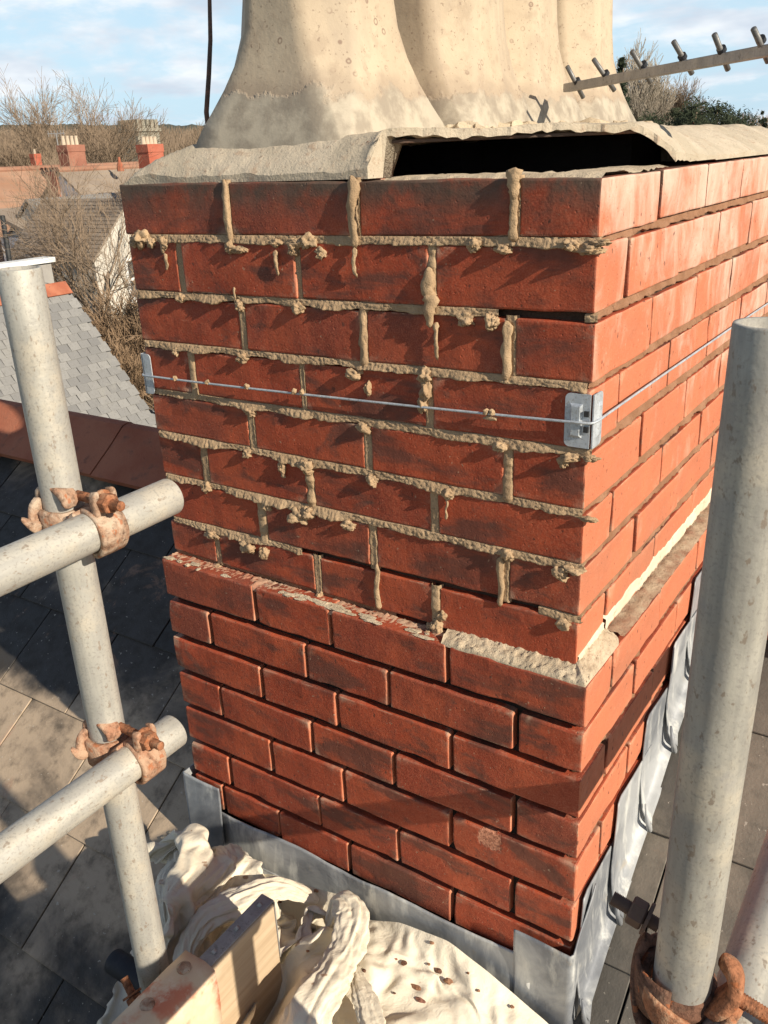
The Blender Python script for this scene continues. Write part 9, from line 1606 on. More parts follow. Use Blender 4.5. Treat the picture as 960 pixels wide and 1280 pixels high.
[-686,-2,-7,3,6,3,1,10,4,1,6,11,11,-3,-2,-1,-1,6,4,2,2,-3,-1,3,5,0,1,0,2,0,7,1,6,6,3,6,4,0,5,14,0,8,3,13,14,12,16,12,14,0,-10,-6,4,-9,-8,2,-4,6,3,-3],
[-694,7,3,1,3,3,-6,9,7,5,9,2,12,6,-6,-3,-1,8,9,-1,1,-1,1,2,5,0,-2,2,-1,2,3,4,4,4,1,8,3,10,1,10,4,-2,15,9,17,8,18,16,2,4,-8,-10,6,-7,-6,-2,1,5,-3,8],
[-685,-7,1,9,5,6,-5,5,10,-2,12,2,8,11,-6,2,-3,8,8,3,-3,1,4,2,4,-2,1,-2,0,0,0,3,1,4,3,7,1,11,10,7,5,0,14,9,14,11,18,16,-1,2,-12,0,-2,-3,-4,-4,6,1,4,9],
[-685,5,-9,4,7,2,7,2,9,-1,5,10,5,7,-2,0,-1,10,10,5,-7,-1,0,6,9,0,-4,-1,1,1,0,0,0,1,7,3,5,8,10,12,-1,4,12,15,14,10,15,13,3,-10,-2,1,-6,-8,6,-4,3,4,3,6],
[-693,6,6,-2,7,3,3,4,7,-3,9,11,8,-1,6,2,-3,5,10,5,-3,-4,-5,7,12,7,-7,1,0,0,1,3,-6,-1,6,4,7,8,12,11,-3,14,12,10,12,13,10,13,-6,3,-6,-2,0,-2,-4,-3,5,0,3,3],
[-687,3,1,6,3,5,-2,6,6,3,4,11,11,5,-2,5,2,0,5,1,5,-2,-6,3,10,5,-4,7,-3,-2,6,-3,2,1,0,5,4,9,11,4,10,16,7,15,10,13,11,8,-10,5,-1,-6,0,0,-4,-3,-2,-1,0,2],
[-695,4,3,2,2,6,5,5,9,0,11,6,10,8,5,-3,8,0,6,3,2,-2,-6,2,4,4,6,9,-2,-4,3,1,2,5,0,-5,4,9,13,6,11,12,11,14,9,14,14,1,-5,-8,10,-13,-5,6,2,-1,-5,-2,-2,-6],
[-695,-1,6,-4,2,10,3,11,5,8,5,10,11,9,0,0,6,7,0,3,3,2,-6,-1,6,11,11,0,-4,4,-2,-1,-2,-2,4,3,2,7,12,12,8,10,11,18,11,11,13,-4,-4,-8,8,-6,-10,9,-1,1,-6,0,-10,-8],
[-695,7,-5,1,-2,7,10,5,10,3,15,6,6,13,2,3,3,7,6,3,-1,5,1,-1,7,10,7,-7,0,1,-1,-3,-3,-4,0,7,4,10,10,8,12,12,12,17,14,3,8,3,-2,-2,-6,-7,0,7,-2,-4,-3,-5,-7,-14],
[-691,0,8,-5,2,-1,10,1,13,9,7,13,4,9,9,-2,7,6,3,6,3,7,4,0,5,7,3,-6,-3,-1,4,-2,-4,1,-3,4,7,8,12,8,7,14,16,19,11,3,-2,3,0,4,-6,-10,3,5,-2,1,-9,-10,-12,-4],
[-677,-10,3,-1,3,-2,2,8,10,11,10,6,13,1,10,3,4,7,6,5,5,2,9,3,4,-1,8,-3,0,-4,3,-2,2,-4,-2,3,2,9,13,10,2,16,21,20,12,1,-5,-8,2,3,-1,-5,-5,0,5,0,-4,-13,-12,-14],
[-682,-5,-4,6,1,8,-6,15,13,3,9,9,8,2,10,7,5,3,6,9,5,1,7,6,5,-2,8,-2,6,-5,6,-1,2,1,-3,-3,2,6,8,9,9,16,21,18,7,0,1,-7,-5,-3,3,-4,-9,5,-5,-5,3,-8,-10,-8],
[-695,7,-1,8,1,0,8,9,5,12,6,10,6,4,9,4,6,2,10,0,10,8,8,7,5,-1,6,-1,6,-3,6,2,1,-5,5,-4,-2,4,4,10,13,17,21,15,7,-4,4,-3,-3,-8,-2,-7,-10,2,2,0,-5,-9,-2,-15],
[-693,2,5,7,5,1,7,8,1,9,11,8,11,5,2,9,3,4,2,11,9,7,11,0,10,6,0,2,1,0,4,-2,4,-1,0,3,-3,-3,6,10,13,18,19,7,6,7,-3,6,-4,-11,-6,-6,-7,-3,-3,4,-3,-5,-8,-7],
[-694,8,0,9,7,-2,5,7,8,9,9,5,8,10,7,1,7,4,6,6,10,10,11,0,-2,4,6,13,6,-6,2,5,-7,3,2,1,2,-9,0,14,12,16,19,16,-1,7,6,-1,-8,-6,-10,-6,0,-5,0,-4,-10,5,-2,-8],
[-695,9,8,3,10,1,2,8,5,8,7,9,5,5,7,10,3,6,7,10,12,0,7,5,6,6,3,11,-3,-2,5,6,0,-4,3,-5,7,-1,-7,6,15,15,16,19,12,-1,1,7,-12,-7,-8,-7,-2,-3,2,-5,-9,0,8,-10],
[-691,8,8,8,2,6,6,2,7,5,10,4,2,11,3,4,8,11,6,13,11,1,6,4,17,5,-8,3,-7,3,7,8,4,2,-2,-1,-2,8,-4,-3,13,16,17,19,12,-5,-3,11,-4,-9,-11,-5,0,-9,4,-4,-9,4,8,-5],
[-686,10,5,10,-2,9,7,4,6,9,7,6,-6,5,10,5,5,9,5,13,13,4,7,11,10,5,-9,-4,4,5,4,6,5,5,-1,-1,0,-4,6,-5,7,13,16,17,5,-3,-2,13,8,-12,-11,-11,4,-7,2,0,-7,3,10,-7],
[-682,5,7,11,4,9,7,6,0,7,10,6,-8,2,15,7,1,8,4,8,15,10,4,13,5,7,-7,-8,6,11,5,5,-4,7,6,-6,7,-4,4,1,1,9,14,13,-2,12,0,3,10,-4,-9,-8,-7,1,-5,0,-3,5,4,-10],
[-682,11,8,6,9,7,-1,8,1,5,8,6,1,4,6,8,0,5,8,12,12,5,9,7,4,8,7,-2,-5,9,0,7,5,-3,8,4,5,5,-2,-1,-5,9,13,11,-5,7,14,6,-8,9,-4,-7,-6,-4,-7,4,-1,-10,8,2],
[-674,6,9,9,7,9,-7,7,7,-1,3,2,13,1,-2,10,11,8,7,8,12,9,2,-1,6,5,5,8,-1,5,2,2,5,2,6,7,6,5,-3,-6,-5,5,15,13,6,2,5,13,-10,2,9,-8,-4,-7,-7,-4,-6,0,6,5],
[-664,9,7,8,-1,6,5,-1,10,2,1,6,2,1,0,8,13,15,12,3,11,-3,5,2,2,3,3,6,1,8,-2,3,5,6,4,6,6,2,-3,0,3,-6,15,9,9,6,1,9,5,-4,6,-5,-11,-6,-5,-6,5,2,3,4],
[-649,1,9,5,6,-5,7,-1,10,-1,8,-1,2,-1,5,11,15,11,5,15,11,-3,-8,5,-4,9,0,4,6,-2,5,1,5,7,3,3,5,3,2,-4,13,0,2,10,8,10,3,-3,11,15,-12,3,-3,-7,-10,-2,3,2,-3,5],
[-642,7,0,6,-3,7,6,2,7,8,4,4,-2,8,8,8,7,11,9,13,-2,-12,-15,2,6,0,0,4,6,5,5,-4,3,7,6,-2,5,4,9,10,10,4,6,8,8,9,-1,-4,6,-3,-3,-9,8,-1,-2,-9,-5,-8,-4,1],
[-631,-6,10,-3,9,-7,13,12,-2,-2,-1,7,8,2,6,13,9,11,10,7,-8,-18,-3,-4,7,-1,3,6,7,4,3,-3,1,5,3,4,1,4,7,8,8,4,8,11,17,8,0,8,0,1,-4,-8,3,-3,-12,-10,-9,-2,-8,0],
[-626,-9,8,1,5,9,13,10,4,-10,-3,-7,8,6,8,9,11,8,10,-6,-8,-11,-4,2,5,5,-5,6,11,4,1,3,-7,5,2,4,3,3,5,5,5,3,7,14,17,8,-1,-1,4,9,0,-1,-3,-19,-5,-2,-10,1,-1,-9],
[-631,12,-6,14,-3,19,7,13,3,-9,-14,-12,8,7,9,1,12,6,4,-2,2,-19,-5,1,9,8,0,1,10,8,3,0,-7,-1,5,5,3,5,-1,5,3,3,9,12,11,4,-5,1,2,8,0,2,-4,-9,0,-10,7,-6,-7,-7],
[-630,5,8,5,8,13,11,7,-4,-14,-14,-5,10,5,10,-1,11,0,1,10,-4,-11,-10,6,11,-2,10,0,10,1,9,-6,0,-2,1,3,5,6,6,-2,0,10,3,13,3,3,0,3,2,1,-1,4,-6,-1,-1,-4,-6,4,-12,-9],
[-633,5,4,10,13,12,2,4,-9,-15,0,-6,13,8,8,3,5,6,-5,2,0,-9,-7,5,2,4,7,4,7,7,4,0,-1,-2,5,-7,2,6,5,1,7,11,7,-1,0,3,4,3,-1,-2,4,3,-4,-5,-1,1,-2,-7,-13,-5],
[-636,7,6,3,10,8,4,-5,-12,2,0,6,11,3,1,10,11,8,2,-4,-8,-14,-7,3,4,0,7,8,8,6,1,8,-8,-2,2,5,-4,-1,7,8,-1,10,2,0,1,0,6,-3,2,1,-2,5,-9,-4,-4,1,1,-5,-11,5],
[-643,5,6,0,9,7,-1,-6,-1,2,9,6,4,9,-2,20,16,10,-4,-5,-9,-12,-12,6,7,-1,-1,1,10,7,4,3,2,-4,-7,6,5,-4,2,4,2,2,6,-3,2,-1,1,-3,5,-4,0,4,-4,-7,-3,4,-4,3,1,-9],
[-651,4,5,1,5,4,-2,-2,4,5,7,5,11,1,20,15,18,0,-5,-8,-8,-10,-5,2,6,4,-9,1,4,11,5,1,1,3,-7,-4,6,-1,-1,1,6,0,4,-1,0,0,-1,3,-4,0,-1,2,-2,-7,-3,5,-4,4,5,2],
[-665,5,7,1,4,6,0,1,-1,7,6,6,13,19,10,18,10,-6,-5,-8,-7,-10,-6,8,7,3,-2,-3,0,10,6,0,1,-1,2,-8,0,1,0,2,5,3,-1,0,-4,4,-6,3,-5,0,-5,-2,7,-8,6,-3,3,-3,8,3],
[-667,2,8,-4,6,4,7,-2,-5,11,7,15,7,13,17,14,7,-7,-10,-6,5,-4,-12,3,4,4,5,0,-8,5,6,8,-4,-2,0,-2,-7,2,0,4,2,1,-1,3,-5,-5,-5,0,0,-9,-5,-1,8,4,1,3,2,7,1,-2],
[-667,1,2,-3,4,6,7,0,-2,8,10,13,7,9,12,10,3,-2,4,0,-9,4,-2,-11,-1,-1,6,4,1,-7,7,11,5,-8,-2,-1,-6,-4,5,2,1,3,-2,-2,-1,-12,-6,-5,5,-8,-8,2,9,9,13,-8,7,6,-6,1],
[-680,1,5,4,5,5,6,-2,-6,8,12,11,9,9,4,8,6,1,4,-2,-1,-1,7,-4,-9,-4,3,2,3,3,-3,9,9,-3,-5,-5,-2,-5,1,5,-1,0,3,-4,-5,-5,-6,-8,3,-7,-9,4,11,12,6,2,-6,8,1,-5],
[-683,-2,7,4,5,5,2,-10,-4,5,15,15,16,9,-3,7,6,3,5,-2,-1,3,5,5,-8,-11,-1,-2,4,6,-2,3,7,4,3,-8,-3,3,-6,-3,0,0,1,8,-10,-7,1,0,-11,2,-12,5,8,4,2,-4,9,6,4,0],
[-691,3,7,6,2,6,-5,-14,1,10,14,13,15,12,-5,6,4,10,11,3,-2,-1,6,5,-3,-11,-4,-8,-4,7,3,-3,5,1,9,-6,-4,2,-3,-5,-2,-3,2,3,11,-7,-1,-5,-3,-8,-8,-4,7,11,11,0,0,0,-9,7],
[-693,2,6,3,4,5,-1,-13,-5,13,15,17,14,10,1,-5,4,12,8,7,8,3,1,-3,3,-6,-7,-5,-8,-4,4,1,-1,0,9,1,-7,0,-7,-5,0,0,-1,1,7,11,-5,-11,5,-13,-3,-6,7,12,2,1,-7,4,2,-4],
[-696,1,5,7,-1,4,1,-13,1,12,15,21,10,14,5,-13,-3,4,8,7,7,8,2,7,-3,0,0,-8,-7,3,-11,0,-5,4,0,8,-2,-4,0,2,-2,6,2,-7,-8,6,0,1,-9,-3,-13,5,5,5,4,-8,3,-10,2,-1],
[-693,2,-1,6,5,2,-8,-4,3,14,23,16,12,6,11,-8,-5,-4,6,5,3,7,6,8,4,0,0,-4,-7,0,-9,-3,-11,-7,3,-1,10,9,3,1,2,-2,6,-7,-16,-5,1,-1,0,-12,3,-10,8,11,-9,-13,0,-2,-7,-1],
[-696,0,4,5,0,7,2,-7,7,12,19,18,8,9,6,-9,-7,-3,5,0,5,5,8,10,6,7,3,-3,-3,-3,-4,-6,-14,-9,-9,-3,12,13,14,-4,-3,2,-3,-4,-7,-16,-10,2,7,-10,0,8,-9,3,-5,-11,-8,-3,-1,-5],
[-696,0,5,1,6,6,1,0,6,12,11,15,13,5,-2,-7,-7,-2,5,8,3,0,9,7,5,8,9,3,-3,-2,-4,-6,-9,-11,-8,-9,6,16,11,-2,-10,2,-4,-7,-13,-12,-3,4,5,-5,-1,12,-1,-6,-3,-11,-11,1,-4,-7],
[-689,-3,1,4,7,6,5,1,2,12,9,11,9,10,-11,-5,5,6,5,5,7,-5,2,-3,2,6,9,3,2,-1,-6,-7,-3,-2,-9,-6,-5,13,7,-1,2,-4,-1,-14,-22,-9,1,10,7,-1,9,-7,13,-2,-10,-10,-7,-2,-4,-2],
[-692,8,-3,2,6,8,4,7,-2,4,12,10,8,10,-4,6,9,-5,8,4,-4,2,4,-4,-7,7,2,-4,0,3,5,-5,-8,2,-12,-5,0,3,14,-1,-10,1,-3,-17,-12,-9,2,5,13,9,-4,10,7,2,-15,-14,2,-3,-6,-7],
[-691,6,7,-1,6,0,9,6,4,1,3,8,11,12,7,6,-3,3,3,-1,4,-11,3,0,2,-6,5,-8,-5,6,5,6,-7,-7,-7,-3,4,3,8,3,-12,-5,3,-15,-15,-1,-5,15,15,3,-1,14,6,-4,-16,-11,-8,4,-9,-1],
[-692,4,9,11,1,1,7,12,-3,0,6,3,8,11,12,2,4,-8,4,8,3,-9,-2,2,-7,0,-2,-5,-4,-2,5,11,2,-10,-4,-5,7,12,-3,4,-7,-5,-4,-10,-12,-13,0,16,12,13,1,13,-6,-9,-6,-14,-8,-8,4,-9],
[-687,5,9,4,5,8,12,2,-1,0,2,5,4,13,9,9,1,-3,3,3,-4,-8,-9,-2,4,-7,2,2,4,-5,5,0,-2,2,-6,1,15,6,-4,-11,-3,8,-4,-12,-13,-11,-8,15,16,10,11,-3,-15,-11,4,-16,-9,-5,-3,5],
[-681,5,9,3,6,12,6,4,-3,-8,10,7,3,2,8,5,5,0,-8,-1,1,1,-4,-4,7,-4,1,6,0,8,-3,3,-5,4,5,-4,5,3,0,-8,-8,2,-2,-5,-15,-14,-10,13,15,7,7,-1,-12,-8,-3,-11,-17,0,3,9],
[-679,10,1,12,10,7,0,0,3,-7,12,7,-4,13,1,1,0,2,-2,1,-1,-2,3,2,-2,4,-2,2,4,3,1,11,1,-1,3,-2,-4,-4,-7,3,-4,-7,-3,-2,-14,-11,-9,-1,15,12,-3,3,-9,-2,-13,-10,-5,-4,9,5],
[-676,10,11,4,13,6,0,1,1,-1,3,6,0,11,7,-1,3,-3,5,1,2,-7,1,1,-1,1,8,-1,5,3,1,12,1,-5,-8,1,-1,-6,-7,-6,5,-13,3,-11,-8,-11,-1,-5,1,13,8,-11,-4,-3,-3,-10,-7,3,3,6],
[-669,7,9,9,5,9,6,-3,4,1,3,-2,9,7,9,-9,-8,-1,5,7,4,2,-6,5,-1,3,4,7,-1,7,0,7,-3,-2,-7,-6,1,-11,0,-9,4,-4,-9,-5,-8,-2,-3,0,-6,6,2,0,-7,3,-5,-5,0,2,7,1],
[-676,16,10,7,10,5,7,3,2,1,1,0,7,10,1,-2,-10,-5,-1,14,0,-2,8,-2,-1,5,1,0,5,2,-1,-2,3,-4,2,-2,0,-8,-14,5,-5,-5,-7,-5,8,-7,-5,1,-7,12,-7,3,0,-2,4,-7,1,1,4,10],
[-672,7,16,10,10,9,3,3,7,2,-2,-7,3,7,-2,0,-8,5,-2,7,1,6,6,-8,5,-1,-2,0,-6,2,4,-6,2,8,-3,-6,4,-2,-11,-1,3,-6,-10,4,6,-6,-2,0,-9,5,7,0,4,0,-4,3,-6,4,1,-4],
[-672,15,15,7,9,9,8,1,-1,4,4,-7,0,-7,0,-1,-2,1,-2,9,4,11,-2,-5,1,3,-10,-5,0,-2,11,8,-3,-3,6,-6,-5,4,-2,-4,-8,3,-10,10,-1,5,-3,-6,-6,9,7,0,5,0,-4,-5,2,-7,1,1],
[-666,17,7,10,8,8,12,2,-5,2,0,2,2,-2,-4,-7,-5,-1,2,6,14,0,-3,6,-5,-5,-10,-5,1,7,-1,4,8,-6,9,4,-3,-4,6,-6,-5,-7,-1,3,5,1,0,-9,-4,11,4,9,-2,-2,-2,-9,-3,-2,-3,4],
[-657,16,7,5,8,1,13,11,-6,2,1,-4,8,6,-3,-6,-7,-5,3,2,9,1,1,2,-5,-10,-7,-3,3,5,0,9,3,1,7,8,-3,-5,-2,5,-6,-4,-9,4,0,-4,-3,3,-3,11,1,9,-1,-5,-4,-8,0,-8,3,4],
[-651,11,6,10,8,0,6,9,5,-3,3,1,1,-3,10,2,-10,-6,-1,7,0,0,6,2,-3,-9,-7,-4,2,8,-1,1,12,10,4,10,1,-8,-5,-4,-3,3,-9,-7,-7,5,-7,6,0,6,8,-2,3,-6,-7,-6,-8,3,-1,-3],
[-647,9,5,7,12,4,8,5,8,-5,4,2,2,-10,1,10,0,-6,-8,3,3,5,1,2,-2,-5,-8,-4,5,6,7,-2,10,13,9,8,-2,-4,-4,-6,-4,-6,-13,-2,-5,-10,9,-5,10,2,4,1,-10,0,-1,-8,0,-10,7,-5],
[-648,12,9,6,7,9,8,9,0,-1,3,2,5,-10,-5,7,5,-7,-3,2,2,2,5,4,-3,1,-7,-2,5,-2,11,4,8,10,9,5,-3,-1,-5,-3,-7,-9,-16,-8,-3,-5,-1,8,3,10,-7,-11,-9,-2,6,0,-10,8,-9,0],
[-647,11,11,10,8,4,11,-1,11,-1,-1,5,-4,-6,0,4,-1,-5,1,2,3,6,4,1,3,-5,-7,1,7,2,4,6,9,9,9,1,-2,-10,-3,0,1,-13,-16,-5,-11,-2,3,9,2,5,-4,-11,-8,-9,-3,1,2,-1,7,-9],
[-645,6,16,8,10,5,5,4,6,6,-1,2,2,-4,0,-2,-3,-6,9,-1,3,7,5,7,-1,-3,-5,-1,-5,8,2,-2,8,4,6,4,-9,0,-3,3,-4,-7,-8,-10,-6,-10,12,4,9,-10,6,-14,0,-10,-11,1,7,-8,9,5],
[-651,5,19,17,9,8,5,4,4,3,0,3,4,0,-4,-4,-2,-2,-2,9,1,6,9,5,1,-3,-10,-4,0,-9,3,-6,7,5,-2,7,2,-7,7,-2,5,-3,-11,-7,-15,5,5,7,-3,3,-10,-6,-3,7,-16,2,0,-7,-1,8],
[-642,3,15,17,14,6,8,-1,9,4,-1,-1,-2,-3,4,-3,1,-5,3,5,0,9,5,10,2,-9,-10,-11,-1,-2,-10,3,5,2,0,-3,4,-2,2,10,-1,1,-5,-11,-10,-2,15,9,-11,3,-11,-6,-9,2,-1,-1,-4,-2,1,-4],
[-639,8,12,18,16,11,6,-2,-3,-2,2,4,8,-4,-7,1,5,-2,-3,9,-1,1,13,6,-2,-2,-18,-6,-15,-5,-3,3,4,-4,2,1,7,-4,2,13,10,-12,1,-7,-11,1,8,16,-10,-4,-6,-9,-9,1,8,-13,2,6,-5,-5],
[-633,16,9,17,15,9,12,0,-3,-6,-2,-1,-4,-1,2,-1,2,4,0,8,2,3,1,6,-3,-10,-12,-17,-8,-5,-2,4,4,0,7,-2,8,0,2,5,9,1,-11,0,-14,5,13,7,-8,-11,2,-10,-2,5,-5,-5,-3,4,5,-10],
[-620,17,5,17,14,10,1,-6,11,-2,-9,-4,6,-4,3,-3,4,1,1,-7,4,8,1,0,-7,-16,-12,-15,-4,-1,-4,5,8,6,-3,7,5,8,1,10,-2,3,-5,-1,-9,-6,14,12,-18,6,-8,-7,-5,9,-11,-11,6,11,-1,-4],
[-612,14,7,6,14,5,1,5,0,4,-3,2,-2,0,-7,7,1,6,2,1,-2,-3,-7,-7,-7,-11,-13,1,-9,-4,4,4,5,10,5,-1,8,8,8,-9,6,-4,6,-11,-6,5,4,5,-6,-13,-2,5,-5,-6,-2,-9,4,3,-1,3]]
sheet_root = thing('dust_sheet', 'crumpled cream cotton dust sheet heaped against the lead apron below the bricks', 'dust sheet', (-.2, -.25, -.66))
from mathutils.bvhtree import BVHTree
def running(row):
    t = 0; out = []
    for v in row: t += v; out.append(t / 1000)
    return out
NU, NV = 84, 56
XS, YS, ZS = ([running(r) for r in FOLDS[k * NU:(k + 1) * NU]] for k in range(3))
SV = [Vector((XS[i][j], YS[i][j], ZS[i][j])) for i in range(NU) for j in range(NV)]
for v in SV:   # the sheet sags beside the toe board
    if v.y < -.19 and BX - .10 < v.x < BX + .16:
        cap = -.585 - .45 * (-.20 - v.y)
        if v.x > BX: cap += (v.x - BX) * 1.0
        elif v.x < BX - .04: cap += (BX - .04 - v.x) * .8
        f_ = min(1, (-.19 - v.y) / .05)
        if v.z > cap: v.z = v.z * (1 - f_) + (cap + (v.z - cap) * .12) * f_
for v in SV:   # small sharp creases
    if v.x < -.34 and v.y < -.07: v.z -= .055 * min(1, (-.34 - v.x) / .06) * min(1, (-.07 - v.y) / .03)
    q = Vector((v.x * 20 + v.y * 7, v.y * 16 - v.x * 5, 3.0)); q2 = Vector((v.x * 46 - v.y * 22, v.y * 38, 8.0))
    e_ = min(1, (-.062 - v.y) / .03)
    v.z += e_ * (.011 * (abs(noise.noise(q)) * 2 - .5) + .006 * (abs(noise.noise(q2)) * 2 - .5))
SF = [(i * NV + j, i * NV + j + 1, (i + 1) * NV + j + 1, (i + 1) * NV + j) for i in range(NU - 1) for j in range(NV - 1)
      if SV[i * NV + j].x > -.83 + .62 * max(0, -.16 - SV[i * NV + j].y) + .03 * noise.noise(SV[i * NV + j] * 9)]
TREE = BVHTree.FromPolygons(SV, SF)
bm = bmesh.new(); vv = [bm.verts.new(v) for v in SV]
for f_ in SF: bm.faces.new([vv[k] for k in f_])
bmesh.ops.delete(bm, geom=[v for v in bm.verts if not v.link_faces], context='VERTS')
so_ = obj('spread_sheet', bm, M['cloth'], sheet_root, smooth=True)
md = so_.modifiers.new('subdivision', 'SUBSURF'); md.levels = 2; md.render_levels = 2
def ridged(x): return 1 - abs(2 * (x - math.floor(x)) - 1)
def strand(name, P, R, pleats, tw, sd, flat=.75, lobe=.22):
    """a gathered length of cloth: swept bundle with pleats running along it"""
    P = [Vector(p) for p in P]; n = 26 * (len(P) - 1); pts = []; rad = []
    for i in range(n + 1):
        t = i / n * (len(P) - 1); k = min(int(t), len(P) - 2); f = t - k
        p0, p1, p2, p3 = P[max(k - 1, 0)], P[k], P[k + 1], P[min(k + 2, len(P) - 1)]
        pts.append(.5 * ((2 * p1) + (p2 - p0) * f + (2 * p0 - 5 * p1 + 4 * p2 - p3) * f * f + (-p0 + 3 * p1 - 3 * p2 + p3) * f ** 3))
        rad.append(R[k] * (1 - f) + R[k + 1] * f)
    bm = bmesh.new(); S = 96; rows = []; up = Vector((0, 0, 1))
    for i, p in enumerate(pts):
        t = (pts[min(i + 1, n)] - pts[max(i - 1, 0)]).normalized()
        s = t.cross(up); s = s.normalized() if s.length > .1 else Vector((1, 0, 0)); w = s.cross(t)
        ring = []; endf = min(1, (i + 2) / 10, (n - i + 2) / 10) ** .5
        for k in range(S):
            a = 2 * pi * k / S; u = k / S
            v = i / n * 3
            ph = u * pleats + tw * i / n + .9 * noise.noise(Vector((cos(a) * 1.1, sin(a) * 1.1, v + sd)))
            pl = ridged(ph) ** 1.3; pl = .75 * pl + .25 * ridged(ph * 2.3 + 1.7 * noise.noise(Vector((v * 2, sd, a))))
            rr = rad[i] * endf * (1 - lobe + lobe * 1.6 * pl + .26 * noise.noise(Vector((cos(a) * .9, sin(a) * .9, v * 1.6 + sd))) + .10 * noise.noise(Vector((cos(a) * 4, sin(a) * 4, v * 4 + sd))) + .13 * noise.noise(Vector((cos(a) * 2, sin(a) * 2, v * 9 + sd))))
            ring.append(bm.verts.new(p + s * cos(a) * rr + w * sin(a) * rr * flat))
        rows.append(ring)
    for A, B in zip(rows, rows[1:]):
        for k in range(S): bm.faces.new((A[k], A[(k + 1) % S], B[(k + 1) % S], B[k]))
    bm.faces.new(rows[0][::-1]); bm.faces.new(rows[-1])
    return obj(name, bm, M['cloth'], sheet_root, smooth=True)
def zc(px, py, z): return onz(px, py, z)
BU, BV = 82, 60
bx_, by_, bz_ = ([running(r) for r in BUNDLE[k * BU:(k + 1) * BU]] for k in range(3))
BW = []
for i in range(BU):
    for j in range(BV):
        x, y, z = bx_[i][j], by_[i][j], bz_[i][j]
        v = Vector((-.815 + (x + .647) * .84, -.055 + (y + .049) * .82, -.655 + (z + .697) * .62))
        if v.y < -.19 and BX - .12 < v.x < BX + .12:
            cap = -.560 - .40 * (-.20 - v.y)
            if v.x > BX: cap += (v.x - BX) * 1.6
            elif v.x < BX - .035: cap += (BX - .035 - v.x) * .9
            f_ = min(1, (-.19 - v.y) / .05)
            if v.z > cap: v.z = v.z * (1 - f_) + (cap + (v.z - cap) * .15) * f_
        BW.append(v)
bm = bmesh.new(); vv = [bm.verts.new(v) for v in BW]
for i in range(BU - 1):
    for j in range(BV - 1): bm.faces.new((vv[i * BV + j], vv[i * BV + j + 1], vv[(i + 1) * BV + j + 1], vv[(i + 1) * BV + j]))
so_ = obj('crumpled_bundle', bm, M['cloth'], sheet_root, smooth=True)
md = so_.modifiers.new('subdivision', 'SUBSURF'); md.levels = 2; md.render_levels = 2
strand('gathered_fold', [zc(208, 1160, -.60), zc(208, 1108, -.575), zc(230, 1078, -.57), zc(268, 1080, -.575), zc(302, 1108, -.60)], [.010, .020, .024, .026, .010], 6, 1.2, 1, .55, .26)
strand('gathered_fold', [zc(238, 1240, -.60), zc(234, 1190, -.57), zc(256, 1150, -.545), zc(302, 1124, -.54), zc(350, 1110, -.55), zc(398, 1126, -.58)], [.010, .021, .026, .029, .025, .010], 6, 1.8, 5, .50, .26)
strand('gathered_fold', [zc(408, 1158, -.59), zc(424, 1128, -.54), zc(440, 1146, -.535), zc(432, 1185, -.535), zc(410, 1225, -.535), zc(384, 1272, -.54), zc(366, 1330, -.56)], [.010, .024, .031, .029, .032, .038, .040], 6, 1.9, 15, .50, .26)
strand('gathered_fold', [zc(262, 1212, -.60), zc(285, 1190, -.585), zc(318, 1180, -.585), zc(348, 1158, -.60)], [.008, .018, .017, .008], 5, .8, 9, .55, .26)
strand('gathered_fold', [zc(436, 1200, -.57), zc(452, 1240, -.55), zc(468, 1282, -.55), zc(476, 1330, -.56)], [.008, .016, .022, .026], 5, .8, 21, .40, .26)
# chips of brick and mortar lying on the sheet
CH = [(540, 1180, .008), (505, 1205, .011), (536, 1207, .006), (495, 1200, .006), (585, 1218, .005), (548, 1215, .012), (560, 1228, .014), (526, 1252, .010), (520, 1236, .012), (493, 1243, .005), (270, 1132, .006), (350, 1128, .010), (395, 1115, .009), (340, 1108, .007), (598, 1240, .006), (470, 1150, .005), (640, 1260, .007), (455, 1215, .008), (385, 1190, .007)]
CHL = ['brown chip near the middle of the spread sheet, closest to the apron', 'brown chip at the left of the spread sheet beside the big roll', 'dark fleck under the topmost chip in the middle of the sheet', 'tiny chip beside the brown chip nearest the big roll',
       'tiny chip on the sheet toward the right, near its edge fold', 'pale oval chip leaning on the darkest chip in the middle of the sheet', 'largest dark chip in the middle of the spread sheet', 'long brown sliver lowest in the middle of the sheet', 'short sliver just above the long brown sliver', 'tiny crumb left of the long brown sliver',
       'crumb on the gathered fold behind the toe board', 'red chip at the far end of the toe board, in the folds', 'dark chip between the toe board and the lead apron', 'chip on the folds just beyond the banded board end', 'small chip right of the largest dark chip', 'tiny crumb at the upper left of the spread sheet',
       'small chip farthest right on the sheet, near the lead corner', 'crumb low on the sheet beside the big roll', 'brown crumb on the sheet between the toe board and the big roll']
for i, (px, py, s) in enumerate(CH):
    hit = TREE.ray_cast(CAM, ray(px, py).normalized())[0]
    if hit is None: continue
    p = hit; z = p.z + .003
    bm = bmesh.new(); el = 2.0 if i in (7, 8) else 1.2
    lump(bm, (p.x, p.y, z), (s * el * .42, s * .38, s * .30), i * 3.1, 2, .5)
    o = obj('rubble_chip', bm, [M['mortar_old'], M['iron_brown'], M['mortar_old'], M['far_brick']][i % 4], None, smooth=False)
    tag(o, CHL[i], 'rubble', 'chips lying on the dust sheet')

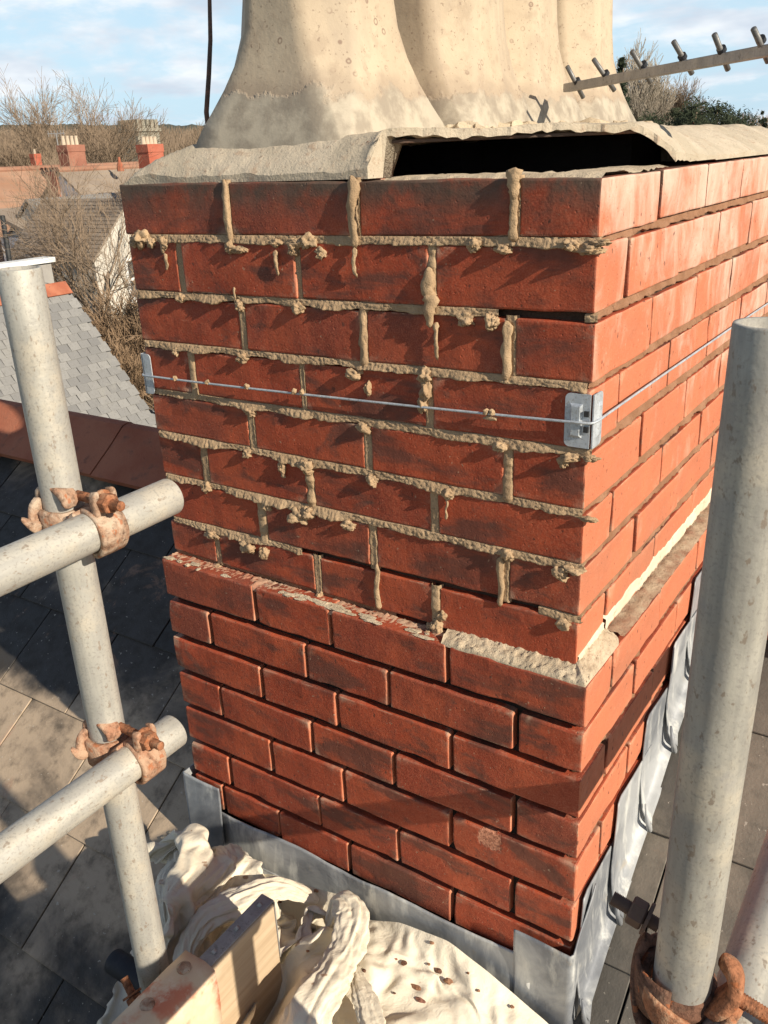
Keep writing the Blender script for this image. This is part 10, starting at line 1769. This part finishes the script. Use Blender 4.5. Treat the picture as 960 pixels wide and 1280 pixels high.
# ------------------------------------------------------------------ aerial and rod
aer = thing('tv_aerial', 'grey television aerial boom with short stub rods, leaning across the farthest pot', 'aerial', (-.2, .6, .79))
A0 = at(708, 110, 1.62); A1 = at(1010, 54, 1.08)
dA = (A1 - A0).normalized()
bm = bmesh.new()
qm = dA.to_track_quat('X', 'Z').to_matrix().to_4x4()
Lb = (A1 - A0).length
box(bm, (0, -.0072, -.0072), (Lb, .0072, .0072), .0012, Matrix.Translation(A0) @ qm); obj('boom', bm, M['alu'], aer)
for (bx, by, tx, ty, lx, ly) in [(721, 107, 709, 83, 729, 122), (757, 98, 742, 74, 768, 113), (804, 87, 790, 64, 813, 103), (853, 77, 842, 52, 865, 92), (902, 68, 893, 43, 910, 87), (951, 56, 942, 36, 960, 77)]:
    # depth of the boom at this place
    best = min(((A0.lerp(A1, t / 200) - CAM), t) [0].length if False else (abs(((A0.lerp(A1, t / 200) - CAM).dot(Rt) / (A0.lerp(A1, t / 200) - CAM).dot(Fw)) * FPX + 480 - bx), t) for t in range(201))
    Pb = A0.lerp(A1, best[1] / 200); d = (Pb - CAM).dot(Fw)
    a = at(tx, ty, d - .030); b = at(lx, ly, d + .014)
    bm = bmesh.new(); tube(bm, [a, b], .0040, 12); obj('rod', bm, M['rod'], aer, smooth=True)
    bm = bmesh.new(); cc = at(bx, by - 6, d - .010); tube(bm, [cc - (a - b).normalized() * .003, cc + (a - b).normalized() * .003], .0065, 14); obj('clip', bm, M['rubber'], aer)
rod = bmesh.new()
p0 = at(257, 160, 1.85); 
pts = [Vector((p0.x, p0.y, .66)), at(258, 140, 1.85), at(261, 95, 1.85), at(263, 50, 1.85), at(262, 0, 1.85), at(262, -60, 1.85), at(263, -140, 1.85)]
pts[0] = Vector((pts[1].x, pts[1].y, roofz(pts[1].y)))
tube(rod, pts, [.0052, .0052, .005, .0046, .0042, .004, .004], 10)
tag(obj('lightning_rod', rod, M['iron_dark'], None, smooth=True), 'thin dark upright rod standing left of the nearest chimney pot', 'rod')

# ------------------------------------------------------------------ neighbour's roof below, small pale slates
NB_D = 13.5
ntop = at(85, 357, NB_D)
nb = thing('neighbour_roof', 'pale grey small-slated roof slope beyond the terracotta ridge, on the left', 'roof', (ntop.x, ntop.y, ntop.z - 4))
npit = radians(51); ndir = Vector((cos(npit), 0, -sin(npit))); nn = Vector((sin(npit), 0, cos(npit)))
# slope frame: origin at verge top, a along -y (towards us), b down the slope
va = Vector((0, -1, 0))
def nbp(a, b, h=0.0): return ntop + va * a + ndir * b + nn * h
bm = bmesh.new()
A_, B_ = 13.0, 8.5
quad(bm, nbp(0, 0, -.03), nbp(A_, 0, -.03), nbp(A_, B_, -.03), nbp(0, B_, -.03))
q = [nbp(0, 0, -.03), nbp(A_, 0, -.03)]
back = Vector((-cos(npit), 0, -sin(npit)))
quad(bm, q[1], q[0], q[0] + back * B_, q[1] + back * B_)
obj('roof_deck', bm, M['slate_far'], nb)
bm = bmesh.new()
zb_ = ntop.z - 5
e1 = nbp(.15, B_ - .1, -.1); e2 = nbp(A_, B_ - .1, -.1)
quad(bm, (e1.x, e1.y, zb_), (e2.x, e2.y, zb_), e2, e1)
g1 = ntop + va * .15 + Vector((0, 0, -.12)); g2 = g1 + back * B_
bm.faces.new([bm.verts.new(v) for v in ((e1.x, e1.y, zb_), e1, g1, g2, (g2.x, g2.y, zb_))])
obj('wall', bm, M['render_grey'], nb)
nw, ng = .185, .135
bmS = bmesh.new(); box(bmS, (-nw / 2 + .004, 0, -.006), (nw / 2 - .004, .175, 0), .0); NS = mesh_of(bmS, M['slate_far'], name='small_slate')
Rm = Matrix((va, -ndir, nn)).transposed()
if Rm.determinant() < 0: Rm = Matrix((-va, -ndir, nn)).transposed()
cnt = 0; restbm = bmesh.new(); cc0 = Vector((0, 0, 0))
def screen(p):
    v = p - CAM; w = v.dot(Fw); return 480 + FPX * v.dot(Rt) / w, 640 + FPX * v.dot(Dn) / w
cand = []
for r in range(int(B_ / ng)):
    for c in range(int(A_ / nw)):
        a = nw / 2 + c * nw + (nw / 2 if r % 2 else 0); b = (r + 1) * ng
        p = nbp(a, b, .012); s = screen(p)
        if -30 < s[0] < 215 and 340 < s[1] < 560: cand.append((a, b))
for i, (a, b) in enumerate(cand):
    p = nbp(a, b, .010 + .004 * rnd.random())
    if i < 300:
        o = bpy.data.objects.new('slate', NS); COL.objects.link(o); o.parent = nb
        o.location = p - world_loc(nb)
        o.rotation_euler = (Rm @ Matrix.Rotation(radians(-2.2 + rnd.uniform(-.5, .5)), 3, 'X') @ Matrix.Rotation(radians(rnd.uniform(-1.5, 1.5)), 3, 'Z')).to_euler()
    else:
        box(restbm, (-nw / 2 + .004, 0, -.006), (nw / 2 - .004, .175, 0), 0, Matrix.Translation(p) @ Rm.to_4x4())
if len(restbm.verts): obj('slates_at_edge', restbm, M['slate_far'], nb, kind='stuff')
# its ridge tiles
for i in range(6):
    bm = bmesh.new()
    c = nbp(.25 + i * .46, 0, 0)
    for s, dd in ((1, ndir), (-1, back)):
        a_, b_ = c + Vector((0, .225, .06)), c + Vector((0, -.225, .06))
        quad(bm, a_, b_, b_ + dd * .2, a_ + dd * .2)
    bmesh.ops.recalc_face_normals(bm, faces=bm.faces[:]); bm.normal_update()
    bmesh.ops.solidify(bm, geom=bm.faces[:], thickness=.02)
    obj('ridge_tile', bm, M['terracotta'], nb)
# lower slate lean-to beyond it
pA = [at(140, 412, 21.0), at(225, 393, 21.8), at(225, 580, 18.5), at(140, 580, 18.0)]
low = thing('lean_to_roof', 'plain dark grey lean-to roof with a brown edge, low behind the pale slates', 'roof', (pA[0] + pA[2]) / 2)
bm = bmesh.new(); quad(bm, *pA); bm.normal_update(); bmesh.ops.solidify(bm, geom=bm.faces[:], thickness=.08); bmesh.ops.recalc_face_normals(bm, faces=bm.faces[:])
obj('felt', bm, mk_rough('grey_felt', (.20, .21, .22), (.24, .25, .26), (.17, .18, .19), 2, .3, .01), low)
bm = bmesh.new(); tube(bm, [pA[0] + Vector((0, 0, .05)), pA[1] + Vector((0, 0, .05))], .07, 8); obj('verge_board', bm, M['tile'], low)

# ------------------------------------------------------------------ ground and hills
GZ = -7.5
bm = bmesh.new()
N = 60
for i in range(N):
    for j in range(N): pass
quad(bm, (-4500, -4500, GZ), (4500, -4500, GZ), (4500, 4500, GZ), (-4500, 4500, GZ))
obj('ground', bm, M['grass'], None, kind='structure')
def hill_strip(name, px0, px1, dist, tops, amp, m, label=None, seed=0, nx=260, depth=200):
    """ridge of wooded land across the view between two photo columns at a given distance"""
    bm = bmesh.new(); rows = []
    for i in range(nx + 1):
        px = px0 + (px1 - px0) * i / nx
        t = i / nx * (len(tops) - 1); k = min(int(t), len(tops) - 2); f = t - k
        ty = tops[k] * (1 - f) + tops[k + 1] * f
        d3 = ray(px, ty); d3h = Vector((d3.x, d3.y, 0)); s = dist / d3h.length
        top = CAM + d3 * s; dirh = d3h.normalized()
        r = []
        for j in range(7):
            u = j / 6; base = top - dirh * depth * (1 - u)
            z = GZ + (top.z - GZ) * (sin(u * pi / 2) ** 1.3)
            z += amp * (noise.noise(Vector((i * .21, j * 1.7, seed))) + .6 * noise.noise(Vector((i * .77, j * 2.3, seed)))) * (0.3 + u)
            r.append((base.x, base.y, z))
        back_ = top + dirh * depth; r.append((back_.x, back_.y, GZ))
        rows.append(r)
    patch(bm, rows); bmesh.ops.recalc_face_normals(bm, faces=bm.faces[:])
    return obj(name, bm, m, None, kind='structure')
hill_strip('hills', -900, 700, 2600, [160, 158, 160, 157, 156, 157, 160, 166], 5, M['hill'], seed=1, nx=400, depth=700)
hill_strip('hillside', -700, 600, 1300, [172, 170, 168, 172, 178, 176, 178, 180], 4, M['hill'], seed=6, nx=400, depth=350)
hill_strip('hills_beyond_stack', 600, 2400, 900, [168, 163, 158, 150, 140, 120, 110, 100], 4, M['hill'], seed=9, nx=300, depth=300)

# ------------------------------------------------------------------ houses
def wbox(name, lo, hi, m, parent, **k):
    bm = bmesh.new(); box(bm, lo, hi); return obj(name, bm, m, parent, **k)
def gable_house(label, cx, cy, wx, wy, zb, ze, zr, along, wallm, roofm, group=None, hang=.25, ridge=True):
    """box with a gable roof; ridge along 'x' or 'y'"""
    h = thing('terraced_house', label, 'house', (cx, cy, zb), group)
    bm = bmesh.new(); x0, x1, y0, y1 = cx - wx / 2, cx + wx / 2, cy - wy / 2, cy + wy / 2
    if along == 'y': prof = [(x0, zb), (x1, zb), (x1, ze), (cx, zr - .12), (x0, ze)]; A = [bm.verts.new((x, y0, z)) for x, z in prof]; B = [bm.verts.new((x, y1, z)) for x, z in prof]
    else: prof = [(y0, zb), (y1, zb), (y1, ze), (cy, zr - .12), (y0, ze)]; A = [bm.verts.new((x0, y, z)) for y, z in prof]; B = [bm.verts.new((x1, y, z)) for y, z in prof]
    bm.faces.new(A); bm.faces.new(B[::-1])
    for k in range(5): bm.faces.new((A[k], B[k], B[(k + 1) % 5], A[(k + 1) % 5]))
    bmesh.ops.recalc_face_normals(bm, faces=bm.faces[:]); obj('wall', bm, wallm, h)
    # roof: two slopes made of tile courses that step
    for s in (-1, 1):
        bm = bmesh.new()
        run = (wx if along == 'y' else wy) / 2; nrow = 16
        sl = (zr - ze) / run
        for r in range(nrow):
            u0, u1 = (run + hang) * r / nrow, (run + hang) * (r + 1) / nrow
            za, zb2 = zr - sl * u0, zr - sl * u1
            if along == 'y': p = [(cx + s * u0, y0 - .1, za + .03), (cx + s * u0, y1 + .1, za + .03), (cx + s * u1, y1 + .1, zb2 + .06), (cx + s * u1, y0 - .1, zb2 + .06)]
            else: p = [(x0 - .1, cy + s * u0, za + .03), (x1 + .1, cy + s * u0, za + .03), (x1 + .1, cy + s * u1, zb2 + .06), (x0 - .1, cy + s * u1, zb2 + .06)]
            q = [Vector(v) - Vector((0, 0, .09)) for v in p]
            quad(bm, *p); quad(bm, p[3], p[2], q[2], q[3]); quad(bm, p[0], p[3], q[3], q[0]); quad(bm, p[2], p[1], q[1], q[2])
        bmesh.ops.recalc_face_normals(bm, faces=bm.faces[:]); obj('roof', bm, roofm, h)
    if ridge:
        bm = bmesh.new()
        if along == 'y': tube(bm, [(cx, y0 - .1, zr + .02), (cx, y1 + .1, zr + .02)], .13, 8)
        else: tube(bm, [(x0 - .1, cy, zr + .02), (x1 + .1, cy, zr + .02)], .13, 8)
        obj('ridge', bm, M['ridge_far'], h)
    return h
def window(h, face, c, w, hh, m='paint', bars=True):
    """sash window on a wall; face '+x' or '-y'"""
    c = Vector(c)
    def B(u0, u1, z0, z1, d0, d1, bm):
        if face == '+x': box(bm, (c.x + d0, c.y + u0, c.z + z0), (c.x + d1, c.y + u1, c.z + z1))
        else: box(bm, (c.x + u0, c.y - d1, c.z + z0), (c.x + u1, c.y - d0, c.z + z1))
    bm = bmesh.new()
    for a in ((-w / 2, -w / 2 + .09, 0, hh), (w / 2 - .09, w / 2, 0, hh), (-w / 2 + .09, w / 2 - .09, hh - .09, hh), (-w / 2 + .09, w / 2 - .09, 0, .09), (-w / 2 + .09, w / 2 - .09, hh / 2 - .04, hh / 2 + .04)): B(*a, -.02, .06, bm)
    B(-w / 2 - .1, w / 2 + .1, -.12, 0, -.02, .12, bm)
    f = obj('window', bm, M[m], h)
    bm = bmesh.new(); B(-w / 2 + .09, w / 2 - .09, .09, hh - .09, -.02, .02, bm); obj('pane', bm, M['glass'], f)
def stack_far(h, x0, x1, y0, y1, z0, z1, m, pots, along='y', ph=.42):
    bm = bmesh.new(); box(bm, (x0, y0, z0), (x1, y1, z1 - .25)); box(bm, (x0 - .02, y0 - .02, z1 - .25), (x1 + .02, y1 + .02, z1 - .08)); box(bm, (x0 - .02, y0 - .02, z1 - .08), (x1 + .02, y1 + .02, z1))
    c = obj('chimney', bm, m, h)
    for i in range(pots):
        t = (i + .5) / pots; px = (x0 + x1) / 2 if along == 'y' else x0 + (x1 - x0) * t; py = y0 + (y1 - y0) * t if along == 'y' else (y0 + y1) / 2
        b2 = bmesh.new(); tube(b2, [(px, py, z1 - .02), (px, py, z1 + ph * .8), (px, py, z1 + ph)], [.085, .07, .08], 10)
        obj('chimney_pot', b2, M['pot_far'], c)
M['ridge_far'] = mk_rough('weathered_ridge', (.27, .13, .085), (.33, .18, .12), (.18, .11, .08), 5, .5, .01)
M['pot_far'] = mk_rough('far_buff_clay', (.50, .41, .31), (.55, .46, .35), (.36, .28, .21), 7, .2, .01)
# house with the striped brown roof and buff-potted chimney
r1 = at(60, 211, 37)
H1 = gable_house('terraced house with long brown tiled roof under the four-pot chimney, far left', r1.x, r1.y - 1, 10.5, 17, GZ, r1.z - 3.9, r1.z, 'y', M['render_white'], M['tile'], hang=.3)
c1 = at(93, 212, 35.5)
stack_far(H1, c1.x - .32, c1.x + .30, c1.y - .42, c1.y + .42, r1.z - 1.6, c1.z + .92, M['far_brick'], 4, ph=.34)
c1b = at(72, 230, 33.5)
bm = bmesh.new(); c1c = at(74, 225, 32.5); box(bm, (c1c.x - .3, c1c.y - .35, c1c.z - 1.2), (c1c.x + .3, c1c.y + .45, c1c.z + .3)); obj('chimney_breast', bm, M['far_brick'], H1)
wgt = at(62, 300, 30)
# rear wings with gables
w1 = at(35, 250, 29)
H2 = gable_house('grey rendered rear wing with a pointed gable, left of the white walls', w1.x, w1.y + 2.5, 3.0, 5.0, GZ, w1.z - 1.25, w1.z, 'y', M['render_cream'], M['slate_far'], ridge=False, hang=.12)
window(H2, '-y', (w1.x + .2, w1.y, w1.z - 2.9), .8, 1.3)
x1 = w1.x + 1.5
window(H2, '+x', (x1, w1.y + 2.2, w1.z - 3.1), .9, 1.2)
w2 = at(148, 249, 27)
H3 = gable_house('pale rendered rear wing with a pointed gable behind the bare bush', w2.x - 1.6, w2.y, 4.0, 3.2, GZ, w2.z - 1.55, w2.z, 'x', M['render_cream'], M['tile_grey'], ridge=False, hang=.12)
window(H3, '+x', (w2.x + .4, w2.y - .1, w2.z - 3.0), .8, 1.3)
wm = at(96, 292, 30)
H4 = thing('extension', 'low white rendered back extension between the two gabled wings', 'house', (wm.x, wm.y, GZ))
wbox('wall', (wm.x - 2, wm.y - 1.6, GZ), (wm.x + .4, wm.y + 2.4, wm.z), M['render_white'], H4)
bm = bmesh.new(); quad(bm, (wm.x - 2.2, wm.y - 1.8, wm.z + .9), (wm.x + .55, wm.y - 1.8, wm.z + .0), (wm.x + .55, wm.y + 2.6, wm.z + .0), (wm.x - 2.2, wm.y + 2.6, wm.z + .9)); bm.normal_update(); bmesh.ops.solidify(bm, geom=bm.faces[:], thickness=.12); obj('roof', bm, M['tile_grey'], H4)
window(H4, '+x', (wm.x + .4, wm.y - .4, wm.z - 2.4), .8, 1.2)
wl = at(8, 330, 22)
H6 = thing('garden_wall', 'pale capped garden wall at the left edge below the grey gable', 'wall', (wl.x, wl.y, GZ))
wbox('wall', (wl.x - .3, wl.y - 3, GZ), (wl.x, wl.y + 1.3, wl.z - .1), M['render_grey'], H6); wbox('coping', (wl.x - .4, wl.y - 3.1, wl.z - .1), (wl.x + .08, wl.y + 1.4, wl.z + .02), M['paint'], H6)
# second house with the bright chimney
r2 = at(165, 209, 34)
H5 = gable_house('house with an orange ridge and bright red chimney just left of the stack', r2.x - .5, r2.y + 1.5, 8, 9, GZ, r2.z - 3, r2.z - .02, 'y', M['render_white'], M['tile_grey'])
c2 = at(191, 212, 30)
stack_far(H5, c2.x - .28, c2.x + .26, c2.y - .34, c2.y + .34, c2.z - 1.7, c2.z + .80, M['red_brick'], 4, ph=.24)
bm = bmesh.new(); ff = at(150, 207, 33); tube(bm, [ff - Vector((0, 0, .2)), ff, ff + Vector((0, 0, .14)), ff + Vector((0, 0, .30))], [.13, .12, .06, .04], 8); obj('finial', bm, M['terracotta'], H5)
c3 = at(47, 212, 60)
H7 = gable_house('far house with a small orange chimney behind the striped brown roof', c3.x - 1, c3.y, 8, 10, GZ, c3.z - 3, c3.z - .2, 'y', M['far_brick'], M['tile'])
stack_far(H7, c3.x - .25, c3.x + .25, c3.y - .26, c3.y + .26, c3.z - 1, c3.z + 1.0, M['red_brick'], 1, ph=.3)
# drainpipes
for i, (px, py0, py1, d, lb) in enumerate(((3, 270, 328, 24, 'black iron downpipe at the left edge in front of the grey gable'), (103, 280, 302, 28, 'short black soil pipe standing up between the two gabled wings'))):
    bm = bmesh.new(); tube(bm, [at(px + (9 if i == 0 else 0), py1, d), at(px, py0, d)], .07, 8); tag(obj('soil_pipe', bm, M['black'], None), lb, 'pipe')
# church tower
tw = at(172, 150, 150)
T = thing('church_tower', 'square grey stone church tower with battlements above the left rooftops', 'tower', (tw.x, tw.y, GZ))
tx0, tx1, ty0, ty1 = tw.x - 4.2, tw.x + .2, tw.y - .6, tw.y + 4.4
wbox('tower_shaft', (tx0, ty0, GZ), (tx1, ty1, tw.z - 1.8), M['stone'], T)
wbox('string_course', (tx0 - .3, ty0 - .3, tw.z - 1.8), (tx1 + .3, ty1 + .3, tw.z - 1.3), M['stone'], T)
bm = bmesh.new()
for i in range(5):
    y = ty0 + (ty1 - ty0) * i / 5
    for x in (tx0 - .2, tx1 - .3): box(bm, (x, y + .05, tw.z - 1.3), (x + .5, y + .8, tw.z + .1))
for i in range(4):
    x = tx0 + (tx1 - tx0) * i / 4
    for y in (ty0 - .2, ty1 - .3): box(bm, (x + .05, y, tw.z - 1.3), (x + .75, y + .5, tw.z + .1))
obj('battlements', bm, M['stone'], T)
for i in range(2):
    y = ty0 + 2.1 + i * 1.2; wbox('belfry_opening', (tx1 - .1, y, tw.z - 6.4), (tx1 + .06, y + .75, tw.z - 3.4), M['glass'], T)
# distant chimney on the right
c4 = at(870, 162, 70)
H8 = gable_house('distant house with one brick chimney and a buff pot among dark trees, right', c4.x, c4.y + 3, 9, 9, GZ, c4.z - 3.5, c4.z - .6, 'x', M['far_brick'], M['tile'])
stack_far(H8, c4.x - .55, c4.x + .55, c4.y - .4, c4.y + .4, c4.z - 1.8, c4.z + .55, M['red_brick'], 1, ph=.8)
# house-top aerials
def far_aerial(px, py, d, lb, w=1.0):
    p = at(px, py, d); bm = bmesh.new(); tube(bm, [p - Vector((0, 0, 1.6)), p], .025, 6)
    a = Rt.copy(); a.z = 0; a.normalize()
    tube(bm, [p - a * w * .5, p + a * w * .5], .02, 6)
    for i in range(6): q = p + a * w * (-.45 + i * .18); tube(bm, [q - Vector((0, 0, .12)), q + Vector((0, 0, .12))], .012, 5)
    tag(obj('rooftop_aerial', bm, M['alu'], None), lb, 'aerial')
far_aerial(70, 167, 36, 'thin white rooftop aerial above the four-pot chimney, left', .7)
far_aerial(866, 138, 70, 'thin rooftop aerial above the distant chimney, right', 2.2)

# ------------------------------------------------------------------ trees
def bare_tree(name, base, H, spread, label, m, n1=9, depth=5, seed=0, thick=1.0, group=None, lean=(0, 0), minr=.006, kids=(2, 3), cat='tree'):
    R = random.Random(seed); root = thing(name, label, cat, base, group)
    bt = bmesh.new(); bc = bmesh.new()
    def seg3(bm, a, b, r0, r1, s=3):
        t = (b - a).normalized(); u = t.orthogonal().normalized(); w = t.cross(u)
        A = [bm.verts.new(a + (u * cos(2 * pi * k / s) + w * sin(2 * pi * k / s)) * r0) for k in range(s)]
        B = [bm.verts.new(b + (u * cos(2 * pi * k / s) + w * sin(2 * pi * k / s)) * r1) for k in range(s)]
        for k in range(s): bm.faces.new((A[k], A[(k + 1) % s], B[(k + 1) % s], B[k]))
    def grow(p, d, L, r, lv):
        n = 3 if lv > 1 else 2
        for i in range(n):
            d2 = (d + Vector((R.uniform(-1, 1), R.uniform(-1, 1), R.uniform(-.4, .8))) * .18).normalized()
            q = p + d2 * L / n; r2 = max(minr, r * (.86 if n == 3 else .8))
            seg3(bt if lv >= depth - 1 else bc, p, q, r, r2, 6 if lv >= depth - 1 else 3); p, d, r = q, d2, r2
            if lv > 0 and (i > 0 or lv < depth):
                for _ in range(R.randint(*kids)):
                    a = R.uniform(0, 2 * pi); sp = spread * R.uniform(.5, 1.1)
                    u = d.orthogonal().normalized(); w = d.cross(u)
                    nd = (d + (u * cos(a) + w * sin(a)) * sp + Vector((0, 0, .12))).normalized()
                    grow(p, nd, L * R.uniform(.52, .75), r * .62, lv - 1)
    grow(Vector(base), Vector((lean[0], lean[1], 1)).normalized(), H * .42, H * .018 * thick, depth)
    obj('trunk', bt, m, root); 
    if len(bc.verts): obj('crown', bc, m, root)
    return root
def onground(px, d, z=GZ):
    p = at(px, 200, d); return Vector((p.x, p.y, z))
bare_tree('bare_tree', onground(95, 52), 12.5, .7, 'tall bare grey-brown tree rising behind the four-pot chimney, left', M['twig'], depth=5, seed=3, minr=.009, kids=(2, 2), group='bare trees behind the houses')
bare_tree('bare_tree', onground(45, 66), 13.6, .72, 'wide bare tree at far left above the striped brown roof', M['twig'], depth=5, seed=5, minr=.011, kids=(2, 2), group='bare trees behind the houses')
bare_tree('bare_tree', onground(246, 95), 11.5, .6, 'hazy bare tree right of the church tower beside the pot', M['twig'], depth=5, seed=11, minr=.016, kids=(2, 2), group='bare trees behind the houses')
bare_tree('bare_tree', onground(8, 80), 11.0, .8, 'bare tree at the left edge of the view below the skyline', M['twig'], depth=5, seed=14, minr=.018, group='bare trees behind the houses')
bare_tree('bare_tree', onground(98, 24), 8.6, .85, 'bare tree whose fine twigs veil the houses in the middle of the left view', M['twig'], depth=5, seed=21, minr=.0045, kids=(2, 2))
bare_tree('bare_bush', onground(160, 17.5), 6.0, .9, 'pale tangled bare bush against the white gable, left of the bricks', M['twig_pale'], depth=5, seed=23, minr=.004, kids=(1, 2), cat='bush')
bare_tree('bare_bush', onground(176, 17.5, -6.4), 4.9, .9, 'brown tangled bush just above the pale slate roof', M['twig_brown'], depth=5, seed=27, minr=.006, kids=(2, 3), cat='bush')
bare_tree('bare_bush', onground(150, 18.5, -6.6), 4.6, .9, 'low brown brush beside the terracotta tile on the neighbouring roof', M['twig_brown'], depth=5, seed=29, minr=.006, kids=(2, 3), cat='bush')
# wood beyond the houses, read as one mass
def wood(name, px0, px1, d0, d1, y0, y1, n, m, seed, hb=5):
    R = random.Random(seed); bm = bmesh.new()
    for _ in range(n):
        px = R.uniform(px0, px1); d = R.uniform(d0, d1); p = at(px, R.uniform(y0, y1), d)
        b = Vector((p.x + R.uniform(-1, 1), p.y + R.uniform(-1, 1), p.z - R.uniform(.3, 1) * hb))
        w = d * .00045
        u = Rt * w; mid = (p + b) / 2 + Vector((R.uniform(-1, 1), R.uniform(-1, 1), 0)) * .8
        bm.faces.new([bm.verts.new(v) for v in (b - u, b + u, mid + u * .8, mid - u * .8)])
        bm.faces.new([bm.verts.new(v) for v in (mid - u * .8, mid + u * .8, p + u * .2, p - u * .2)])
    return obj(name, bm, m, None, kind='stuff')
wood('winter_wood', -120, 330, 190, 330, 156, 190, 8000, M['twig'], 1, 9)
wood('winter_wood', 700, 1200, 90, 180, 140, 170, 3500, M['twig'], 2)
# evergreens on the right
def evergreen(base, H, W_, label, seed, n=1500, cone=True, m='needle', grp='dark evergreens on the right skyline'):
    R = random.Random(seed); root = thing('evergreen_tree', label, 'tree', base, grp); base = Vector(base)
    bm = bmesh.new(); tube(bm, [base, base + Vector((0, 0, H * .5)), base + Vector((0, 0, H * .96))], [H * .018, H * .011, H * .003], 7); obj('trunk', bm, M['twig'], root)
    bm = bmesh.new()
    nb_ = 80
    for i in range(nb_):
        t = R.random() ** .8
        if cone: t = R.random(); z = H * (.12 + .87 * t); rad = W_ * (1 - t) * R.uniform(.55, 1.1) + .15
        else: z = H * (.25 + .70 * t); rad = W_ * sqrt(max(.02, 1 - (2 * t - 1) ** 2)) * R.uniform(.35, 1.0)
        a = R.uniform(0, 2 * pi); c = base + Vector((cos(a) * rad * .75, sin(a) * rad * .75, z))
        cs = (W_ * (.26 * (1.15 - t) if cone else .30)) * R.uniform(.6, 1.25)
        for _ in range(n // nb_):
            v = Vector((R.gauss(0, 1), R.gauss(0, 1), R.gauss(0, .55))); v = v.normalized() * cs * R.random() ** .4
            p = c + v; s = H * .016 * R.uniform(.5, 1.3)
            e1 = Vector((R.uniform(-1, 1), R.uniform(-1, 1), R.uniform(-1, .4))).normalized() * s; e2 = e1.orthogonal().normalized() * s * .5
            bm.faces.new([bm.verts.new(q) for q in (p - e1, p + e2, p + e1 * 1.2)])
    obj('crown', bm, M[m], root)
for i, (px, d, top, w, cone, lb) in enumerate([(780, 62, 68, 2.3, True, 'tall pointed dark conifer just right of the farthest pot'), (800, 70, 108, 2.4, False, 'rounded dark evergreen under the aerial rods beside the conifer'), (766, 66, 92, 2.2, False, 'dark evergreen half hidden behind the farthest pot'),
        (872, 100, 119, 4.4, False, 'broad dark evergreen left of the distant brick chimney'), (898, 104, 124, 4.0, False, 'round dark evergreen directly right of the distant chimney'), (850, 108, 130, 3.6, False, 'low dark evergreen below the tall bare trees, right'),
        (930, 110, 133, 3.8, False, 'dark evergreen second from the right edge of the skyline'), (955, 106, 138, 3.2, True, 'small pointed evergreen at the right edge of the skyline'), (915, 100, 140, 3.2, False, 'low dark evergreen between two rounder ones on the right'), (985, 104, 136, 3.6, False, 'dark evergreen cut by the right edge of the picture'), (820, 95, 136, 3.4, False, 'dark evergreen low between the conifer and the bare trees')]):
    f_ = .62 if d > 90 else 1; d *= f_; w *= f_
    p = at(px, top, d); evergreen((p.x, p.y, GZ), p.z - GZ, w, lb, 40 + i, 4200, cone)
bare_tree('bare_tree', onground(838, 72), 15.5, .5, 'tall pale bare tree under the aerial rods, right', M['twig_pale'], depth=5, seed=31, minr=.016, group='bare trees on the right skyline')
bare_tree('bare_tree', onground(815, 105), 14.0, .6, 'bushy bare tree between the conifer and the taller bare trees', M['twig'], depth=5, seed=37, minr=.016, group='bare trees on the right skyline')

print('slates', nsl, 'neighbour slates', len(cand), 'tris', sum(len(o.data.polygons) for o in SC.objects if o.type == 'MESH'))
